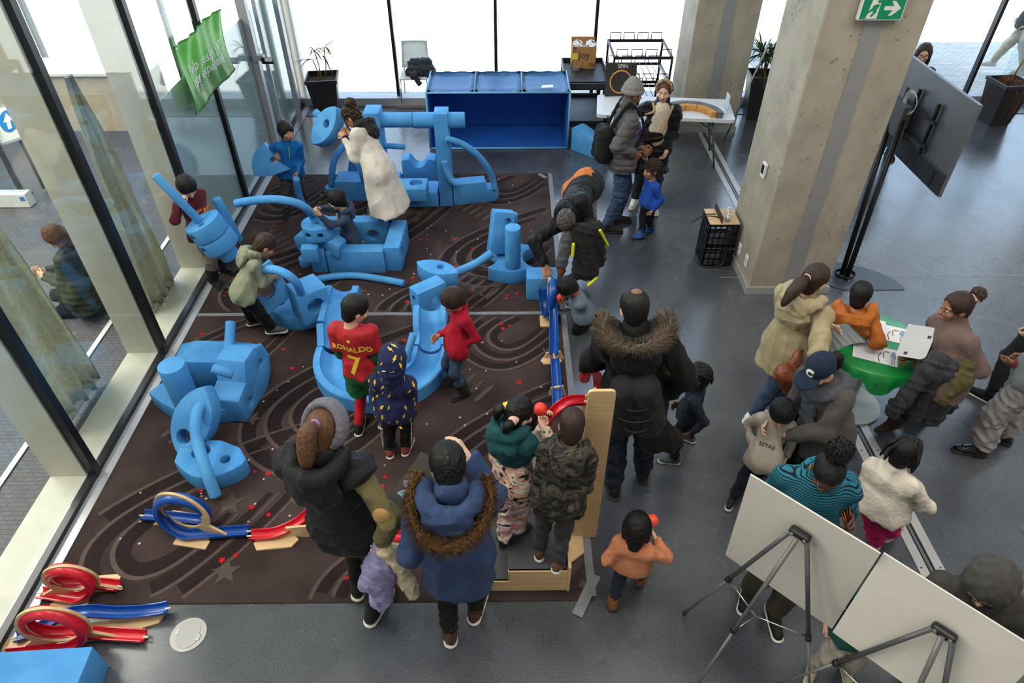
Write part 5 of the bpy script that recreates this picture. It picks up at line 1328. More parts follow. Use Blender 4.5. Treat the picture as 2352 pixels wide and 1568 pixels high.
# 9 woman in black padded vest
f = Figure('woman in black padded vest with ponytail and grey knitted headband, seen from behind', 1.88, 12, (P(826, 1352, CZ), P(862, 1412, 0.0)), P(748, 985, 1.75), 22, 32, hands=('front', P(888, 1262, 0.95)), width=0.97, elbow=(None, Vector((0.7, -0.6, -0.2))))
f.body('light', eyes=False)
fl = cloth('olive_fleece', (112, 104, 70), 0.95, 0.15, 0.6, 60); v = Vol(0.0105)
for i in (0, 1): v.cap(f.sh[i], f.el[i], 0.064, 0.064, 0.03); v.cap(f.el[i], f.wr[i], 0.066, 0.055, 0.03, cut=True)
v.folds(0.006, 0.14, 8); f.part('fleece_sleeves', fl, v)
v = Vol(0.008); e = f.sh[1].lerp(f.el[1], 0.75); v.ell(e + f.Lt * -0.02 - f.B * 0.052, (0.055, 0.03, 0.075), Matrix((f.Lt, f.B, f.U)).transposed()); f.part('elbow_patch', cloth('tan_patch', (190, 148, 92), 0.95, 0.1, 0.6, 60), v)
f.top(cloth('black_vest', (22, 22, 24), 0.6), 'padded_vest', 0.040, 0.06, sleeve=0.12, puff=(0.022, 0.135), folds=0.006, collar=0.05); f.hood(cloth('black_vest', (22, 22, 24), 0.6), size=1.15)
f.legs(cloth('leggings_black', (20, 18, 20)), 'leggings', 0.006, 0.003); f.shoes(C_SHOEB, M_SOLE, trim=lace((60, 60, 60)))
f.hair(HBB, 'short', 0.6, False); f.tail(HBB, [(0, -0.105, 0.045), (0.0, -0.155, 0.02), (0.004, -0.150, -0.06), (0.006, -0.135, -0.13)], [0.022, 0.044, 0.046, 0.034], 'ponytail', mat('purple_tie', (150, 110, 170), 0.7, 0.05))
v = Vol(0.007); R = f.hR; hp = [f.at(0.098 * math.sin(a), -0.01 + 0.03 * math.cos(a) * 0, 0.02 + 0.118 * math.cos(a)) for a in [-2.3 + 4.6 * i / 16 for i in range(17)]]
v.path(hp, 0.026, 0.015, flat=(R.col[1], 0.55)); f.part('knitted_headband', mat('knit_grey', (112, 112, 122), 0.95, 0.2, 90, 0.8, 160), v)
lg = text_mesh('8', 0.10, bold=-0.0); f.decal(f.top_obj, text_mesh('8', 0.085), f.ch - f.U * 0.10 - f.B * 0.12 + f.Lt * 0.09, -f.B + f.U * 0.3, f.U, mat('print_grey', (120, 116, 112), 0.6, 0.05), 'logo')
hnd = f.wr[1] + f.hd[1] * 0.08
_, jr = bundle('lavender_jacket', 'crumpled lavender jacket with cream fleece lining hanging from the woman in the vest', 'jacket', [(hnd, hnd + V(-0.06, 0.02, -0.28), 0.06, 0.09), (hnd + V(-0.03, 0, -0.2), hnd + V(-0.08, 0.0, -0.62), 0.10, 0.075), (hnd + V(-0.02, -0.02, -0.15), hnd + V(-0.15, 0.0, -0.42), 0.07, 0.06)], cloth('lavender', (150, 144, 186), 0.7))
bundle('lining', None, None, [(hnd + V(0.03, -0.03, 0.0), hnd + V(0.09, -0.02, -0.12), 0.055, 0.06), (hnd + V(0.07, -0.02, -0.10), hnd + V(0.13, 0.0, -0.55), 0.05, 0.05)], cloth('cream_lining', (208, 190, 160), 0.95, 0.15, 0.6, 60), root=jr, seed=9)

# 10 person in blue parka
f = Figure('person in long navy blue parka with fur-trimmed hood pointing ahead, seen from behind', 1.80, 4, (P(1034, 1458, 0.0), P(1094, 1408, 0.0)), P(1028, 1066, 1.66), -12, 30, hands=(P(962, 1175, 1.15), P(1064, 1024, 1.42)), width=0.9, elbow=(Vector((-0.2, -0.5, -0.9)), Vector((0.6, -0.4, -0.8))))
CP = cloth('parka_blue', (48, 66, 102), 0.8); f.body('light', curl=(0.6, 0.35), eyes=False); f.top(CP, 'parka', 0.045, 0.18, folds=0.008, collar=0.06, flare=0.02, belly=1.05, wl=0.22); f.hood(CP, size=1.15, fur=cloth('fur_brown', (126, 92, 56), 0.95, 0.55, scale=55), furlen=0.04)
f.legs(C_BLACK, 'trousers', 0.012); f.shoes(C_BOOTB, M_SOLE, trim=lace((60, 40, 34)), boot=0.05); f.hair(HBL, 'short', 1.3, messy=0.004)
pc = P(966, 1125, 1.20); pm = frame(pc, (0.45, 0.85, 0.1), (-0.75, 0.3, 0.55))
sh = tag(empty('drawing_sheet', pc, 'dark paper sheet with pale chalk leaves held by the person in blue', 'drawing'))
o = flat('paper', [(-0.16, -0.13), (0.2, -0.13), (0.2, 0.13), (-0.16, 0.13)], pm, mat('charcoal_paper', (70, 68, 66), 0.8, 0.05), None, 0.002); keep(o, sh)
for k, (x, y, a, c) in enumerate(((0.05, 0.02, 0.9, 'b'), (-0.07, 0.06, 2.2, 'b'), (-0.02, 0.08, 1.6, 'p'), (-0.10, -0.03, 2.8, 'b'))):
 o = flat('chalk_leaf', [(x + px * math.cos(a) - py * math.sin(a), y + px * math.sin(a) + py * math.cos(a)) for px, py in lens(0.11 if c == 'b' else 0.07, 0.045)], pm @ Matrix.Translation((0, 0, 0.002)), mat('chalk_blue', (140, 180, 200), 0.9, 0.45, 60) if c == 'b' else mat('chalk_lilac', (150, 130, 172), 0.9, 0.45, 60)); keep(o, sh)

# 11 / 12 / 13 children at the wooden step
f = Figure('girl in teal hooded coat on the wooden step, holding up a red ball', 1.18, 38, (P(1160, 1248, 0.26), P(1186, 1232, 0.26)), P(1194, 948, 1.34), 58, 20, base=0.26, hands=('front', P(1258, 972, 1.16)), elbow=(None, Vector((0.5, -0.7, -0.4))))
PT = patchwork('animal_print', [(30, 32, 34), (196, 150, 134), (206, 190, 170), (28, 96, 84)], 7, 2, 1.8); f.body('light', eyes=False, curl=(0.7, 1.0), palm=(None, Vector((0.3, 0.6, 0.7)))); f.top(PT, 'coat', 0.034, 0.09, folds=0.007)
v = Vol(0.0105); v.cap(f.sh[0], f.sh[1], 0.083, 0.083, 0.04); v.cap(f.ch - f.U * 0.05, f.ch - f.U * 0.13, 0.135, 0.14, 0.04, (f.B, 1.2)); v.folds(0.005, 0.12, 4); f.part('teal_yoke', cloth('teal', (22, 72, 78)), v); f.hood(cloth('teal', (22, 72, 78)), size=1.05)
f.legs(patchwork('snow_trousers', [(60, 60, 84), (206, 190, 176), (190, 138, 128), (150, 150, 170)], 6, 1, 1.2), 'snow_trousers', 0.026, 0.008); f.shoes(cloth('black_boot', (36, 36, 42)), M_SOLED, boot=0.06, t=0.012)
f.hair(HBL, 'short', 0.9, False, messy=0.002); f.tail(HBL, [(-0.05, -0.085, 0.03), (-0.06, -0.135, 0.0), (-0.055, -0.13, -0.07)], [0.022, 0.032, 0.018], 'pigtail', mat('yellow_tie', (220, 200, 60), 0.7, 0.05)); f.tail(HBL, [(0.055, -0.09, -0.0), (0.07, -0.135, -0.03), (0.06, -0.13, -0.09)], [0.024, 0.032, 0.018], 'pigtail', cloth('pink_scrunchie', (222, 176, 168)))
rb = f.wr[1] + f.hd[1] * 0.085 + V(0.0, 0.02, 0.045)
def ball(label, c, r, m, parent=None):
 bm = bmesh.new(); bmesh.ops.create_uvsphere(bm, u_segments=20, v_segments=14, radius=r); bmesh.ops.translate(bm, vec=c, verts=bm.verts)
 t = tag(empty('toy_ball', c, label, 'ball', 'red toy balls')); o = link('shell', bm_mesh(bm, 'ball', True), None, m); keep(o, t)
 bm = bmesh.new(); bm_tube(bm, [Vector(c) + Vector((math.cos(a) * r, math.sin(a) * r, 0)) for a in [2 * math.pi * i / 24 for i in range(24)]], r * 0.02, 5, closed=True); o = link('seam', bm_mesh(bm, 'seam'), None, mat('seam_red', (170, 40, 30), 0.6, 0.05)); keep(o, t); return t
M_RED = mat('ball_red', (232, 56, 44), 0.45, 0.04)
ball('red ball held up by the girl in the teal coat', rb, 0.046, M_RED)
f = Figure('boy in black camouflage jacket on the wooden step, seen from behind', 1.26, 12, (P(1238, 1272, 0.26), P(1282, 1300, 0.26)), P(1314, 974, 1.40), 8, 22, base=0.26, hands=('front', 'front'))
f.body('asian', eyes=False); f.top(patchwork('night_camo', [(26, 26, 26), (44, 42, 40), (78, 74, 66), (56, 52, 48)], 9, 2, 2.2), 'jacket', 0.045, 0.08, puff=(0.012, 0.09), folds=0.008); f.hood(patchwork('night_camo', []), size=1.0)
f.legs(cloth('grey_cord', (62, 60, 60)), 'trousers', 0.016); f.shoes(cloth('tan_hi_top', (92, 66, 46), 0.6, 0.3), M_SOLE, boot=0.03); f.hair(HBR, 'short', 0.5)
v = Vol(0.008); v.path([f.ch + f.U * 0.02 + (-f.B * math.cos(a) + f.Lt * math.sin(a)) * 0.072 for a in [-1.9 + 3.8 * i / 10 for i in range(11)]], 0.018, 0.01); f.part('shirt_collar', cloth('mint_collar', (150, 164, 150)), v)
f = Figure('child in white floral jacket mostly hidden behind the girl in teal', 1.05, 70, (P(1212, 1105, CZ), P(1240, 1115, CZ)), P(1206, 968, 0.92), 70, 20, hands=(P(1262, 945, 0.86), P(1250, 968, 0.80)))
f.body('light', eyes=False); f.top(patchwork('floral', [(226, 214, 206), (232, 222, 214), (196, 120, 140), (228, 218, 210)], 16, 1, 1.0, [0, 0.4, 0.6, 0.68]), 'jacket', 0.035, 0.08); f.legs(C_NAVY, 'trousers'); f.shoes(C_SHOEB); f.hair(HBL, 'bowl')

# 14 man in black parka with backpack
f = Figure('man in black fur-trimmed parka with a black backpack, thinning dark hair', 1.88, 6, (P(1408, 1128, 0.0), P(1475, 1092, 0.0)), P(1456, 706, 1.78), -6, 22, hands=('front', P(1530, 925, 0.95)), width=1.03, elbow=(Vector((-1, -0.3, -0.3)), Vector((0.8, -0.5, 0))))
CK = cloth('parka_black', (19, 18, 20), 0.8); f.body('asian', eyes=False); f.top(CK, 'parka', 0.048, 0.06, collar=0.05, folds=0.008, belly=1.08, wl=0.2); f.hood(CK, size=1.2, fur=cloth('fur_grey', (140, 124, 108), 0.95, 0.5, scale=55), furlen=0.035, furpos='top')
f.legs(C_JEAND, 'jeans', 0.026, 0.008); f.shoes(C_SHOEB, M_SOLED, boot=0.05); f.hair(HBL, 'short', 0.9); backpack(f, cloth('pack_black', (25, 24, 25), 0.7), 0.195, 0.14, 0.26)
v = Vol(0.006); v.ell(f.at(0, -0.045, 0.1065), (0.036 * f.q, 0.042 * f.q, 0.0175 * f.q), f.hR); f.part('thin_crown', mat('thin_crown', (120, 88, 70), 0.6, 0.25, 60), v)
hn = f.wr[1] + f.hd[1] * 0.10
bundle('duffel_bag', 'slack black shoulder bag hanging from the hand of the man in the black parka', 'bag', [(hn + V(0.0, 0.02, -0.08), hn + V(-0.03, -0.05, -0.36), 0.05, 0.11), (hn + V(-0.05, -0.03, -0.22), hn + V(0.10, -0.05, -0.36), 0.12, 0.11), (hn + V(0, 0, 0.0), hn + V(0.0, 0.0, -0.15), 0.022, 0.03)], cloth('bag_black', (22, 21, 23), 0.75), 0.010, 0.16)
hb2 = f.sh[1] + V(0.08, 0.12, -0.30)
bundle('olive_jacket', 'olive and grey lined jacket tucked under the arm of the man in the black parka', 'jacket', [(hb2, hb2 + V(0.07, 0.06, -0.22), 0.07, 0.08)], cloth('olive_lining', (116, 120, 86), 0.8))

# 15 child with braids
f = Figure('small child with cornrow braids in navy zip top and dark trousers, walking', 1.06, -72, (P(1546, 1062, 0.0), P(1582, 1012, 0.0)), P(1602, 862, 0.93), -80, 0, hands=(P(1582, 1008, 0.42), P(1552, 936, 0.50)))
f.body('dark'); f.top(cloth('navy_top', (30, 36, 52)), 'zip_top', 0.014, 0.05, collar=0.02); f.legs(cloth('navy_dark', (24, 24, 32)), 'trousers', 0.014); f.shoes(cloth('grey_trainer', (70, 78, 84)), M_SOLE, trim=lace((220, 110, 80))); f.hair(HBL, 'short', 0.6, False)
for k in range(6):
 a = (k - 2.5) * 0.022; f.tail(HBL, [(a, 0.06, 0.088 - abs(a) * 0.6), (a * 1.3, 0.0, 0.128 - abs(a) * 0.9), (a * 1.3, -0.07, 0.10 - abs(a)), (a * 0.8, -0.112, 0.02), (a * 0.6, -0.115, -0.05)], [0.008, 0.0095, 0.0095, 0.009, 0.007], 'braid')
# 16 girl in orange jumper
f = Figure('little girl in peach orange fleece and brown boots holding an orange ball', 0.95, 22, (P(1406, 1392, 0.0), P(1470, 1338, 0.0)), P(1464, 1208, 0.81), 15, 14, hands=(None, P(1508, 1222, 0.62)), elbow=(None, Vector((0.6, -0.6, -0.6))))
f.body('asian', eyes=False, curl=(0.6, 1.0)); f.top(cloth('peach_fleece', (206, 132, 96), 0.95, 0.12, 0.6, 60), 'fleece', 0.028, 0.06, folds=0.005); f.legs(C_JEAND, 'leggings', 0.012); f.shoes(cloth('brown_ankle_boot', (120, 76, 46), 0.8), M_SOLED, boot=0.05, t=0.012)
f.hair(HBL, 'bob', 1.0, messy=0.002); ball('orange ball held by the little girl in peach', f.wr[1] + f.hd[1] * 0.07 + V(0.01, 0.02, 0.035), 0.042, mat('ball_orange', (238, 84, 40), 0.45, 0.04))

# 17 bending man
f = Figure('grey-haired man in black padded jacket bending down with a hand on the holed cube', 1.76, 192, (P(1350, 648, 0.0), P(1284, 640, 0.0)), P(1300, 508, 1.02), 190, 66, hands=(P(1352, 545, 0.86), P(1246, 628, 0.40)), pelvis=V(0.83, 6.62, 0.93), elbow=(None, Vector((-1, 0.2, 0.3))), width=1.1)
f.body('tan', eyes=False, curl=(0.8, 0.1), spread=(1, 2.2), palm=(None, Vector((0, 0.2, -1)))); f.top(cloth('black_padded', (24, 25, 28), 0.6), 'padded_jacket', 0.035, 0.03, puff=(0.016, 0.085), folds=0.006, hemdir=-f.U); f.hood(cloth('black_padded', (24, 25, 28), 0.6), size=0.8)
f.legs(cloth('grey_trousers', (110, 108, 112)), 'trousers', 0.022, 0.008); f.shoes(cloth('rust_boot', (140, 72, 34), 0.7, 0.3), M_SOLED, boot=0.10, trim=lace((190, 40, 40))); f.hair(HG, 'short', 0.9, messy=0.006)
v = Vol(0.0105); v.cap(f.pv + f.U * 0.02 - f.B * 0.05 + f.Lt * 0.1, f.pv + f.U * 0.02 - f.B * 0.05 - f.Lt * 0.1, 0.135, 0.135, 0.02); v.folds(0.008, 0.1, 4); f.part('orange_shirt_tail', cloth('orange_tail', (206, 120, 66)), v)
hc = f.wr[0] + V(0, -0.08, 0.04)
_, jr = bundle('work_jacket', 'dark jacket with neon yellow trim draped over the bending man\'s arm', 'jacket', [(hc + V(-0.06, -0.02, 0.0), hc + V(0.0, -0.05, -0.42), 0.10, 0.13), (hc + V(0.06, -0.02, 0.02), hc + V(0.12, 0.05, -0.36), 0.09, 0.10), (hc + V(-0.02, -0.05, -0.1), hc + V(-0.10, -0.05, -0.5), 0.08, 0.06)], cloth('work_black', (34, 32, 34)), 0.012, 0.13)
for k, (a, b) in enumerate(((V(0.10, -0.1, 0.06), V(0.20, -0.02, -0.16)), (V(-0.15, -0.12, -0.08), V(-0.15, -0.12, -0.22)), (V(0.02, -0.19, -0.52), V(0.1, -0.14, -0.47)))):
 v = Vol(0.007); v.cap(hc + a, hc + b, 0.016, 0.016); o = grow('neon_trim', v, mat('neon_yellow', (214, 222, 40), 0.6, 0.05), jr)

# 18 crouching boy
f = Figure('boy in grey-blue top crouching on the floor beside the holed cube, red ball in hand', 1.20, -100, (P(1372, 738, 0.06), P(1330, 705, 0.02)), P(1302, 660, 0.62), -115, 42, hands=(P(1290, 692, 0.34), P(1296, 688, 0.36)), pelvis=P(1338, 716, 0.26), kneepole=(Vector((-1, -0.5, -0.4)), Vector((-0.8, 0.2, 1.0))))
f.body('brown', eyes=False, curl=(1.1, 1.1)); f.top(cloth('greyblue', (104, 118, 134)), 'long_sleeve_top', 0.016, 0.04, hemdir=-f.U); f.legs(C_BLACK, 'trousers', 0.016); f.shoes(cloth('grey_red_shoe', (150, 60, 60), 0.6, 0.4), M_SOLE); f.hair(HB, 'bowl', 1.0)
ball('red ball in the hand of the crouching boy', f.wr[0] + f.hd[0] * 0.08 + V(0.03, 0.0, 0.02), 0.04, M_RED)

# 19 man in grey puffer with backpack
f = Figure('man in grey quilted jacket, grey beanie and black backpack, seen side-on', 1.80, 82, (P(1414, 512, 0.0), P(1392, 532, 0.0)), P(1454, 214, 1.65), 72, 10, hands=(P(1480, 354, 0.95), 'pocket'), width=1.05, footdir=(80, 95))
f.body('brown'); f.top(cloth('grey_quilt', (88, 86, 88), 0.55), 'quilted_jacket', 0.034, 0.05, puff=(0.016, 0.075), folds=0.004, collar=0.06); f.legs(C_JEAN, 'jeans', 0.018, 0.006); f.shoes(cloth('brown_black_boot', (48, 42, 38)), M_SOLED, boot=0.06, trim=lace((40, 36, 34)))
v = Vol(0.0065); v.ell(f.at(0, -0.014, 0.045), (0.096 * f.q, 0.110 * f.q, 0.105 * f.q), f.hR); v.cap(f.at(0, -0.02, 0.09), f.at(0, -0.03, 0.128), 0.06 * f.q, 0.045 * f.q, 0.04); v.below(f.at(0, 0, 0.012), -f.hU + f.hF * 0.25); v.folds(0.002, 0.05, 2); bn = f.part('beanie', mat('knit_beanie', (140, 138, 136), 0.95, 0.12, 60, 0.8, 140), v)
v = Vol(0.006); v.path([f.at(0.097 * math.sin(a), -0.012 + 0.110 * math.cos(a), 0.026 + 0.012 * math.cos(a)) for a in [2 * math.pi * i / 20 for i in range(21)]], 0.012, 0.01, flat=(f.hU, 0.5)); f.part('beanie_cuff', MATS['knit_beanie'], v)
v = Vol(0.006); v.ell(f.at(0, 0.048, -0.088), (0.055 * f.q, 0.045 * f.q, 0.038 * f.q), f.hR); v.ell(f.at(0, 0.085, -0.062), (0.022 * f.q, 0.03 * f.q, 0.018 * f.q), f.hR, 0.01, 's'); f.part('beard', hair_mat('beard', (40, 30, 26)), v)
backpack(f, cloth('pack_black', (25, 24, 25), 0.7), 0.155, 0.11, 0.22, False)

# 20 woman in long black coat
f = Figure('woman in long black padded coat with leopard headband and bum bag, facing the camera', 1.66, 190, (P(1500, 480, 0.0), P(1457, 468, 0.0)), P(1526, 208, 1.49), 200, 6, hands=(P(1528, 362, 0.78), P(1478, 274, 1.14)), elbow=(None, Vector((-0.8, 0.3, -0.6))))
f.body('light', curl=(0.6, 1.1)); CQ = cloth('coat_black', (22, 22, 26), 0.5); f.top(CQ, 'padded_coat', 0.040, 0.20, puff=(0.014, 0.11), folds=0.008, collar=0.02); f.legs(cloth('black_jeans', (34, 36, 42)), 'trousers', 0.012); f.shoes(cloth('white_trainer', (224, 220, 208), 0.6), M_SOLE, trim=lace((230, 230, 230)))
v = Vol(0.0095); v.cap(f.ch + f.B * 0.045 - f.U * 0.05, f.ch + f.B * 0.060 - f.U * 0.38, 0.108, 0.118, 0.02); v.folds(0.003, 0.09, 6); ts = f.part('sweatshirt', cloth('beige_sweat', (206, 190, 172)), v)
f.hair(HBB, 'short', 0.6, False); v = Vol(0.0065); v.path([f.at(0.088 * math.sin(a), 0.012, 0.03 + 0.094 * math.cos(a)) for a in [-1.7 + 3.4 * i / 14 for i in range(15)]], 0.017, 0.012, flat=(f.hF, 0.6)); f.part('leopard_headband', patchwork('leopard', [(40, 30, 26), (196, 170, 140), (60, 44, 36)], 45, 1, 0.5, [0, 0.45, 0.62]), v)
v = Vol(0.009); c = f.pv + f.B * 0.17 + f.U * 0.13 - f.Lt * 0.04; v.cap(c - f.Lt * 0.06, c + f.Lt * 0.06 + f.U * 0.03, 0.07, 0.06, 0.02, (f.B, 1.6)); v.folds(0.003, 0.08, 2); bb = f.part('bum_bag', C_BLACK, v)
v = Vol(0.007); v.path(spline([c + f.Lt * 0.07 + f.U * 0.06, f.ch + f.B * 0.13 + f.Lt * 0.07 - f.U * 0.16, f.sh[0] + f.B * 0.075 + f.U * 0.07 - f.Lt * 0.05], 5), 0.017, 0.008); f.part('bag_strap', cloth('beige_strap', (186, 158, 124)), v)
v = Vol(0.007); v.path(spline([f.wr[1] + f.B * 0.05, f.ch + f.B * 0.12 - f.Lt * 0.09 - f.U * 0.06, f.sh[1] + f.B * 0.06 + f.U * 0.075 + f.Lt * 0.05], 5), 0.014, 0.008); f.part('tote_strap', cloth('beige_strap', (186, 158, 124)), v)
v = Vol(0.006); v.path([c - f.Lt * 0.10 - f.U * 0.01 + f.B * 0.05, c + f.B * 0.058 + f.U * 0.02, c + f.Lt * 0.09 + f.U * 0.045 + f.B * 0.04], 0.004, 0.004); f.part('gold_zip', mat('gold_zip', (210, 170, 80), 0.3, 0.05, metal=0.8), v)
pb = P(1468, 300, 1.05)
bundle('purple_bag', 'limp purple shopping bag on the arm of the woman in the long black coat', 'bag', [(pb + V(0, 0.06, 0.03), pb + V(-0.02, 0.06, -0.48), 0.06, 0.10, ((1, 0, 0), 1.6))], cloth('purple', (108, 62, 150), 0.6), 0.012, 0.1)

# 21 toddler in blue
f = Figure('curly-haired toddler in royal blue top holding the man\'s hand', 1.03, -108, (P(1492, 534, 0.0), P(1472, 548, 0.0)), P(1497, 388, 0.89), -112, 4, hands=(None, P(1484, 358, 0.90)))
f.body('tan', eyes=True); f.top(cloth('royal_blue', (30, 74, 170)), 'long_sleeve_top', 0.014, 0.05); f.legs(cloth('navy_dark', (24, 24, 32)), 'trousers', 0.016); f.shoes(patchwork('blue_boot', [(24, 30, 44), (40, 84, 150), (70, 120, 180)], 14, 2, 1.0), M_SOLED, boot=0.06, t=0.01); f.hair(HCU, 'short', 1.6, messy=0.012)

# 22 woman in beige parka
f = Figure('woman in beige parka with long brown ponytail beside the round table', 1.68, 52, (P(1786, 938, 0.0), P(1724, 968, 0.0)), P(1874, 640, 1.51), 62, 12, hands=(P(1905, 770, 1.02), P(1888, 786, 1.00)), elbow=(None, Vector((-0.2, -0.8, -0.6))))
f.body('light', eyes=False, curl=(0.5, 0.5)); CBg = cloth('beige_parka', (168, 154, 122), 0.8); f.top(CBg, 'parka', 0.045, 0.15, folds=0.008, flare=0.02, wl=0.18); f.hood(CBg, size=1.1); f.legs(C_JEAN, 'jeans', 0.012); f.shoes(cloth('white_trainer', (224, 220, 208), 0.6), M_SOLE)
v = Vol(0.01); v.cap(f.ch + f.B * 0.10 - f.U * 0.02, f.ch + f.B * 0.155 - f.U * 0.36, 0.05, 0.06, 0.02, (f.B, 1.2)); f.part('green_shirt', cloth('sage_shirt', (122, 134, 116)), v)
f.hair(HBR, 'short', 0.8, False, messy=0.003); f.tail(HBR, [(0.0, -0.11, 0.02), (0.02, -0.19, 0.0), (0.03, -0.25, -0.07), (0.03, -0.29, -0.16)], [0.024, 0.046, 0.044, 0.016], 'ponytail', cloth('pink_scrunchie', (222, 176, 168)))
bundle('leather_bag', 'soft rust brown leather handbag at the hip of the woman in the beige parka', 'bag', [(P(1800, 860, 0.82), P(1835, 890, 0.62), 0.09, 0.12), (P(1840, 800, 0.95), P(1812, 860, 0.80), 0.03, 0.06)], mat('rust_leather', (116, 58, 30), 0.45, 0.2, 10), 0.010, 0.12)
pp = P(1930, 782, 1.03)
sh = tag(empty('paper_sheet', pp, 'white paper sheet held out by the woman in the beige parka', 'paper')); bm = bmesh.new(); rows = []
for i in range(13):
 x = -0.16 + 0.34 * i / 12; rows.append([bm.verts.new((x, -0.09, 0.03 * math.sin(i / 12 * 3.0))), bm.verts.new((x, 0.13, 0.03 * math.sin(i / 12 * 3.0) + 0.015))])
for i in range(12): bm.faces.new((rows[i][0], rows[i + 1][0], rows[i + 1][1], rows[i][1]))
bmesh.ops.solidify(bm, geom=bm.faces[:], thickness=0.002); bmesh.ops.transform(bm, matrix=Matrix.Translation(pp) @ Matrix.Rotation(0.35, 4, 'Z'), verts=bm.verts); o = link('sheet', bm_mesh(bm, 'sheet', True), None, mat('paper', (236, 236, 238), 0.7, 0.02)); keep(o, sh)

# 23 boy in orange jacket
f = Figure('boy in burnt orange hooded jacket leaning over the round table, seen from behind', 1.27, 24, (P(1885, 900, 0.0), P(1928, 882, 0.0)), P(1976, 676, 1.13), 30, 24, hands=(P(1985, 740, 0.80), P(2000, 762, 0.80)), width=1.08)
f.body('asian', eyes=False); CO = cloth('burnt_orange', (178, 102, 40), 0.75); f.top(CO, 'jacket', 0.050, 0.12, folds=0.009, flare=0.02, belly=1.05); f.hood(CO, size=1.25); f.legs(C_NAVY, 'trousers', 0.016); f.shoes(C_SHOEB); f.hair(HB, 'short', 1.0)

# 24 woman in turtleneck
f = Figure('woman in mauve-brown turtleneck with a hair bun carrying coats, facing left', 1.58, -98, (P(2040, 986, 0.0), P(2112, 962, 0.0)), P(2196, 704, 1.40), -92, 10, hands=(P(2150, 850, 0.92), P(2072, 832, 0.80)), width=1.2, elbow=(Vector((0.9, -0.4, -0.2)), None), pelvis=P(2165, 868, 0.78))
f.body('brown', curl=(0.5, 0.9)); CT = cloth('mauve_brown', (112, 92, 88)); f.top(CT, 'turtleneck', 0.026, 0.06, folds=0.006, collar=0.07, belly=1.15); f.legs(cloth('leggings_black', (20, 18, 20)), 'leggings', 0.012); f.shoes(cloth('brown_suede_boot', (58, 40, 36), 0.95), M_SOLED, boot=0.14, t=0.012)
f.hair(HBR, 'short', 0.7, False, messy=0.002); f.tail(HBR, [(0.0, -0.10, 0.05), (0.0, -0.135, 0.085), (0.01, -0.12, 0.105)], [0.036, 0.047, 0.03], 'hair_bun', cloth('pink_scrunchie', (200, 140, 132)), messy=0.008)
hq = f.wr[0]
_, cr = bundle('carried_coats', 'grey padded coat draped over the arm of the woman in the turtleneck', 'coat', [(hq + V(-0.08, -0.02, 0.05), hq + V(-0.22, -0.03, -0.48), 0.075, 0.065), (hq + V(0.06, 0.0, 0.02), hq + V(0.14, 0.02, -0.58), 0.09, 0.11), (hq + V(-0.02, -0.02, -0.05), hq + V(0.0, 0, -0.52), 0.09, 0.08), (hq + V(0.14, 0.03, 0.0), hq + V(0.26, 0.05, -0.5), 0.07, 0.08)], cloth('grey_coat', (58, 58, 64), 0.7), 0.014, 0.13)
bundle('olive_jacket', 'olive green child\'s jacket lying on the carried grey coat', 'jacket', [(hq + V(0.12, -0.05, 0.10), hq + V(0.12, -0.08, -0.08), 0.06, 0.08), (hq + V(0.12, -0.09, -0.06), hq + V(0.06, -0.11, -0.28), 0.085, 0.05)], cloth('olive_coat', (94, 86, 52), 0.75), 0.010, 0.14)
wp = P(2105, 785, 1.06)
sh = tag(empty('white_card', wp, 'stiff white card with two black squares held by the woman in the turtleneck', 'card')); wm = frame(wp, (0.75, -0.55, 0.25), (0.35, 0.55, 0.75))
o = flat('card', [(-0.10, -0.13)] + arc(0.06, -0.09, 0.04, -90, 0, 4) + arc(0.06, 0.09, 0.04, 0, 90, 4) + [(-0.10, 0.13)], wm, mat('card_white', (200, 202, 206), 0.5, 0.02), None, 0.003); keep(o, sh)
for x, y in ((0.07, 0.05), (-0.04, -0.10)): o = flat('black_square', [(x - 0.012, y - 0.012), (x + 0.012, y - 0.012), (x + 0.012, y + 0.012), (x - 0.012, y + 0.012)], wm @ Matrix.Translation((0, 0, 0.003)), M_BLACKP); keep(o, sh)

# 25, 35 two people cut by the right picture edge
f = Figure('person in grey wool trousers and black ankle boots at the right picture edge', 1.66, -64, (P(2240, 1042, 0.0), P(2296, 1012, 0.0)), None, hands=(P(2318, 842, 0.82), None)); f.body('brown', curl=(0.5, 0.5)); f.top(cloth('grey_knit', (128, 134, 134)), 'jumper', 0.03, 0.03); f.legs(cloth('grey_wool', (146, 140, 138)), 'wide_trousers', 0.035, 0.008, ankle=0.12, flare=0.03); f.shoes(mat('black_leather', (20, 20, 22), 0.25, 0.05), M_SOLED, boot=0.10, t=0.006); f.hair(HBR, 'short')
v = Vol(0.01); v.cap(f.el[0], f.wr[0], 0.062, 0.052, cut=True); f.part('rust_sleeve', cloth('rust_sleeve', (120, 60, 56)), v)
f = Figure('person in dark jeans and black trainers behind the grey trousers at the right edge', 1.72, -50, (P(2268, 922, 0.0), P(2330, 880, 0.0)), None, footdir=(-40, -40)); f.body('light', curl=(0.5, 0.5)); f.top(cloth('paleblue_top', (120, 140, 160)), 'top', 0.02, 0.03); f.legs(cloth('black_jeans', (34, 36, 42)), 'jeans', 0.016, 0.006); f.shoes(cloth('black_shoe', (26, 26, 28)), M_SOLE, trim=lace((220, 220, 220))); f.hair(HBR, 'short')

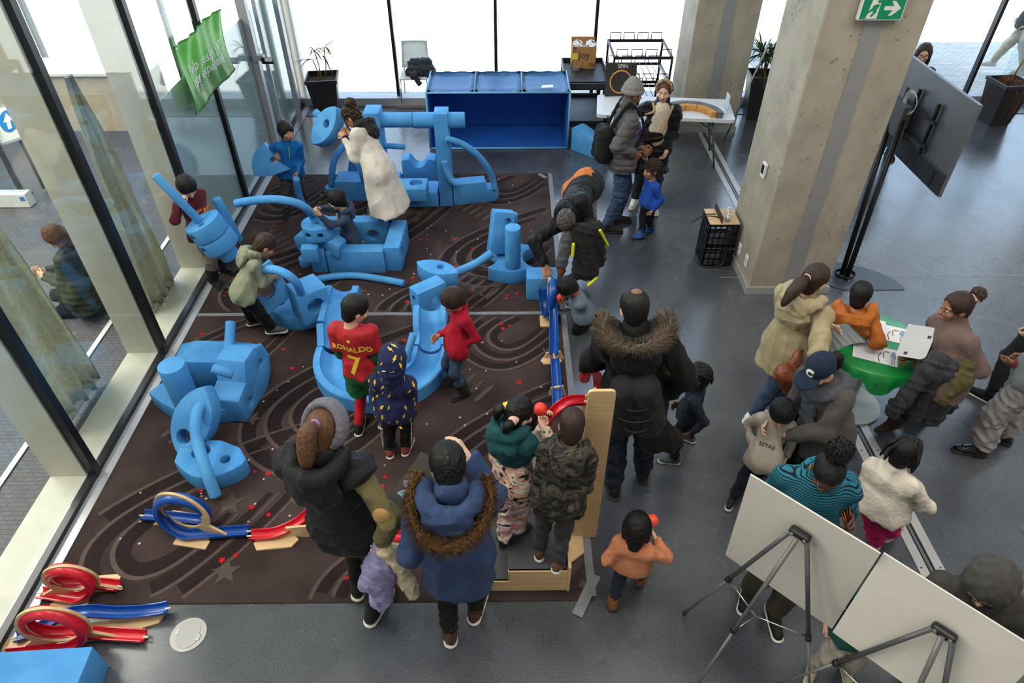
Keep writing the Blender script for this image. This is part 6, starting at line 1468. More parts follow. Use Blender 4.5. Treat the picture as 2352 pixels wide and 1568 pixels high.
# 26, 27 woman in cap hugging boy
f = Figure('woman in navy cap and grey wool coat hugging the small boy from behind', 1.64, -112, (P(1868, 1120, 0.0), P(1828, 1090, 0.0)), P(1884, 848, 1.27), -122, 30, hands=(P(1786, 1008, 0.68), P(1756, 990, 0.70)), pelvis=P(1900, 990, 0.66), elbow=(Vector((0.5, -0.7, -0.4)), None), width=1.05)
f.body('light', curl=(0.5, 0.5), palm=(Vector((-0.3, 0.8, -0.3)), None)); CW = cloth('grey_wool_coat', (84, 80, 78), 0.95); f.top(CW, 'wool_coat', 0.045, 0.17, folds=0.007, flare=0.03); f.legs(C_BLACK, 'trousers', 0.012); f.shoes(C_SHOEB)
v = Vol(0.0095); v.path([f.ch + f.U * 0.0 + (-f.B * math.cos(a) + f.Lt * math.sin(a)) * 0.125 + f.B * 0.0 - f.U * 0.03 for a in [-2.5 + 5.0 * i / 14 for i in range(15)]], 0.055, 0.03); v.cap(f.ch + f.B * 0.12 - f.U * 0.05, f.ch + f.B * 0.2 - f.U * 0.34, 0.06, 0.07, 0.03, (f.B, 1.5)); v.folds(0.006, 0.1, 2); f.part('wool_scarf', cloth('slate_scarf', (78, 82, 90), 0.95), v)
f.hair(HBL, 'short', 0.5, False); f.tail(HBL, [(0, -0.10, 0.0), (0, -0.15, -0.05), (0.0, -0.145, -0.16)], [0.03, 0.042, 0.028], 'ponytail')
CN = cloth('cap_navy', (24, 38, 58), 0.8); v = Vol(0.0065); v.ell(f.at(0, -0.006, 0.042), (0.092 * f.q, 0.108 * f.q, 0.098 * f.q), f.hR); v.below(f.at(0, 0, 0.03), -f.hU + f.hF * 0.05); v.ell(f.at(0, -0.006, 0.139), (0.008, 0.008, 0.006), f.hR); cap_ = f.part('cap_crown', CN, v)
v = Vol(0.005); v.ell(f.at(0, 0.115, 0.030), (0.080 * f.q, 0.090 * f.q, 0.020 * f.q), f.hR); v.ell(f.at(0, 0.115, 0.008), (0.12 * f.q, 0.14 * f.q, 0.026 * f.q), f.hR, 0.008, 's'); f.part('cap_brim', CN, v)
f.decal(cap_, text_mesh('C', 0.075, bold=0.006), f.at(0.0, 0.10, 0.085), f.hF + f.hU * 0.35, f.hU, C_WHT, 'lettering')
f = Figure('small boy in oatmeal sweatshirt with black bowl-cut hair in the woman\'s arms', 1.06, 205, (P(1722, 1098, 0.0), P(1682, 1150, 0.0)), P(1796, 948, 0.92), 195, 34, hands=(None, P(1722, 1034, 0.52)), pelvis=P(1752, 1058, 0.50), footdir=(220, 215))
f.body('asian'); f.top(cloth('oatmeal', (160, 150, 138)), 'sweatshirt', 0.018, 0.05, folds=0.006); f.legs(C_NAVY, 'trousers', 0.018); f.shoes(C_SHOEB, M_SOLE); f.hair(HBL, 'bowl', 1.05, messy=0.002)
f.decal(f.top_obj, text_mesh('ESTAB', 0.04, bold=0.001), f.ch - f.U * 0.20 + f.B * 0.1 - f.Lt * 0.01, f.B + f.U * 0.2, f.U, C_DARKP, 'lettering')

# 28 woman in teal stripes
f = Figure('woman in teal striped half-zip top with afro puff looking down at the first board', 1.66, 196, (P(1772, 1415, 0.0), P(1716, 1362, 0.0)), P(1902, 1084, 1.46), 200, 38, hands=(P(1952, 1205, 1.02), P(1880, 1190, 1.02)), width=1.2)
f.body('dark', curl=(1.0, 0.6)); CS = striped('teal_stripe', (24, 32, 42), (40, 112, 130), 80, 2, 0.64); f.top(CS, 'striped_top', 0.026, 0.06, folds=0.005, collar=0.02, belly=1.1); f.legs(cloth('olive_trousers', (58, 50, 40)), 'trousers', 0.022); f.shoes(C_SHOEB, M_SOLE, trim=lace((40, 40, 40)))
v = Vol(0.008); v.path([f.ch + f.U * (0.02) + (-f.B * math.cos(a) + f.Lt * math.sin(a)) * 0.095 - f.U * 0.03 * (1 - math.cos(a)) for a in [-2.6 + 5.2 * i / 14 for i in range(15)]], 0.026, 0.015, flat=(f.U, 0.6)); f.part('open_collar', CS, v)
f.hair(HBL, 'short', 0.4, False, messy=0.002); f.tail(HBL, [(-0.01, -0.075, 0.09), (-0.01, -0.115, 0.13), (-0.02, -0.10, 0.145)], [0.05, 0.064, 0.045], 'afro_puff', messy=0.014)
for sg in (-1, 1):
 v = Vol(0.004); c = f.at(sg * 0.082, -0.006, -0.062); v.path([c + f.hR @ Vector((0, math.cos(a), math.sin(a))) * 0.016 for a in [2 * math.pi * i / 10 for i in range(11)]], 0.0035, 0.003); f.part('hoop_earring', mat('gold', (214, 172, 70), 0.25, 0.02, metal=0.9), v)
pn = f.wr[0] + f.hd[0] * 0.07
for k, c in enumerate(((196, 70, 40), (230, 120, 40), (150, 40, 50), (220, 90, 60))):
 t = tag(empty('colour_pencil', pn, '%s coloured pencil in the hand of the woman in teal stripes' % ('brick red', 'orange', 'dark crimson', 'salmon')[k], 'pencil', 'pencils held by the woman in teal stripes')); d = V(-0.05 + 0.012 * k, 0.07, 0.10).normalized()
 o = tube('shaft', [pn + V(-0.012 + 0.008 * k, 0, -0.02), pn + V(-0.012 + 0.008 * k, 0, -0.02) + d * 0.12], 0.004, mat('pencil_%d' % c[0], c, 0.5, 0.03), None, 6); keep(o, t)
 e = pn + V(-0.012 + 0.008 * k, 0, -0.02) + d * 0.12; o = tube('tip', [e, e + d * 0.014], [0.004, 0.001], mat('pencil_wood', (214, 176, 130), 0.6, 0.03), None, 6); keep(o, t)

# 29 girl with locs
f = Figure('girl with short black locs, cream fleece and hot pink trousers behind the boards', 1.26, 48, (P(2006, 1262, 0.0), P(2040, 1240, 0.0)), P(2082, 1036, 1.08), 55, 16, hands=('front', 'front'), pelvis=P(2022, 1170, 0.60), width=1.08, elbow=(None, Vector((0.7, -0.7, -0.2))))
f.body('dark', eyes=False); CF = cloth('cream_fleece', (214, 204, 190), 0.95, 0.08, 0.6, 50); f.top(CF, 'fleece', 0.034, 0.0, folds=0.007, collar=0.03); f.legs(cloth('hot_pink', (190, 22, 96)), 'trousers', 0.022, 0.008); f.shoes(cloth('beige_trainer', (190, 166, 150)), M_SOLE); f.hair(HBL, 'short', 0.8, False)
rnd = random.Random(5)
for k in range(26):
 a = rnd.uniform(0, 6.28); r = rnd.uniform(0.2, 1.0); x = math.sin(a) * r; y = math.cos(a) * r
 if y > 0.55: continue
 f.tail(HBL, [(x * 0.05, y * 0.05 - 0.02, 0.115), (x * 0.088, y * 0.10 - 0.025, 0.09 - 0.05 * r), (x * 0.108, y * 0.118 - 0.03, 0.0), (x * 0.112, y * 0.12 - 0.03, -0.05 - 0.05 * rnd.random())], [0.011, 0.0125, 0.0115, 0.008], 'hair_loc', messy=0.001)

# 30 hooded child, 31 child behind the boards
f = Figure('person in dark olive hooded coat, hood up, looking down behind the second board', 1.52, 212, (P(2150, 1590, 0.0), P(2100, 1560, 0.0)), P(2272, 1344, 1.31), 222, 22, hands=('front', 'front'), width=1.15)
f.body('light'); CH = cloth('dark_olive', (66, 64, 60), 0.75); f.top(CH, 'coat', 0.055, 0.14, folds=0.008, puff=(0.012, 0.14)); f.legs(C_NAVY, 'trousers'); f.shoes(C_SHOEB); f.hair(HB, 'short', 0.5)
v = Vol(0.009); v.ell(f.at(0, -0.02, 0.025), (0.118 * f.q, 0.138 * f.q, 0.128 * f.q), f.hR); v.cap(f.at(0, -0.05, -0.05), f.ch, 0.11 * f.q, 0.115 * f.q, 0.04); v.ell(f.at(0, 0.14, -0.05), (0.075 * f.q, 0.085 * f.q, 0.10 * f.q), f.hR, 0.02, 's'); v.folds(0.005, 0.1, 7); f.part('hood', CH, v)
gb = bmesh.new()
for sg in (-1, 1): bm_tube(gb, [f.at(sg * 0.032 + 0.022 * math.cos(a), 0.098, -0.006 + 0.018 * math.sin(a)) for a in [2 * math.pi * i / 14 for i in range(14)]], 0.0025, 5, closed=True)
bm_tube(gb, [f.at(-0.01, 0.10, 0.0), f.at(0.01, 0.10, 0.0)], 0.0025, 5)
for q in gb.verts: q.co -= f.root.location
link('spectacles', bm_mesh(gb, 'specs'), f.root, M_BLACKP)
f = Figure('child in pale grey joggers and beige velcro shoes, hidden behind the boards', 1.10, 200, (P(1940, 1542, 0.0), P(1864, 1536, 0.0)), None, None, 30, hands=(None, None))
f.body('light'); f.top(cloth('bottle_green', (24, 74, 66)), 'jumper', 0.016, 0.04); f.legs(cloth('pale_grey_jogger', (150, 142, 134)), 'joggers', 0.022, 0.008, ankle=0.1); f.leggings(C_BLACK, 'sock', 0.004, 0.5); f.shoes(cloth('beige_velcro', (176, 160, 136), 0.7), M_SOLE, trim=lace((196, 184, 164))); f.hair(HBB, 'bowl')

# 32 woman behind the screen
f = Figure('long-haired woman in glasses and black top standing behind the big screen', 1.62, 196, (P(2040, 358, 0.0), P(2014, 366, 0.0)), P(2122, 122, 1.48), 205, 8, hands=('front', 'front'))
f.body('light'); f.top(C_BLACK, 'jumper', 0.018, 0.05); f.legs(C_JEAN, 'jeans', 0.012); f.shoes(C_SHOEB); f.hair(HBR, 'long', 1.0, False)
gb = bmesh.new()
for sg in (-1, 1): bm_tube(gb, [f.at(sg * 0.033 + 0.026 * math.cos(a), 0.100, -0.006 + 0.021 * math.sin(a)) for a in [2 * math.pi * i / 14 for i in range(14)]], 0.003, 5, closed=True)
bm_tube(gb, [f.at(-0.008, 0.102, 0.0), f.at(0.008, 0.102, 0.0)], 0.003, 5)
for q in gb.verts: q.co -= f.root.location
link('spectacles', bm_mesh(gb, 'specs'), f.root, M_BLACKP)

# 33 woman beyond the glass partition, 34 passer-by outside
f = Figure('woman with brown hair and glasses in dark green padded coat sitting beyond the glass wall', 1.66, -95, (P(235, 690, 0.0), P(225, 720, 0.0)), P(126, 542, 0.86), -100, 30, hands=(P(96, 640, 0.40), P(90, 632, 0.40)), pelvis=P(190, 672, 0.24), kneepole=(Vector((-1, -0.3, 0.2)), Vector((-1, 0.3, 0.2))), width=1.15)
f.body('light'); f.top(cloth('dark_green_puffer', (48, 54, 46), 0.6), 'padded_coat', 0.04, 0.10, puff=(0.018, 0.07), folds=0.006, hemdir=(0.2, 0, -1)); f.legs(C_NAVY, 'trousers'); f.shoes(C_SHOEB); f.hair(HBB, 'long', 1.0, False)
f = Figure('passer-by in dark jacket and pale trousers striding past outside the window', 1.75, -70, (P(2262, 165, -0.07), P(2345, 195, -0.07)), None, hands=(None, None)); f.body('light', curl=(0.5, 0.5)); f.top(C_GREYD, 'jacket', 0.03, 0.05); f.legs(cloth('khaki', (196, 186, 166)), 'trousers', 0.022); f.shoes(cloth('white_trainer', (224, 220, 208)), M_SOLE); f.hair(HBR, 'short')
# ================================================================ props
M_PLY = mat('birch_plywood', (214, 180, 134), 0.5, 0.12, 3.0, stretch=(1, 1, 14)); M_PLYE = mat('plywood_edge', (190, 152, 108), 0.6, 0.2, 6, stretch=(1, 1, 30))
M_TRED = mat('track_red', (206, 22, 44), 0.28, 0.05); M_TBLUE = mat('track_blue', (16, 74, 160), 0.28, 0.05); M_PEG = mat('peg_wood', (226, 214, 190), 0.6, 0.05)
def PX(u, v, x):
 d = ray(u, v); t = x / d.x
 return Vector((x, d.y * t, CAM_H + d.z * t))
# ---- ball track pieces
def gutter(bm, pts, ups, w=0.072, dpt=0.034, th=0.008):
 rings = []; n = 8
 prof = [(-w/2 - th, 0.006), (-w/2, 0.006)] + [(-w/2 * math.cos(math.pi * i / n), -dpt * math.sin(math.pi * i / n)) for i in range(1, n)] + [(w/2, 0.006), (w/2 + th, 0.006), (w/2 + th, -0.012)] + [((w/2 + th) * math.cos(math.pi * i / n), -0.012 - dpt * math.sin(math.pi * i / n)) for i in range(1, n)] + [(-w/2 - th, -0.012)]
 for i, p in enumerate(pts):
  a = pts[max(i - 1, 0)]; b = pts[min(i + 1, len(pts) - 1)]; t = (b - a).normalized(); u = ups[i]; u = (u - t * u.dot(t)).normalized(); s = t.cross(u)
  rings.append([bm.verts.new(p + s * x + u * y) for x, y in prof])
 k = len(prof)
 for i in range(len(rings) - 1):
  for j in range(k): bm.faces.new((rings[i][j], rings[i][(j + 1) % k], rings[i + 1][(j + 1) % k], rings[i + 1][j])).smooth = True
 bm.faces.new(rings[0]); bm.faces.new(list(reversed(rings[-1])))
 bmesh.ops.recalc_face_normals(bm, faces=bm.faces)
def track(root, pts, m, ups=None, pegs=True):
 bm = bmesh.new(); gutter(bm, pts, ups or [Z] * len(pts)); me = bm_mesh(bm, 'track'); smooth_by_angle(me, 40); o = keep(link('track', me, None, m), root)
 if pegs:
  for a, b in ((pts[0], pts[1]), (pts[-1], pts[-2])):
   d = (a - b).normalized(); q = a + Vector((0, 0, -0.02)); p = keep(tube('peg', [q - d * 0.01, q + d * 0.028], 0.007, M_PEG, None, 8, 0.003), root); 
 return o
def loop_piece(label, entry, base, exit_, R, m, lean=0.10, flip=1, ring=True, tall=1.25):
 """entry and exit points at floor level, loop standing between them"""
 root = tag(empty('ball_track_loop', base, label, 'ball track', 'wooden ball track pieces'))
 entry, exit_, base = Vector(entry), Vector(exit_), Vector(base); z0 = 0.055
 d = (exit_ - entry); d.z = 0; d.normalize(); nrm = Vector((-d.y, d.x, 0)) * flip
 pts = []; ups = []
 c = base + Vector((0, 0, z0 + R * tall))
 e0 = entry + Vector((0, 0, z0)); s0 = base + nrm * lean * 0.5 + Vector((0, 0, z0)); s1 = base - nrm * lean * 0.5 + Vector((0, 0, z0)); x1 = exit_ + Vector((0, 0, z0))
 for i in range(6): pts.append(e0.lerp(s0, i / 6)); ups.append(Z)
 N = 28
 for i in range(N + 1):
  a = -math.pi / 2 + 2 * math.pi * i / N; o = d * math.cos(a) * R + Z * (math.sin(a) * R * tall + R * tall)
  pts.append(s0.lerp(s1, i / N) + o - Z * 0); ups.append((Z * R * tall - o).normalized())
 for i in range(1, 7): pts.append(s1.lerp(x1, i / 6)); ups.append(Z)
 track(root, pts, m, ups)
 # plywood ring plate with foot
 ro, ri = R + 0.055, R - 0.004; k = 36
 outer = [(ro * math.cos(2 * math.pi * i / k), ro * tall * math.sin(2 * math.pi * i / k)) for i in range(k)]
 plate = [p for p in outer if p[1] > -ro * tall * 0.55]
 M = frame(c + Vector((0, 0, 0.0)) + nrm * 0.0, d, Z)
 bm = bmesh.new(); th = 0.02
 fr, bk = [], []
 for zz, lst in ((-th / 2, fr), (th / 2, bk)):
  for i in range(k):
   a = 2 * math.pi * i / k; x, y = ro * math.cos(a), ro * tall * math.sin(a)
   if math.sin(a) < -0.62: y = -R * tall - 0.045; x = (ro + 0.10) * math.cos(a) / max(abs(math.cos(a)), 0.5) * min(1, abs(math.cos(a)) / 0.7) if abs(math.cos(a)) > 0.05 else 0
   lst.append((bm.verts.new((x, y, zz)), bm.verts.new((ri * math.cos(a), ri * tall * math.sin(a), zz))))
 for i in range(k):
  j = (i + 1) % k
  bm.faces.new((fr[i][0], fr[i][1], fr[j][1], fr[j][0])); bm.faces.new((bk[i][0], bk[j][0], bk[j][1], bk[i][1]))
  bm.faces.new((fr[i][0], fr[j][0], bk[j][0], bk[i][0])); bm.faces.new((fr[i][1], bk[i][1], bk[j][1], fr[j][1]))
 bmesh.ops.transform(bm, matrix=M, verts=bm.verts); bmesh.ops.recalc_face_normals(bm, faces=bm.faces)
 me = bm_mesh(bm, 'ring'); smooth_by_angle(me, 35); keep(link('ring_plate', me, None, M_PLY), root)
 for s_, L_ in ((1, 0.30), (-1, 0.26)):
  q = base + nrm * s_ * (lean * 0.5 + 0.02) + d * (-0.08 if s_ > 0 else 0.06)
  bm = bmesh.new(); bm_prism(bm, [(-L_ / 2, -0.05), (L_ / 2, -0.05), (L_ / 2, 0.02), (L_ / 2 - 0.05, 0.05), (-L_ / 2, 0.05)], 0.014, frame((q.x, q.y, 0.009), d, nrm)); keep(link('base_plate', bm_mesh(bm, 'bp'), None, M_PLY), root)
 return root
loop_piece('blue ball track loop with plywood ring standing on the carpet', P(332, 1190, CZ), P(440, 1218, CZ) , P(572, 1226, CZ), 0.155, M_TBLUE, 0.14, tall=1.12)
loop_piece('red ball track loop on the carpet corner by the glass wall', P(276, 1352, CZ), P(188, 1362, CZ), P(98, 1368, CZ), 0.125, M_TRED, 0.12, flip=-1, tall=1.0)
loop_piece('large red ball track loop on the grey floor near the blue foam block', P(336, 1468, 0), P(160, 1478, 0), P(14, 1512, 0), 0.16, M_TRED, 0.12, flip=-1, tall=1.12)
def run(label, pts, m, bases=(), name='ball_track'):
 root = tag(empty(name, pts[len(pts) // 2] * 1.0, label, 'ball track', 'wooden ball track pieces')); track(root, spline(pts, 6), m)
 for q, L_, w, rot in bases:
  bm = bmesh.new(); zc = q.z; M = Matrix.Translation((q.x, q.y, q.z)) @ Matrix.Rotation(rot, 4, 'Z')
  bm_prism(bm, [(-L_/2, -w/2), (L_/2 - 0.05, -w/2), (L_/2, 0), (L_/2 - 0.05, w/2), (-L_/2, w/2), (-L_/2 - 0.03, 0)], 0.016, M); keep(link('base_plate', bm_mesh(bm, 'bp'), None, M_PLY), root)
 return root
def sup(root, p, h, w=0.16, rot=0.0):
 bm = bmesh.new(); bm_prism(bm, [(-w/2, 0), (w/2, 0), (w/2 * 0.6, h), (-w/2 * 0.8, h * 0.8)], 0.018, Matrix.Translation(p) @ Matrix.Rotation(rot, 4, 'Z') @ Matrix.Rotation(math.pi / 2, 4, 'X')); keep(link('support', bm_mesh(bm, 'sp'), None, M_PLY), root)
r = run('red ball track curving up from the blue loop behind the woman in the vest', [P(574, 1227, 0.065), P(630, 1222, 0.07), P(680, 1200, 0.11), P(720, 1170, 0.20), P(760, 1165, 0.24)], M_TRED, [(P(640, 1245, 0.009), 0.30, 0.12, 0.1)]); sup(r, P(700, 1228, 0.01), 0.14, 0.3)
run('red ball track end peeking out between the vest and the blue parka', [P(850, 1215, 0.07), P(905, 1228, 0.065), P(960, 1226, 0.065)], M_TRED, [(P(910, 1240, 0.009), 0.26, 0.12, 0)])
r = run('wavy blue ball track on the grey floor by the window', [P(32, 1460, 0.06), P(85, 1442, 0.07), P(140, 1412, 0.11), P(195, 1402, 0.14), P(265, 1405, 0.10), P(330, 1402, 0.08), P(380, 1394, 0.09)], M_TBLUE, [(P(95, 1462, 0.001), 0.40, 0.11, 0.35), (P(322, 1425, 0.001), 0.34, 0.14, 0.35)])
# blue run along the carpet edge, up to the step
la = P(1262, 735, CZ)
root = tag(empty('ball_track_loop', la, 'blue ball track half loop with plywood plate beside the crouching boy', 'ball track', 'wooden ball track pieces'))
pts = []; ups = []; R = 0.16; cx = la + Vector((-0.01, 0.06, R * 1.2 + 0.06))
for i in range(22):
 a = -math.pi * 0.95 + (math.pi * 1.45) * i / 21; o = Vector((0, math.cos(a) * R * -1, math.sin(a) * R * 1.2)); pts.append(cx + o + Vector((-0.06 + 0.10 * i / 21, 0, 0))); ups.append(-o.normalized())
track(root, pts, M_TBLUE, ups, False)
bm = bmesh.new(); bm_prism(bm, [(-0.19, -0.24), (0.05, -0.24)] + arc(0.0, 0.0, 0.205, -40, 170, 14), 0.02, frame(cx + Vector((0.012, 0, 0.0)), Vector((0, -1, 0)), Z), holes=((0, 0.01, 0.15),)); keep(link('plate', bm_mesh(bm, 'pl'), None, M_PLY), root)
bm = bmesh.new(); bm_prism(bm, [(-0.10, -0.10), (0.06, -0.10), (0.06, 0.08), (-0.10, 0.08)], 0.016, Matrix.Translation((la.x - 0.0, la.y - 0.02, CZ))); keep(link('base_plate', bm_mesh(bm, 'bp'), None, M_PLY), root)
r = run('long blue ball track running down the right carpet edge, upper piece', [P(1268, 690, 0.34), P(1271, 720, 0.26), P(1272, 760, 0.18), P(1272, 810, 0.13)], M_TBLUE); sup(r, P(1272, 822, CZ), 0.10, 0.2)
r = run('long blue ball track along the right carpet edge, lower piece ending at the step', [P(1274, 818, 0.11), P(1278, 870, 0.12), P(1280, 940, 0.16)], M_TBLUE, [(P(1270, 830, CZ), 0.18, 0.10, 0.0)]); sup(r, P(1280, 905, CZ), 0.12, 0.16)
# wooden step with tall plank
ST = P(1300, 1357, 0.0)
root = tag(empty('wooden_step', (ST.x - 0.3, ST.y + 0.25, 0), 'two-level plywood step with dark studded rubber treads at the carpet edge', 'step stool'))
x1 = ST.x; x0 = P(1120, 1355, 0).x - 0.12; y0 = ST.y; xm = P(1167, 1300, 0.2).x; z1, z2 = 0.13, 0.26; yb = y0 + 0.62
M_RUB = None
def m_stud():
 m, n, l, b = nt('studded_rubber'); tc = n.new('ShaderNodeTexCoord'); vo = n.new('ShaderNodeTexVoronoi'); vo.inputs['Scale'].default_value = 32; vo.inputs['Randomness'].default_value = 0.0
 l.new(tc.outputs['Object'], vo.inputs['Vector']); lt = n.new('ShaderNodeMath'); lt.operation = 'LESS_THAN'; lt.inputs[1].default_value = 0.36; l.new(vo.outputs['Distance'], lt.inputs[0])
 b.inputs['Base Color'].default_value = srgb(78, 80, 84); b.inputs['Roughness'].default_value = 0.35; bp = n.new('ShaderNodeBump'); bp.inputs['Strength'].default_value = 0.6; bp.inputs['Distance'].default_value = 0.004; l.new(lt.outputs[0], bp.inputs['Height']); l.new(bp.outputs[0], b.inputs['Normal']); return m
M_RUB = m_stud()
def wbox(name, a, b, m, root, bevel=0.004): return keep(box(name, tuple((a[i] + b[i]) / 2 for i in range(3)), tuple(abs(b[i] - a[i]) for i in range(3)), m, None, None, bevel, 1), root)
bm = bmesh.new(); bm_prism(bm, [(x0, 0.012), (x1, 0.012), (x1, z2), (xm, z2), (xm, z2 - 0.03), (xm + 0.012, z2 - 0.035), (xm + 0.012, z1), (x0, z1)], 0.02, frame((0, y0 + 0.02, 0), X, Z)); keep(link('front_panel', bm_mesh(bm, 'fp'), None, M_PLY), root)
wbox('lower_tread', (x0, y0 + 0.005, z1 - 0.02), (xm + 0.02, yb, z1), M_RUB, root); wbox('upper_tread', (xm, y0 + 0.005, z2 - 0.02), (x1, yb, z2), M_RUB, root)
wbox('riser', (xm, y0 + 0.01, 0.02), (xm + 0.018, yb, z2 - 0.02), M_PLYE, root); wbox('back_panel', (x0, yb - 0.02, 0.012), (xm + 0.02, yb, z2 + 0.18), M_PLY, root)
wbox('side_panel', (x1, y0 - 0.01, 0.012), (x1 + 0.022, yb, z2 + 0.06), M_PLY, root)
pk = P(1330, 1262, 0.0); ztop = hz(1370, 898, pk.y + 0.1)
bm = bmesh.new(); W = 0.17; hh_ = ztop - 0.01
bm_prism(bm, [(-W/2, 0), (W/2, 0), (W/2, hh_ - 0.03)] + arc(W/2 - 0.03, hh_ - 0.03, 0.03, 0, 90, 4) + arc(-W/2 + 0.03, hh_ - 0.03, 0.03, 90, 180, 4), 0.022, frame((pk.x + 0.05, pk.y + 0.12, 0.01), X, Z)); keep(link('tall_plank', bm_mesh(bm, 'plank'), None, M_PLY), root)
bm = bmesh.new(); bm_prism(bm, [(0, -0.08), (0.13, 0.02), (0.13, 0.20), (0, 0.20)], 0.02, Matrix.Translation((x1 + 0.022, pk.y - 0.06, 0.011))); keep(link('foot_plate', bm_mesh(bm, 'foot'), None, M_PLY), root)
o = keep(box('blue_sticker', (xm - 0.09, yb - 0.022, z1 + 0.07), (0.10, 0.004, 0.05), M_TBLUE), root)
# red tracks at the step
r = run('red ball track bending from the top of the plank down to the blue run', [P(1345, 917, 0.98), P(1312, 918, 0.98), P(1285, 932, 0.94), P(1262, 955, 0.86), P(1245, 985, 0.74)], M_TRED)
pb_ = P(1352, 880, 0.0)
r = run('red ball track dropping steeply behind the man in the black parka', [P(1342, 868, 0.55), P(1348, 850, 0.70), P(1362, 846, 0.74), P(1374, 862, 0.60), P(1376, 895, 0.40)], M_TRED); sup(r, P(1345, 1000, 0.0) + V(0, 0, 0.0), 0.6, 0.14)
# ---- round floor hatch
fh = P(433, 1457, 0); root = tag(empty('floor_hatch', fh, 'round steel floor socket cover on the grey floor', 'floor cover'))
M_HATCH = mat('hatch_metal', (170, 166, 162), 0.45, 0.06, metal=0.4)
bm = bmesh.new(); bm_prism(bm, arc(0, 0, 0.118, 0, 350, 35), 0.004, Matrix.Translation(fh)); keep(link('rim', bm_mesh(bm, 'rim'), None, M_HATCH), root)
bm = bmesh.new(); bm_prism(bm, arc(0, 0.02, 0.075, 20, 160, 10) + arc(0, -0.02, 0.075, 200, 340, 10), 0.003, Matrix.Translation((fh.x, fh.y, 0.004))); keep(link('lid', bm_mesh(bm, 'lid'), None, mat('hatch_lid', (178, 176, 174), 0.5, 0.04)), root)
keep(box('latch', (fh.x + 0.07, fh.y - 0.02, 0.0065), (0.03, 0.045, 0.005), M_STEEL), root); keep(box('hinge', (fh.x - 0.078, fh.y + 0.02, 0.006), (0.014, 0.04, 0.005), M_STEEL), root)
# ---- curtains and things beyond the glass
def m_curt(): return mat('curtain_linen', (206, 206, 188), 0.9, 0.12, 30, 0.3, 140)
def curtain(label, u0, v0, zt_, wbot, wtop, seed):
 c = P(u0, v0, 0.06); rnd = random.Random(seed); root = tag(empty('curtain', c, label, 'curtain', 'grey-green curtains behind the glass wall')); bm = bmesh.new(); N = 60; rows = []
 Hh = zt_
 for j in range(14):
  z = 0.06 + Hh * j / 13; w = wbot + (wtop - wbot) * (j / 13) ** 1.7; ring = []
  for i in range(N):
   t = i / (N - 1); x = 0.075 * math.sin(t * 2 * math.pi * 5 + seed) * (0.6 + 0.4 * math.sin(t * 9 + seed)) * (w / wbot) ** 0.5 + 0.012 * math.sin(j * 0.9 + t * 20)
   ring.append(bm.verts.new((c.x + x, c.y + (t - 0.5) * w, z)))
  rows.append(ring)
 for j in range(13):
  for i in range(N - 1): bm.faces.new((rows[j][i], rows[j][i + 1], rows[j + 1][i + 1], rows[j + 1][i])).smooth = True
 bmesh.ops.solidify(bm, geom=bm.faces[:], thickness=0.004); keep(link('drape', bm_mesh(bm, 'drape', True), None, m_curt()), root)
 keep(box('hem_band', (c.x, c.y, 0.075), (0.05, wbot * 0.9, 0.03), m_curt()), root); return root
curtain('grey-green curtain gathered behind the second pane, nearer the camera', 180, 935, 2.6, 0.75, 0.12, 1)
curtain('grey-green curtain gathered behind the third pane, near the boy in maroon', 372, 682, 2.35, 0.62, 0.10, 4)
# sign post
sp_ = P(52, 445, 0.0); root = tag(empty('sign_post', sp_, 'grey barrier post with a white sign showing a blue arrow, beyond the glass', 'sign post'))
keep(tube('pole', [sp_ + V(0, 0, 0.02), sp_ + V(0, 0, 1.05)], 0.035, mat('grey_pole', (96, 98, 102), 0.4, 0.05, metal=0.4), None, 14), root)
bm = bmesh.new(); bm_prism(bm, arc(0, 0, 0.12, 0, 345, 23), 0.025, Matrix.Translation(sp_ + V(0, 0, -0.01))); keep(link('base', bm_mesh(bm, 'base'), None, mat('grey_pole', (96, 98, 102))), root)
sc_ = P(22, 282, 0.95); keep(tube('sign_stem', [(sc_.x, sc_.y + 0.03, 0.02), (sc_.x, sc_.y + 0.03, 0.8)], 0.02, MATS['grey_pole'], None, 8), root); sm_ = frame(sc_, (0.96, 0.0, 0.28), (0, 0.3, 0.95)); keep(flat('panel', [(-0.22, -0.20), (0.22, -0.20), (0.22, 0.20), (-0.22, 0.20)], sm_, M_WHITE, None, 0.012), root)
keep(flat('arrow_disc', arc(0, 0.02, 0.13, 0, 350, 35), sm_ @ Matrix.Translation((0, 0, 0.013)), mat('sign_blue', (24, 124, 196), 0.5, 0.02), None, 0.001), root)
keep(flat('arrow', [(-0.03, -0.07), (0.03, -0.07), (0.03, 0.02), (0.075, 0.02), (0, 0.12), (-0.075, 0.02), (-0.03, 0.02)], sm_ @ Matrix.Translation((0, 0, 0.0145)), M_WHITE, None, 0.001), root)
keep(box('top_rail', (0, 0.215, 0.0), (0.5, 0.03, 0.03), M_ALU, None, sm_), root); keep(box('bottom_rail', (0, -0.215, 0.0), (0.5, 0.03, 0.03), M_ALU, None, sm_), root)
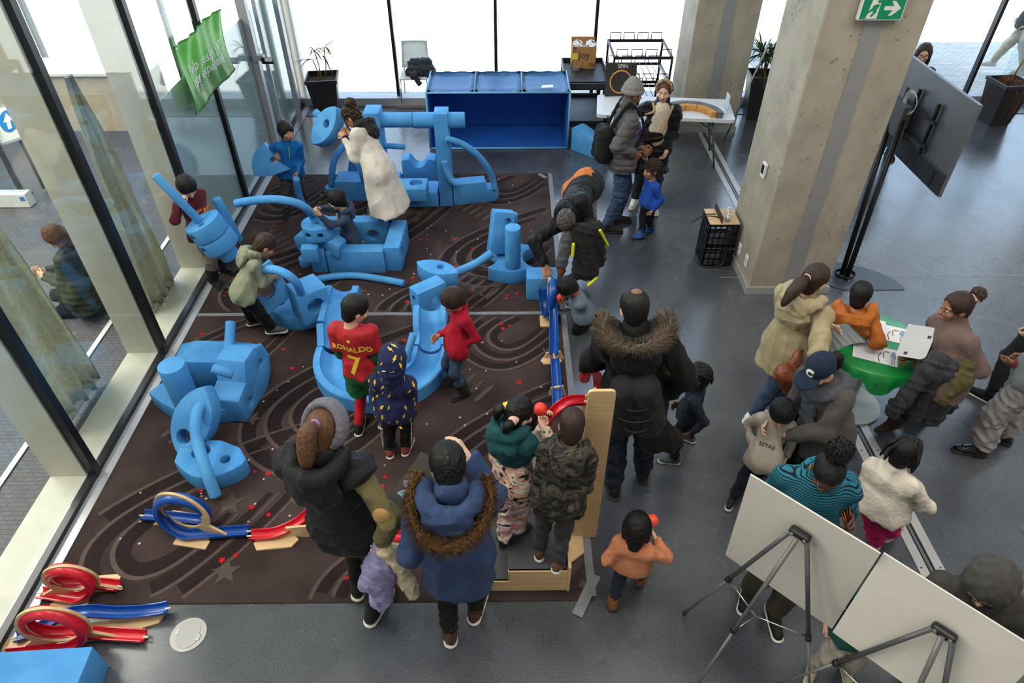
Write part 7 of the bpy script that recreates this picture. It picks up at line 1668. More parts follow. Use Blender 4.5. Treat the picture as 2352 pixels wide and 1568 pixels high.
# glass barrier and low counter in the side room
gb_ = P(15, 470, 0.0); root = tag(empty('glass_barrier', gb_, 'low glass barrier with a white foot rail beyond the glass wall', 'barrier'))
keep(box('foot_rail', (gb_.x - 0.1, gb_.y + 0.0, 0.09), (0.9, 0.14, 0.18), M_WHITE), root); keep(box('glass_sheet', (gb_.x - 0.1, gb_.y, 0.70), (0.9, 0.012, 1.05), M_GLASS), root); keep(box('blue_tab', (gb_.x + 0.30, gb_.y - 0.072, 0.12), (0.06, 0.004, 0.06), mat('sign_blue', (24, 124, 196))), root)
ct = PY(170, 190, 10.4); root = tag(empty('reception_counter', (-6.2, 10.6, 0), 'long beige counter at the far end of the side room', 'counter'))
keep(box('body', (-7.2, 10.6, 0.42), (3.6, 0.6, 0.86), mat('counter_beige', (190, 176, 150), 0.6, 0.06)), root); keep(box('top', (-7.2, 10.6, 0.87), (3.7, 0.7, 0.04), M_WHITE), root)
tag(box('trim_line_1', (GX - 0.75, 5.6, 0.0), (0.05, 6.4, 0.006), M_WHITE), 'white line on the side room floor', kind='structure')
bundle('printed_blanket', 'crumpled white printed cloth on the side room floor', 'blanket', [(P(40, 790, 0.06), P(75, 850, 0.06), 0.12, 0.14), (P(60, 830, 0.06), P(90, 885, 0.06), 0.12, 0.08)], patchwork('blanket', [(214, 206, 200), (60, 60, 66), (220, 214, 208), (180, 60, 60)], 9, 1, 1.0, [0, 0.36, 0.42, 0.68]), 0.02, 0.15)
# ---- banner on the partition
bc = [PX(398, 107, GX + 0.06), PX(500, 17, GX + 0.06), PX(533, 160, GX + 0.06), PX(446, 268, GX + 0.06)]
root = tag(empty('green_banner', bc[3], 'shiny green vinyl banner with white lettering hung on the glass wall', 'banner'))
yA = (bc[0].y + bc[3].y) / 2; yB = (bc[1].y + bc[2].y) / 2; zA = (bc[2].z + bc[3].z) / 2; zB = (bc[0].z + bc[1].z) / 2
bm = bmesh.new(); NX, NZ = 48, 24; g = []
def wav(t, s): return 0.014 * math.sin(t * 34 + 2.5 * math.sin(s * 3)) * (0.35 + 0.65 * s) + 0.02 * math.sin(t * 9 + s * 5)
for j in range(NZ + 1):
 g.append([bm.verts.new((GX + 0.075 + wav(i / NX, j / NZ), yA + (yB - yA) * i / NX, zA + (zB - zA) * j / NZ)) for i in range(NX + 1)])
for j in range(NZ):
 for i in range(NX): bm.faces.new((g[j][i], g[j][i + 1], g[j + 1][i + 1], g[j + 1][i])).smooth = True
bmesh.ops.solidify(bm, geom=bm.faces[:], thickness=0.002)
sheet = link('vinyl_sheet', bm_mesh(bm, 'vinyl', True), None, mat('green_vinyl', (134, 200, 112), 0.25, 0.04)); keep(sheet, root)
BW = yB - yA
for k, (t, zz) in enumerate((('help design your', 0.56), ('play experience!', 0.38))):
 me = text_mesh(t, 0.155, bold=0.002); cz = zA + (zB - zA) * zz; cyy = (yA + yB) / 2
 for w in me.vertices:
  yy = cyy + w.co.x; tt = (yy - yA) / BW; ss = (cz + w.co.y - zA) / (zB - zA); w.co = Vector((GX + 0.080 + wav(tt, ss), yy, cz + w.co.y))
 me.materials.clear(); keep(link('lettering', me, None, C_WHT), root)
for k in range(4):
 keep(box('striped_mark', (GX + 0.085, yA + 0.28 + 0.008 * k, zA + 0.13 + 0.03 * k), (0.004, 0.05, 0.014), M_BLACKP), root)
for yy, zz in ((yA + 0.02, zA + 0.02), (yB - 0.02, zA + 0.02), (yA + 0.02, zB - 0.02), (yB - 0.02, zB - 0.02)):
 bm = bmesh.new(); bmesh.ops.create_cone(bm, cap_ends=True, segments=10, radius1=0.012, radius2=0.012, depth=0.01, matrix=Matrix.Translation((GX + 0.085 + wav((yy - yA) / BW, (zz - zA) / (zB - zA)), yy, zz)) @ Matrix.Rotation(math.pi / 2, 4, 'Y')); keep(link('eyelet', bm_mesh(bm, 'eye'), None, M_STEEL), root)
# door sensor
se = PX(605, 132, GX + 0.16); root = tag(empty('door_sensor', se, 'small white and black sensor on the silver door post', 'sensor'))
keep(box('arm', (se.x - 0.06, se.y, se.z), (0.14, 0.08, 0.07), M_ALU), root); keep(box('case', (se.x + 0.07, se.y - 0.06, se.z - 0.02), (0.16, 0.05, 0.08), M_BLACKP, None, None, 0.01), root); keep(box('label_face', (se.x + 0.09, se.y - 0.087, se.z), (0.10, 0.004, 0.05), M_WHITE), root)
# ---- planters
def planter(label, base, h, w0, w1, kind, rot=0.0):
 root = tag(empty('potted_plant', base, label, 'plant', 'tall black planters by the windows')); bm = bmesh.new(); R0 = Matrix.Translation(base) @ Matrix.Rotation(rot, 4, 'Z')
 lv = [(w0, 0.0), (w1, h - 0.05), (w1 + 0.03, h - 0.05), (w1 + 0.03, h), (w1 - 0.02, h), (w1 - 0.03, h - 0.10)]; rg = []
 for w, z in lv: rg.append([bm.verts.new((sx * w / 2, sy * w / 2, z)) for sx, sy in ((-1, -1), (1, -1), (1, 1), (-1, 1))])
 for a in range(len(rg) - 1):
  for i in range(4): bm.faces.new((rg[a][i], rg[a][(i + 1) % 4], rg[a + 1][(i + 1) % 4], rg[a + 1][i]))
 bm.faces.new(list(reversed(rg[0]))); bmesh.ops.transform(bm, matrix=R0, verts=bm.verts); keep(link('pot', bm_mesh(bm, 'pot'), None, mat('pot_black', (36, 34, 34), 0.45, 0.1)), root)
 keep(box('soil', (0, 0, h - 0.09), (w1 - 0.04, w1 - 0.04, 0.03), mat('soil', (70, 54, 42), 0.95, 0.4, 30, 0.8, 60), None, R0), root)
 rnd = random.Random(int(w1 * 1000) + len(label)); mg = mat('leaf_green', (78, 118, 52), 0.5, 0.25, 6); my_ = mat('leaf_dry', (150, 130, 70), 0.7, 0.3, 6)
 def leaf(p, d, ln, droop, w, m):
  bm = bmesh.new(); d = d.normalized(); sd = d.cross(Z); sd = sd.normalized() if sd.length > 0.05 else X.copy(); prev = None; N = 7
  for i in range(N + 1):
   t = i / N; q = p + d * ln * t - Z * droop * t * t; ww = w * math.sin(math.pi * min(0.98, 0.12 + t * 0.88)) ** 0.8 + 0.0008
   v = [bm.verts.new(q - sd * ww - Z * -ww * 0.25), bm.verts.new(q), bm.verts.new(q + sd * ww + Z * ww * 0.25)]
   if prev:
    bm.faces.new((prev[0], prev[1], v[1], v[0])).smooth = True; bm.faces.new((prev[1], prev[2], v[2], v[1])).smooth = True
   prev = v
  bmesh.ops.solidify(bm, geom=bm.faces[:], thickness=0.0012); keep(link('leaf', bm_mesh(bm, 'leaf'), None, m), root)
 top = Vector(base) + Vector((0, 0, h))
 if kind == 'sparse':
  for a, hh in ((0.0, 0.50), (2.2, 0.42), (4.0, 0.34)):
   s = top + V(0.05 * math.cos(a), 0.05 * math.sin(a), -0.08); e = s + V(0.06 * math.cos(a), 0.05 * math.sin(a), hh); keep(tube('stem', [s, s.lerp(e, 0.5) + V(0.015, 0, 0), e], 0.009, my_, None, 6), root)
   for k in range(8): b_ = rnd.uniform(0, 6.28); leaf(e, V(math.cos(b_), math.sin(b_), rnd.uniform(0.1, 0.9)), rnd.uniform(0.22, 0.38), rnd.uniform(0.08, 0.25), 0.012, mg if rnd.random() > 0.3 else my_)
  for k in range(14): b_ = rnd.uniform(0, 6.28); leaf(top + V(0, 0, -0.06), V(math.cos(b_), math.sin(b_), 0.3), rnd.uniform(0.12, 0.2), 0.06, 0.006, my_)
  leaf(top + V(0.04, -0.03, 0.3), V(0.25, -0.3, 0.3), 0.4, 0.5, 0.012, mg)
 elif kind == 'full':
  for a in range(5):
   s = top + V(rnd.uniform(-0.07, 0.07), rnd.uniform(-0.07, 0.07), -0.08); e = s + V(rnd.uniform(-0.07, 0.07), rnd.uniform(-0.06, 0.06), rnd.uniform(0.2, 0.5)); keep(tube('stem', [s, e], 0.011, my_, None, 6), root)
   for k in range(24): b_ = rnd.uniform(0, 6.28); leaf(e, V(math.cos(b_), math.sin(b_), rnd.uniform(-0.1, 1.4)), rnd.uniform(0.28, 0.50), rnd.uniform(0.05, 0.32), 0.012, mg)
 else:
  e = top + V(0.16, 0.02, 0.80); keep(tube('stem', [top + V(-0.02, 0, -0.08), top + V(0.05, 0, 0.4), e], 0.014, my_, None, 6), root)
  for k in range(34): b_ = rnd.uniform(0, 6.28); leaf(e, V(math.cos(b_), math.sin(b_), rnd.uniform(-0.2, 1.0)), rnd.uniform(0.3, 0.5), rnd.uniform(0.08, 0.35), 0.014, mg)
  rb_ = bmesh.new()
  for k in range(120):
   b_ = rnd.uniform(0, 6.28); d = V(math.cos(b_), math.sin(b_), 0); q = top + V(0, 0, -0.05); L_ = rnd.uniform(0.16, 0.24)
   bm_tube(rb_, spline([q, q + d * L_ * 0.6 + V(0, 0, rnd.uniform(0.02, 0.10)), q + d * (L_ + 0.03) + V(0, 0, -0.04), q + d * (L_ + rnd.uniform(0.0, 0.06)) + V(rnd.uniform(-0.06, 0.06), rnd.uniform(-0.06, 0.06), -rnd.uniform(0.15, 0.5))], 4), 0.0022, 3, False)
  o = link('dry_tendrils', bm_mesh(rb_, 'tendrils'), None, mat('tendril', (120, 82, 66), 0.9, 0.3, 8)); keep(o, root); o['kind'] = 'stuff'
 return root
b_ = P(756, 268, 0.0); planter('tall black planter with a sparse yellowing plant by the corner window', (b_.x, b_.y, 0), 0.66, 0.30, 0.46, 'sparse', 0.12)
b_ = P(1730, 268, 0.0); planter('tall black planter with a bushy green dracaena behind the folding table', (b_.x, b_.y, 0), 0.70, 0.28, 0.42, 'full', -0.1)
b_ = P(2278, 280, 0.0); planter('tall black planter with dry trailing roots and a palm by the right window', (b_.x, b_.y, 0), 0.66, 0.32, 0.46, 'roots', 0.1)
# ---- chair with jacket
cb_ = P(955, 248, 0.0); root = tag(empty('stacking_chair', (cb_.x, cb_.y, 0), 'white plastic stacking chair by the window with a jacket on it', 'chair')); M_CHR = mat('chrome', (190, 192, 196), 0.2, 0.03, metal=0.95); M_SHELL = mat('chair_white', (212, 212, 206), 0.5, 0.03)
cx_, cy_ = cb_.x, cb_.y + 0.25
keep(box('seat', (cx_, cy_, 0.46), (0.46, 0.44, 0.025), M_SHELL, None, None, 0.012, 3), root)
bm = bmesh.new(); rr = []
for j in range(6):
 t = j / 5; rr.append([bm.verts.new((cx_ + (i / 6 - 0.5) * (0.45 - 0.03 * t), cy_ + 0.20 + 0.10 * t + 0.03 * math.cos((i / 6 - 0.5) * 3) * 1.0, 0.50 + 0.40 * t)) for i in range(7)])
for j in range(5):
 for i in range(6): bm.faces.new((rr[j][i], rr[j][i + 1], rr[j + 1][i + 1], rr[j + 1][i])).smooth = True
bmesh.ops.solidify(bm, geom=bm.faces[:], thickness=0.014); keep(link('backrest', bm_mesh(bm, 'back', True), None, M_SHELL), root)
for sx in (-1, 1):
 keep(tube('leg', [(cx_ + sx * 0.21, cy_ - 0.20, 0.45), (cx_ + sx * 0.23, cy_ - 0.25, 0.005)], 0.011, M_CHR, None, 8), root); keep(tube('leg', [(cx_ + sx * 0.21, cy_ + 0.20, 0.45), (cx_ + sx * 0.23, cy_ + 0.26, 0.005)], 0.011, M_CHR, None, 8), root)
 keep(tube('back_upright', [(cx_ + sx * 0.19, cy_ + 0.18, 0.45), (cx_ + sx * 0.19, cy_ + 0.225, 0.58)], 0.010, M_CHR, None, 8), root)
bundle('black_jacket', 'black jacket heaped on the white stacking chair', 'jacket', [((cx_ - 0.05, cy_ - 0.05, 0.53), (cx_ + 0.26, cy_ - 0.05, 0.52), 0.10, 0.11), ((cx_ - 0.02, cy_ + 0.05, 0.60), (cx_ + 0.20, cy_ + 0.06, 0.62), 0.10, 0.10), ((cx_ + 0.28, cy_ - 0.1, 0.50), (cx_ + 0.34, cy_ - 0.12, 0.40), 0.09, 0.07), ((cx_ + 0.0, cy_ - 0.2, 0.52), (cx_ + 0.10, cy_ - 0.26, 0.42), 0.07, 0.05)], cloth('jacket_ink', (46, 46, 52)), 0.016, 0.12)
tag(box('wooden_pallet', (P(960, 240, 0).x, P(960, 240, 0).y + 0.02, 0.03), (0.70, 0.36, 0.05), mat('grey_wood', (150, 142, 134), 0.8, 0.2, 3, stretch=(1, 20, 1))), 'grey wooden board on the floor under the chair', 'board')
# ---- big blue bin
q0 = P(989, 343, 0.0); q1 = P(1303, 343, 0.0); root = tag(empty('fabric_bin', ((q0.x + q1.x) / 2, q0.y + 0.4, 0), 'large open-fronted blue fabric storage bin by the window', 'storage bin'))
bx0, bx1 = q0.x, q1.x; by0 = q0.y; bh = hz(1150, 213, by0); bd = 0.85
M_BIN = mat('bin_fabric', (30, 86, 170), 0.55, 0.12, 2.5, 0.25, 8); M_BINT = mat('bin_vinyl', (84, 148, 216), 0.25, 0.10, 3, 0.3, 6); M_TRIM = mat('bin_piping', (110, 178, 214), 0.6, 0.05)
def pan(name, a, b, m): return wbox(name, a, b, m, root, 0.006)
pan('bottom', (bx0, by0, 0.0), (bx1, by0 + bd, 0.03), M_BIN); pan('back', (bx0, by0 + bd - 0.03, 0.03), (bx1, by0 + bd, bh), M_BIN); pan('left_side', (bx0, by0, 0.03), (bx0 + 0.03, by0 + bd - 0.03, bh), M_BIN); pan('right_side', (bx1 - 0.03, by0, 0.03), (bx1, by0 + bd - 0.03, bh), M_BIN)
for k in range(3):
 a = bx0 + (bx1 - bx0) * k / 3; b = bx0 + (bx1 - bx0) * (k + 1) / 3
 bm = bmesh.new(); gg = [[bm.verts.new((a + 0.01 + (b - a - 0.02) * i / 8, by0 + 0.005 + (bd - 0.01) * j / 4, bh + 0.002 - 0.03 * math.sin(math.pi * i / 8) * math.sin(math.pi * j / 4) + 0.006 * math.sin(i * 2.3 + j * 1.9 + k))) for i in range(9)] for j in range(5)]
 for j in range(4):
  for i in range(8): bm.faces.new((gg[j][i], gg[j][i + 1], gg[j + 1][i + 1], gg[j + 1][i])).smooth = True
 bmesh.ops.solidify(bm, geom=bm.faces[:], thickness=0.012); keep(link('lid_panel', bm_mesh(bm, 'lid', True), None, M_BINT), root)
for pts_ in ([(bx0, by0, 0.015), (bx1, by0, 0.015)], [(bx0, by0, bh), (bx1, by0, bh)], [(bx0, by0, 0.015), (bx0, by0, bh)], [(bx1, by0, 0.015), (bx1, by0, bh)], [(bx0, by0, bh), (bx0, by0 + bd, bh)], [(bx1, by0, bh), (bx1, by0 + bd, bh)]):
 keep(tube('piping', pts_, 0.013, M_TRIM, None, 8), root)
for k in (1, 2):
 a = bx0 + (bx1 - bx0) * k / 3; keep(tube('piping', [(a, by0, bh + 0.003), (a, by0 + bd, bh + 0.003)], 0.008, M_TRIM, None, 6), root)
o = keep(flat('paper_patch', [(0, 0), (0.18, 0.02), (0.17, 0.12), (0.02, 0.10)], Matrix.Translation((bx0 + (bx1 - bx0) * 0.80, by0 + 0.15, bh + 0.012)), mat('paper', (236, 236, 238))), root)
bundle('dark_sweater', 'dark grey garment behind the blue storage bin', 'sweater', [(PY(1250, 188, by0 + bd + 0.15), PY(1278, 188, by0 + bd + 0.15), 0.10, 0.11)], cloth('ink_sweater', (56, 60, 70)), 0.02, 0.09)
# ---- service cart with carton
k0 = P(1308, 292, 0.0); k1 = P(1400, 292, 0.0); ky = P(1350, 250, 0).y
zc = 0.84; c0_ = PY(1299, 190, BY - 1.35); cw0 = P(1300, 190, zc).x; cw1 = P(1403, 190, zc).x; cyf = P(1350, 192, zc).y; cyb = P(1350, 132, zc).y
root = tag(empty('service_cart', ((cw0 + cw1) / 2, cyf + 0.3, 0), 'black two-shelf plastic service cart beside the blue bin', 'cart')); M_CART = mat('cart_plastic', (44, 46, 52), 0.5, 0.2, 6)
for zz, nm in ((zc, 'top_shelf'), (0.28, 'lower_shelf')):
 wbox(nm, (cw0, cyf, zz - 0.10), (cw1, cyb, zz - 0.06), M_CART, root)
 for a, b in (((cw0, cyf, zz - 0.08), (cw1, cyf + 0.02, zz)), ((cw0, cyb - 0.02, zz - 0.08), (cw1, cyb, zz)), ((cw0, cyf, zz - 0.08), (cw0 + 0.02, cyb, zz)), ((cw1 - 0.02, cyf, zz - 0.08), (cw1, cyb, zz))): wbox('rim', a, b, M_CART, root)
wbox('divider', (cw0 + 0.02, cyf + 0.11, zc - 0.06), (cw1 - 0.02, cyf + 0.125, zc - 0.01), M_CART, root)
for x in (cw0 + 0.03, cw1 - 0.03):
 for y in (cyf + 0.03, cyb - 0.03): wbox('post', (x - 0.03, y - 0.03, 0.10), (x + 0.03, y + 0.03, zc - 0.08), M_CART, root); bm = bmesh.new(); bmesh.ops.create_cone(bm, cap_ends=True, segments=14, radius1=0.05, radius2=0.05, depth=0.03, matrix=Matrix.Translation((x, y, 0.051)) @ Matrix.Rotation(math.pi / 2, 4, 'Y')); keep(link('caster', bm_mesh(bm, 'caster'), None, M_BLACKP), root)
zj = zc - 0.058
jb = P(1340, 158, zj); root = tag(empty('cardboard_carton', jb, 'brown cardboard carton printed Joy standing on the service cart', 'box')); M_CARD = mat('cardboard', (176, 128, 80), 0.8, 0.06)
jw = P(1368, 158, zj).x - P(1314, 158, zj).x; jd = 0.30; jh = hz(1340, 108, jb.y) - zj
wbox('front', (jb.x - jw/2, jb.y, zj + 0.002), (jb.x + jw/2, jb.y + 0.008, zj + jh), M_CARD, root, 0.001); wbox('back', (jb.x - jw/2, jb.y + jd, zj + 0.002), (jb.x + jw/2, jb.y + jd + 0.008, zj + jh + 0.06), M_CARD, root, 0.001); wbox('side', (jb.x - jw/2, jb.y, zj + 0.002), (jb.x - jw/2 + 0.008, jb.y + jd, zj + jh), M_CARD, root, 0.001); wbox('side', (jb.x + jw/2 - 0.008, jb.y, zj + 0.002), (jb.x + jw/2, jb.y + jd, zj + jh), M_CARD, root, 0.001)
wbox('contents', (jb.x - jw/2 + 0.01, jb.y + 0.01, zj + 0.01), (jb.x + jw/2 - 0.01, jb.y + jd - 0.01, zj + jh - 0.05), mat('carton_white', (220, 220, 220), 0.6, 0.1), root, 0.001)
fm = frame((jb.x, jb.y - 0.001, zj + jh * 0.62), X, Z); M_INK = mat('carton_ink', (60, 40, 30), 0.7, 0.02)
keep(text('lettering', 'Joy', 0.14, fm, M_INK), root); keep(flat('yellow_label', [(-0.2, -0.06), (-0.10, -0.06), (-0.10, 0.03), (-0.2, 0.03)], fm, mat('label_yellow', (226, 214, 70), 0.6, 0.02)), root); keep(flat('printed_box', [(-0.16, -0.24), (0.12, -0.24), (0.12, -0.20), (-0.16, -0.20)], fm, M_INK), root); keep(flat('printed_code', [(0.08, -0.17), (0.19, -0.17), (0.19, -0.11), (0.08, -0.11)], fm, mat('carton_print', (120, 84, 56), 0.7, 0.3, 60)), root)
for dx in (-0.17, -0.14): keep(flat('arrow_mark', [(dx, 0.06), (dx + 0.008, 0.06), (dx + 0.008, 0.10), (dx + 0.016, 0.10), (dx + 0.004, 0.125), (dx - 0.008, 0.10), (dx, 0.10)], fm, M_INK), root)
for a_, b_2 in ((0.10, 0.16), (-0.1, 0.0)):
 bm = bmesh.new(); bm_prism(bm, arc(0, 0, 0.075, 0, 345, 23), 0.006, Matrix.Translation((jb.x + a_, jb.y + 0.12, zj + jh + 0.012)) @ Matrix.Rotation(0.5, 4, 'X')); keep(link('printed_disc', bm_mesh(bm, 'disc'), None, patchwork('disc_print', [(236, 238, 240), (240, 240, 242), (60, 70, 90)], 20, 1, 0.5, [0, 0.5, 0.6])), root)
tr_ = P(1323, 160, zj); root = tag(empty('tape_roll', tr_, 'grey roll of duct tape on the cart in front of the carton', 'tape roll')); bm = bmesh.new(); bm_prism(bm, arc(0, 0, 0.062, 0, 345, 23), 0.05, Matrix.Translation((tr_.x, tr_.y - 0.02, zj + 0.003)), holes=((0, 0, 0.04),)); keep(link('roll', bm_mesh(bm, 'roll'), None, mat('tape_grey', (110, 112, 116), 0.5, 0.08)), root); bm = bmesh.new(); bm_prism(bm, arc(0, 0, 0.041, 0, 345, 23), 0.051, Matrix.Translation((tr_.x, tr_.y - 0.02, zj + 0.003)), holes=((0, 0, 0.037),)); keep(link('core', bm_mesh(bm, 'core'), None, M_CARD), root)
# ---- black display rack behind the table
zr1 = 1.12; rk0 = P(1412, 130, zr1); rk1 = P(1545, 130, zr1); ry0 = rk0.y; ry1 = P(1470, 90, zr1).y
root = tag(empty('display_rack', ((rk0.x + rk1.x) / 2, ry0 + 0.2, 0), 'black metal display rack with wire fences in front of the window', 'rack'))
for x in (rk0.x, rk1.x):
 for y in (ry0, ry1): wbox('upright', (x - 0.015, y - 0.015, 0), (x + 0.015, y + 0.015, zr1), M_BLACKM, root, 0.002)
for zz in (0.42, 0.77, zr1):
 for y in (ry0, ry1): wbox('rail', (rk0.x, y - 0.012, zz - 0.04), (rk1.x, y + 0.012, zz), M_BLACKM, root, 0.002)
 for x in (rk0.x, rk1.x): wbox('rail', (x - 0.012, ry0, zz - 0.04), (x + 0.012, ry1, zz), M_BLACKM, root, 0.002)
 if zz < zr1:
  for k in range(9): x = rk0.x + (rk1.x - rk0.x) * (k + 0.5) / 9; keep(tube('shelf_bar', [(x, ry0, zz), (x, ry1, zz)], 0.006, M_BLACKM, None, 5), root)
 for k in range(4):
  for y in (ry0, ry1):
   a = rk0.x + (rk1.x - rk0.x) * (k + 0.12) / 4; b = rk0.x + (rk1.x - rk0.x) * (k + 0.88) / 4; keep(tube('wire_fence', [(a, y, zz), (a, y, zz + 0.10), (b, y, zz + 0.10), (b, y, zz)], 0.008, M_BLACKM, None, 5), root)
# ---- folding table
zt_ = 0.74; t0 = P(1378, 250, zt_); t1 = P(1690, 276, zt_); t2 = P(1682, 226, zt_); t3 = P(1376, 205, zt_)
tx = (t1 - P(1400, 264, zt_)).normalized(); ty = Vector((-tx.y, tx.x, 0)); TL = 1.86; TW = (t2 - t1).length
tc0 = t1 - tx * TL / 2 + ty * 0.36; root = tag(empty('folding_table', (tc0.x, tc0.y, 0), 'white plastic folding table in front of the far column', 'table'))
TM = frame((tc0.x, tc0.y, 0), tx, ty); bm = bmesh.new(); q = 0.06
bm_prism(bm, arc(TL/2 - q, -0.36 + q, q, -90, 0, 5) + arc(TL/2 - q, 0.36 - q, q, 0, 90, 5) + arc(-TL/2 + q, 0.36 - q, q, 90, 180, 5) + arc(-TL/2 + q, -0.36 + q, q, 180, 270, 5), 0.045, TM @ Matrix.Translation((0, 0, zt_ - 0.045))); keep(link('tabletop', bm_mesh(bm, 'top'), None, mat('table_white', (222, 224, 230), 0.45, 0.03)), root)
M_LEGG = mat('leg_grey', (86, 88, 94), 0.4, 0.05, metal=0.4)
for sx in (-1, 1):
 for sy in (-1, 1): keep(tube('leg', [TM @ Vector((sx * (TL/2 - 0.28), sy * 0.24, zt_ - 0.05)), TM @ Vector((sx * (TL/2 - 0.14), sy * 0.27, 0.005))], 0.014, M_LEGG, None, 8), root)
 keep(tube('crossbar', [TM @ Vector((sx * (TL/2 - 0.20), -0.25, 0.42)), TM @ Vector((sx * (TL/2 - 0.20), 0.25, 0.42))], 0.011, M_LEGG, None, 8), root); keep(tube('brace', [TM @ Vector((sx * (TL/2 - 0.20), 0, 0.42)), TM @ Vector((sx * (TL/2 - 0.62), 0, zt_ - 0.05))], 0.010, M_LEGG, None, 8), root)
# arc-shaped toy blocks
M_ARCW = mat('toy_wood', (208, 150, 82), 0.45, 0.1, 6); M_ARCG = mat('toy_grey', (110, 114, 124), 0.6, 0.06); M_ARCL = mat('toy_pale', (206, 204, 200), 0.6, 0.04)
ac = P(1588, 268, zt_ + 0.03)
def arcblock(label, r0, r1, a0, a1, hgt, m):
 n = 6; o = [(r0 * math.cos(a0 + (a1 - a0) * i / n), r0 * math.sin(a0 + (a1 - a0) * i / n)) for i in range(n + 1)] + [(r1 * math.cos(a1 + (a0 - a1) * i / n), r1 * math.sin(a1 + (a0 - a1) * i / n)) for i in range(n + 1)]
 tag(prism('arc_block', o, hgt, Matrix.Translation((ac.x, ac.y, zt_ + 0.001)), m, None, (), 0.003), label, 'toy block', 'arc blocks on the folding table')
nth = ('first', 'second', 'third', 'fourth', 'fifth', 'sixth')
for k in range(5):
 a0 = 0.10 + k * 0.52; arcblock('%s wooden arc block of the inner ring, counted from the right' % nth[k], 0.27, 0.35, a0, a0 + 0.50, 0.075, M_ARCW); arcblock('%s grey arc block of the outer ring, counted from the right' % nth[k], 0.356, 0.43, a0 - 0.08, a0 + 0.42, 0.085, M_ARCG)
for k in range(3):
 p = P((1512, 1540, 1490)[k], (262, 258, 248)[k], zt_); o = prism('tray_frame', [(-0.10, -0.05), (0.10, -0.07), (0.08, 0.07), (-0.08, 0.06)], 0.035, Matrix.Translation((p.x, p.y, zt_ + 0.001)) @ Matrix.Rotation(0.4 * k, 4, 'Z'), M_ARCL if k != 1 else M_ARCG, None, (), 0.003, (((0, 0, 0.035), (0, 0, 1), 0.045, 0.05),)); tag(o, ('pale tray piece in front of the arc blocks', 'dark grey tray piece in front of the arc blocks', 'pale tray piece near the woman in black')[k], 'toy tray')
sg_ = P(1665, 258, zt_); root = tag(empty('acrylic_stand', sg_, 'clear acrylic sign stand at the right end of the folding table', 'sign stand')); keep(box('sheet', (sg_.x + 0.02, sg_.y + 0.05, zt_ + 0.13), (0.004, 0.20, 0.25), m_glass('acrylic', (0.92, 0.94, 0.97), 2.0)), root); keep(box('foot', (sg_.x - 0.02, sg_.y + 0.05, zt_ + 0.006), (0.09, 0.20, 0.008), MATS.get('paper')), root); keep(box('paper_insert', (sg_.x + 0.017, sg_.y + 0.05, zt_ + 0.14), (0.001, 0.17, 0.20), mat('faint_paper', (206, 212, 222), 0.6, 0.1, 20)), root)
sw_ = P(1420, 222, zt_); root = tag(empty('spinner_board', sw_, 'black board with a wooden ring and the word SPIN on the folding table', 'game board')); sm2 = frame((sw_.x + 0.02, sw_.y + 0.02, zt_ + 0.004), (1, 0.05, 0), (0, 0.25, 0.97)); keep(flat('board', [(-0.22, 0), (0.22, 0), (0.22, 0.44), (-0.22, 0.44)], sm2, mat('board_black', (44, 42, 42), 0.6, 0.05), None, 0.02), root)
bm = bmesh.new(); bm_tube(bm, [sm2 @ Vector((0.15 * math.cos(a), 0.19 + 0.15 * math.sin(a), 0.026)) for a in [2 * math.pi * i / 28 for i in range(28)]], 0.011, 6, closed=True); keep(link('wooden_ring', bm_mesh(bm, 'ring'), None, M_ARCW), root); keep(text('lettering', 'SPIN', 0.075, sm2 @ Matrix.Translation((0.02, 0.395, 0.022)), C_WHT), root)
# ---- poster on tripod, behind the column
ps0 = PY(1770, 222, 8.9); root = tag(empty('poster_stand', (P(1765, 300, 0).x, 8.9, 0), 'tall green and white poster on a silver tripod behind the main column', 'poster stand')); pmx = frame(PY(1768, 225, 8.8), (0.75, 0.66, 0), Z)
hP = 1.0; keep(flat('panel', [(0, 0), (0.85, 0), (0.85, hP), (0, hP)], pmx, mat('poster_white', (226, 226, 228), 0.5, 0.02), None, 0.01), root)
F_ = pmx @ Matrix.Translation((0, 0, 0.011)); keep(flat('green_header', [(0, 0.80), (0.85, 0.80), (0.85, hP), (0, hP)], F_, mat('poster_green', (92, 170, 74), 0.5, 0.02)), root); keep(text('lettering', 'Design your play experience', 0.055, F_ @ Matrix.Translation((0.4, 0.92, 0.002)), C_WHT), root)
for k in range(12): keep(flat('text_line', [(0.05, 0.74 - 0.03 * k), (0.42, 0.74 - 0.03 * k), (0.42, 0.728 - 0.03 * k), (0.05, 0.728 - 0.03 * k)], F_, C_DARKP), root)
for k, c in enumerate(((50, 70, 70), (92, 170, 74), (50, 70, 70))): keep(flat('icon_square', [(0.06 + 0.11 * k, 0.24), (0.15 + 0.11 * k, 0.24), (0.15 + 0.11 * k, 0.31), (0.06 + 0.11 * k, 0.31)], F_, mat('icon_%d' % c[0], c, 0.5, 0.02)), root)
keep(flat('blue_footer', [(0, 0), (0.85, 0), (0.85, 0.10), (0.3, 0.16), (0, 0.08)], F_, mat('poster_blue', (34, 86, 150), 0.5, 0.05)), root)
for a, b in ((PY(1770, 90, 8.85), P(1665, 318, 0.0)), (PY(1772, 210, 8.9), P(1768, 330, 0.0)), (PY(1800, 150, 9.0), P(1850, 300, 0.0))): keep(tube('tripod_leg', [a, b], 0.011, M_ALU, None, 8), root)
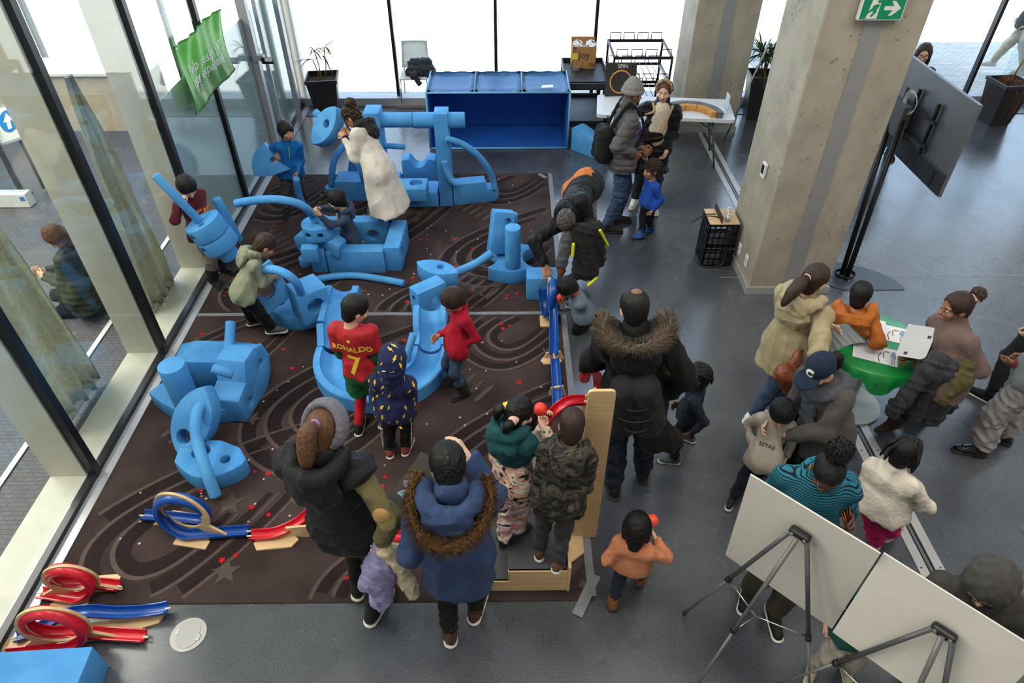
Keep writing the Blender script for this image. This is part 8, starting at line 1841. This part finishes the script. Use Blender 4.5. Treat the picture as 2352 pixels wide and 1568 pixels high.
# ---- column fittings
cxl = 2.62
th_ = PX(1757, 390, cxl - 0.01); root = tag(empty('thermostat', th_, 'white wall control on the side of the main column', 'wall control')); keep(box('case', (th_.x - 0.01, th_.y, th_.z), (0.03, 0.10, 0.15), M_WHITE, None, None, 0.005), root); keep(box('screen', (th_.x - 0.027, th_.y, th_.z + 0.01), (0.004, 0.06, 0.09), M_DARKM), root)
for k, (u, v) in enumerate(((1699, 572), (1714, 598))):
 s_ = PX(u, v, cxl - 0.01); root = tag(empty('wall_socket', s_, ('white wall socket with a black plug on the column', 'white empty wall socket near the column corner')[k], 'socket')); keep(box('plate', (s_.x, s_.y, s_.z), (0.012, 0.08, 0.13), M_WHITE, None, None, 0.003), root); keep(box('outlet', (s_.x - 0.008, s_.y, s_.z), (0.006, 0.035, 0.05), mat('outlet_grey', (190, 190, 188), 0.5, 0.02), None, None, 0.002), root)
 if k == 0: plug = s_
ck = P(1672, 585, 0.0)
M_CRATE = mat('crate_black', (26, 26, 28), 0.5, 0.1)
def crate(label, z):
 root = tag(empty('milk_crate', (2.42, 6.72, z), label, 'crate', 'black crates beside the column')); S = 0.33; Hc = 0.27; x0, y0 = 2.24, 6.50
 for zz in (z + 0.002, z + 0.09, z + 0.17, z + Hc - 0.025):
  hh = 0.025
  wbox('band', (x0, y0, zz), (x0 + S, y0 + 0.012, zz + hh), M_CRATE, root, 0); wbox('band', (x0, y0 + S - 0.012, zz), (x0 + S, y0 + S, zz + hh), M_CRATE, root, 0); wbox('band', (x0, y0, zz), (x0 + 0.012, y0 + S, zz + hh), M_CRATE, root, 0); wbox('band', (x0 + S - 0.012, y0, zz), (x0 + S, y0 + S, zz + hh), M_CRATE, root, 0)
 for i in range(6):
  t = i / 5 * (S - 0.02)
  wbox('rib', (x0 + t, y0, z + 0.002), (x0 + t + 0.016, y0 + 0.012, z + Hc), M_CRATE, root, 0); wbox('rib', (x0, y0 + t, z + 0.002), (x0 + 0.012, y0 + t + 0.016, z + Hc), M_CRATE, root, 0); wbox('rib', (x0 + S - 0.012, y0 + t, z + 0.002), (x0 + S, y0 + t + 0.016, z + Hc), M_CRATE, root, 0)
 wbox('bottom', (x0, y0, z + 0.002), (x0 + S, y0 + S, z + 0.012), M_CRATE, root, 0)
crate('lower of two stacked black plastic crates beside the column', 0.0); crate('upper of two stacked black plastic crates beside the column', 0.275)
root = tag(empty('plywood_lid', (2.4, 6.66, 0.55), 'small plywood lid on the upper black crate', 'board')); wbox('sheet', (2.24, 6.50, 0.548), (2.57, 6.83, 0.562), M_PLY, root, 0.002); wbox('upstand', (2.36, 6.50, 0.562), (2.37, 6.83, 0.64), mat('dark_board', (60, 54, 50), 0.6, 0.1), root, 0.002)
for k, (x, y, r_, h_) in enumerate(((2.44, 6.56, 0.028, 0.09), (2.46, 6.64, 0.024, 0.12))):
 root = tag(empty('small_bottle', (x, y, 0.562), ('short clear bottle on the plywood lid', 'taller clear bottle on the plywood lid')[k], 'bottle')); keep(tube('body', [(x, y, 0.563), (x, y, 0.563 + h_ * 0.7), (x, y, 0.563 + h_ * 0.85)], [r_, r_, r_ * 0.45], mat('cloudy_plastic', (200, 204, 200), 0.3, 0.05), None, 12), root); keep(tube('cap', [(x, y, 0.563 + h_ * 0.85), (x, y, 0.563 + h_)], r_ * 0.5, M_WHITE, None, 10), root)
tag(tube('power_cord', spline([plug + V(-0.04, 0, 0), plug + V(-0.12, 0.05, -0.05), V(2.45, 6.45, 0.06), V(2.30, 6.47, 0.012), V(2.2, 6.55, 0.012)], 6), 0.008, M_BLACKP, None, 6), 'black power cord running from the column socket to the crates', 'cord')
tag(tube('loose_cable', spline([V(2.36, 6.62, 0.575), V(2.2, 6.6, 0.60), V(2.05, 6.55, 0.56), V(2.2, 6.66, 0.58), V(2.34, 6.7, 0.57)], 6), 0.006, M_BLACKP, None, 6), 'looped black cable hanging off the upper crate', 'cable')
# exit sign
ex = PY(2010, 22, 5.95); root = tag(empty('exit_sign', ex, 'green emergency exit sign with running figure and arrow on the column', 'exit sign')); em = frame((3.055, 5.94, ex.z + 0.02), X, Z)
keep(box('body', (0, 0, 0.0), (0.36, 0.19, 0.05), M_WHITE, None, em, 0.006), root); keep(flat('green_face', [(-0.17, -0.085), (0.17, -0.085), (0.17, 0.085), (-0.17, 0.085)], em @ Matrix.Translation((0, 0, 0.0255)), mat('exit_green', (0, 140, 96), 0.5, 0.02)), root)
ef = em @ Matrix.Translation((0, 0, 0.027)); keep(flat('arrow', [(0.01, -0.016), (0.085, -0.016), (0.055, -0.055), (0.085, -0.055), (0.145, 0), (0.085, 0.055), (0.055, 0.055), (0.085, 0.016), (0.01, 0.016)], ef, C_WHT), root); keep(flat('doorway', [(-0.12, -0.08), (-0.03, -0.08), (-0.03, 0.08), (-0.10, 0.08)], ef, C_WHT), root)
gm = MATS['exit_green']; e2 = em @ Matrix.Translation((0, 0, 0.0285))
keep(flat('runner_head', arc(-0.045, 0.052, 0.014, 0, 330, 11), e2, gm), root); keep(flat('runner_body', [(-0.085, 0.02), (-0.05, 0.034), (-0.035, 0.02), (-0.05, -0.01), (-0.045, -0.03), (-0.075, -0.065), (-0.09, -0.06), (-0.07, -0.03), (-0.085, -0.02), (-0.12, -0.045), (-0.13, -0.035), (-0.09, 0.0)], e2, gm), root)
# ---- screen on a pole stand
sb = P(1938, 636, 0.0); root = tag(empty('screen_stand', sb, 'large flat screen seen from behind on a black twin-pole stand', 'screen'))
c_tl = P(2076, 116, 2.10); c_tr = P(2250, 242, 2.10); tdir = (c_tr - c_tl); TWd = tdir.length; tdir.normalize(); sv = P(2160, 452, 1.20)
zlo = None
best = None
for k in range(60, 160): 
 z_ = k / 100.0; q_ = P(2160, 455, z_); e_ = (Vector((q_.x, q_.y)) - Vector((c_tr.x, c_tr.y))).length
 if best is None or e_ < best[0]: best = (e_, z_)
zlo = best[1]; THt = 2.10 - zlo
tn = Vector((tdir.y, -tdir.x, 0))          # towards the camera: the back of the screen
tm = frame((c_tl.x, c_tl.y, zlo), tdir, Z)  # x along, y up, z = back side
if tm.to_3x3().col[2].dot(Vector((-c_tl.x, -c_tl.y, 0))) < 0: tm = tm
M_TVB = mat('screen_back', (122, 124, 130), 0.36, 0.05, metal=0.5)
keep(box('panel', (TWd / 2, THt / 2, -0.02), (TWd, THt, 0.035), M_TVB, None, tm, 0.006), root); keep(box('display', (TWd / 2, THt / 2, -0.040), (TWd - 0.02, THt - 0.02, 0.004), mat('screen_black', (8, 8, 10), 0.1, 0.0), None, tm), root)
keep(box('lower_housing', (TWd / 2, THt * 0.13, 0.004), (TWd * 0.98, THt * 0.24, 0.02), mat('screen_housing', (48, 49, 53), 0.45, 0.05), None, tm, 0.006), root)
for x in (0.40, 0.66): keep(box('mount_rail', (TWd * x, THt * 0.52, 0.03), (0.03, THt * 0.55, 0.03), M_BLACKM, None, tm), root)
for y in (0.36, 0.62): keep(box('mount_bar', (TWd * 0.52, THt * y, 0.055), (TWd * 0.42, 0.03, 0.02), M_BLACKM, None, tm), root)
keep(box('junction_box', (TWd * 0.32, THt * 0.44, 0.10), (0.34, 0.32, 0.10), mat('stand_box', (92, 92, 95), 0.5, 0.05, metal=0.2), None, tm, 0.004), root)
keep(box('vent_slot', (TWd * 0.22, THt * 0.52, 0.002), (0.04, 0.34, 0.01), M_BLACKM, None, tm), root); keep(box('vent_slot', (TWd * 0.88, THt * 0.12, 0.016), (0.012, 0.16, 0.01), M_BLACKM, None, tm), root); keep(box('vent_slot', (TWd * 0.12, THt * 0.22, 0.016), (0.012, 0.16, 0.01), M_BLACKM, None, tm), root)
jc = tm @ Vector((TWd * 0.33, THt * 0.42, 0.10)); 
for s_ in (-1, 1): keep(tube('pole', [Vector((sb.x, sb.y, 0.01)) + tdir * s_ * 0.055, Vector((jc.x, jc.y, jc.z + 0.10)) + tdir * s_ * 0.11], 0.028, M_BLACKM, None, 12), root)
cb_m = bmesh.new()
for k in range(4): bm_tube(cb_m, [tm @ Vector((TWd * 0.42 + (0.10 + 0.008 * k) * math.cos(a), THt * 0.66 + (0.085 + 0.01 * k) * math.sin(a), 0.09 + 0.006 * k)) for a in [2 * math.pi * i / 20 for i in range(20)]], 0.004, 5, closed=True)
keep(link('coiled_cable', bm_mesh(cb_m, 'coil'), None, mat('cable_white', (206, 206, 204), 0.5, 0.03)), root)
cb_m = bmesh.new()
for k in range(3): bm_tube(cb_m, [Vector((sb.x, sb.y, 0.03 + 0.012 * k)) + V((0.10 + 0.006 * k) * math.cos(a), (0.085) * math.sin(a), 0) for a in [2 * math.pi * i / 20 for i in range(20)]], 0.007, 5, closed=True)
keep(link('floor_cable_coil', bm_mesh(cb_m, 'coil2'), None, M_BLACKP), root)
fp_ = P(1935, 640, 0); bm = bmesh.new(); bm_prism(bm, [(-0.35, 0.30)] + [(-0.35 + 0.95 * math.sin(a) , 0.30 - 0.62 + 0.62 * math.cos(a)) for a in [0.1 + 1.35 * i / 12 for i in range(13)]] + [(0.58, -0.30), (-0.1, -0.30), (-0.35, -0.1)], 0.006, Matrix.Translation((fp_.x + 0.02, fp_.y + 0.08, 0.001))); keep(link('base_plate', bm_mesh(bm, 'bp'), None, mat('base_slate', (66, 72, 84), 0.35, 0.05)), root)
# ---- round table with green cover
tb = P(1968, 888, 0.0); root = tag(empty('round_table', tb, 'small white pedestal table under a green plastic cover', 'table')); zt2 = 0.74
tcx = P(2012, 786, zt2); rT = 0.42
bm = bmesh.new(); bm_prism(bm, arc(0, 0, 0.27, 0, 350, 35), 0.02, Matrix.Translation((tcx.x, tcx.y, 0.001))); me = bm_mesh(bm, 'base'); keep(link('base', me, None, mat('table_base', (196, 204, 196), 0.4, 0.03)), root)
keep(tube('pedestal', [(tcx.x, tcx.y, 0.02), (tcx.x, tcx.y, zt2 - 0.03)], 0.04, MATS['table_base'], None, 16), root); bm = bmesh.new(); bm_prism(bm, arc(0, 0, rT - 0.01, 0, 350, 35), 0.025, Matrix.Translation((tcx.x, tcx.y, zt2 - 0.028))); keep(link('tabletop', bm_mesh(bm, 'top'), None, M_WHITE), root)
cov = tag(empty('table_cover', (tcx.x, tcx.y, zt2), 'crinkled green plastic cover draped over the round table', 'table cover')); bm = bmesh.new(); N = 72; rg = []
for j, (rr_, dz) in enumerate(((0.0, 0.004), (0.2, 0.004), (rT - 0.01, 0.004), (rT + 0.008, -0.01), (rT + 0.02, -0.07), (rT + 0.03, -0.13))):
 if rr_ == 0: rg.append([bm.verts.new((tcx.x, tcx.y, zt2 + dz))]); continue
 rg.append([bm.verts.new((tcx.x + (rr_ + (0.014 * math.sin(i * 1.7) if j > 3 else 0)) * math.cos(2 * math.pi * i / N), tcx.y + (rr_ + (0.014 * math.sin(i * 1.7) if j > 3 else 0)) * math.sin(2 * math.pi * i / N), zt2 + dz * (1 + (0.35 * math.sin(i * 0.52) + 0.2 * math.sin(i * 0.9) if j > 3 else 0)))) for i in range(N)])
for i in range(N): bm.faces.new((rg[0][0], rg[1][i], rg[1][(i + 1) % N]))
for j in range(1, 5):
 for i in range(N): bm.faces.new((rg[j][i], rg[j + 1][i], rg[j + 1][(i + 1) % N], rg[j][(i + 1) % N])).smooth = True
keep(link('plastic', bm_mesh(bm, 'cover', True), None, mat('green_plastic', (24, 142, 66), 0.3, 0.08, 6, 0.4, 12)), cov)
for k, (u, v, a) in enumerate(((2032, 762, -0.42), (2010, 812, -0.42), (1985, 745, -0.42))):
 p = P(u, v, zt2 + 0.008); root = tag(empty('calendar_sheet', p, ('open 2025 calendar booklet farther from the camera on the green table', 'open 2025 calendar booklet nearer the camera on the green table', 'calendar page partly under the orange sleeve on the green table')[k], 'booklet', 'calendar booklets')); m_ = Matrix.Translation((p.x, p.y, zt2 + 0.006 + 0.0025 * k)) @ Matrix.Rotation(a, 4, 'Z')
 w_, h_ = 0.34, 0.22
 keep(flat('page', [(-w_/2, -h_/2), (w_/2, -h_/2), (w_/2, h_/2), (-w_/2, h_/2)], m_, mat('paper', (236, 236, 238)), None, 0.002), root); m2 = m_ @ Matrix.Translation((0, 0, 0.0022))
 for r_ in range(6): keep(flat('date_row', [(-w_/2 + 0.02, h_/2 - 0.03 - 0.03 * r_), (0.0, h_/2 - 0.03 - 0.03 * r_), (0.0, h_/2 - 0.034 - 0.03 * r_), (-w_/2 + 0.02, h_/2 - 0.034 - 0.03 * r_)], m2, mat('date_grey', (170, 170, 180), 0.7, 0.2, 80), None, 0.0004), root)
 if k < 2:
  keep(text('lettering', '2025', 0.045, m2 @ Matrix.Translation((w_/2 - 0.035, -h_/2 + 0.055, 0.0005)) @ Matrix.Rotation(math.pi / 2, 4, 'Z'), C_DARKP), root); keep(flat('branch_print', [(0.03, -h_/2 + 0.01), (0.036, -h_/2 + 0.01), (0.028, -0.02), (0.05, 0.03), (0.044, 0.032), (0.02, -0.02)], m2, mat('branch_red', (120, 44, 44), 0.7, 0.1), None, 0.0004), root); keep(flat('blue_print', [(0.11, 0.01), (0.155, -0.02), (0.16, 0.07), (0.13, 0.08)], m2, mat('print_blue', (140, 160, 190), 0.7, 0.1), None, 0.0004), root); keep(flat('orange_print', [(0.07, 0.05), (0.11, 0.05), (0.11, 0.065), (0.07, 0.065)], m2, mat('print_rust', (190, 96, 70), 0.7, 0.1), None, 0.0004), root); keep(flat('green_print', [(0.06, -0.03), (0.067, -0.03), (0.067, 0.05), (0.06, 0.05)], m2, mat('print_green', (60, 90, 60), 0.7, 0.3, 90), None, 0.0004), root)
# ---- boards on easels
def easel(label, tl, tr, bl, br, blabel, apex_uv, feet, zt_=1.52):
 TLp, TRp = P(*tl, zt_), P(*tr, zt_); d = (TRp - TLp); W_ = d.length; d.normalize()
 # bottom edge height where the vertical edge of the board meets the photograph
 bst = None
 for k in range(40, 130):
  z_ = k / 100; q_ = P(*bl, z_); off = (q_ - TLp); off.z = 0; e_ = abs(off.dot(d)) + 0.35 * abs(off.length - 0.10)
  if bst is None or e_ < bst[0]: bst = (e_, z_, q_)
 zb_ = bst[1]; n_ = Vector((d.y, -d.x, 0)); BLp = P(*bl, zb_); upv = Vector((TLp - BLp)); upv = (upv - d * upv.dot(d)); Hb = upv.length; upv.normalize()
 br_ = tag(empty('foam_board', TLp, blabel, 'board', 'white foam boards on easels')); bmx = frame(TLp - upv * Hb, d, upv)
 keep(box('board', (W_ / 2, Hb / 2, 0), (W_, Hb, 0.010), mat('foam_board_white', (214, 208, 200), 0.6, 0.03), None, bmx, 0.002, 1), br_)
 keep(box('printed_face', (W_ / 2, Hb / 2, -0.0062), (W_ - 0.02, Hb - 0.02, 0.001), patchwork('board_print', [(226, 224, 220), (40, 110, 90), (226, 224, 220), (60, 120, 170)], 3, 1, 0.6, [0, 0.4, 0.46, 0.7]), None, bmx), br_)
 nb = bmx.to_3x3().col[2]; sgn = 1 if nb.dot(Vector((-TLp.x, -TLp.y, 3))) > 0 else -1
 root = tag(empty('display_easel', P(*feet[0], 0), label, 'easel', 'grey folding easels'))
 ro = ray(*apex_uv); o_ = Vector((0, 0, CAM_H)); pn_ = TLp; t_ = (pn_ - o_).dot(nb) / ro.dot(nb); A = o_ + ro * t_ + nb * sgn * 0.05
 M_EZ = mat('easel_grey', (112, 110, 110), 0.4, 0.05, metal=0.3); M_EZ2 = mat('easel_dark', (84, 84, 88), 0.4, 0.05, metal=0.3)
 keep(box('head', (0, 0, 0), (0.115, 0.045, 0.05), M_BLACKP, None, frame(A, d, upv), 0.014, 2), root)
 for s2 in (-1, 1):
  bmz = bmesh.new(); bmesh.ops.create_cone(bmz, cap_ends=True, segments=10, radius1=0.011, radius2=0.011, depth=0.012, matrix=frame(A + d * s2 * 0.035 + nb * sgn * 0.028, d, upv)); keep(link('bolt', bm_mesh(bmz, 'bolt'), None, M_STEEL), root)
 mids = []
 for k, ft in enumerate(feet):
  e_ = P(*ft, 0.0) + (Vector((nb.x, nb.y, 0)) * sgn * 0.13); s_ = A + d * ((-0.045, 0.0, 0.045)[k]) + nb * sgn * (0.012 if k != 1 else 0.03); md = s_.lerp(e_, 0.52); mids.append(md)
  up_t = keep(tube('leg', [s_, md], 0.0135, M_EZ if k == 1 else M_EZ2, None, 10), root); keep(tube('leg_extension', [md, e_ + V(0, 0, 0.012)], 0.009, M_EZ, None, 8), root); keep(tube('clamp', [md - (md - s_).normalized() * 0.02, md + (md - s_).normalized() * 0.02], 0.019, M_BLACKP, None, 10), root); keep(tube('foot', [e_ + V(0, 0, 0.001), e_ + V(0, 0, 0.03)], 0.014, M_BLACKP, None, 8), root)
 hub = (mids[0] + mids[1] + mids[2]) / 3 + V(0, 0, -0.02)
 for m_ in mids: keep(tube('spreader', [hub, m_], 0.0045, M_CHR, None, 6), root)
easel('grey tripod easel carrying the first white board', (1724, 1088), (2023, 1270), (1666, 1273), (1904, 1440), 'white foam board on the easel in front of the woman in teal stripes', (1848, 1212), ((1595, 1380), (1600, 1575), (1880, 1600)))
easel('grey tripod easel carrying the second white board, nearest the picture corner', (2030, 1268), (2400, 1500), (1905, 1445), (2300, 1700), 'white foam board on the easel nearest the right picture corner', (2175, 1438), ((1790, 1545), (2010, 1800), (2130, 1850)), 1.5)
# right-hand glass door leaf
tag(box('door_1', (P(2262, 222, 0).x, BY - 0.35, 4.0), (0.016, 0.7, 7.9), M_GLASS), 'open glass door leaf by the right window', kind='structure')
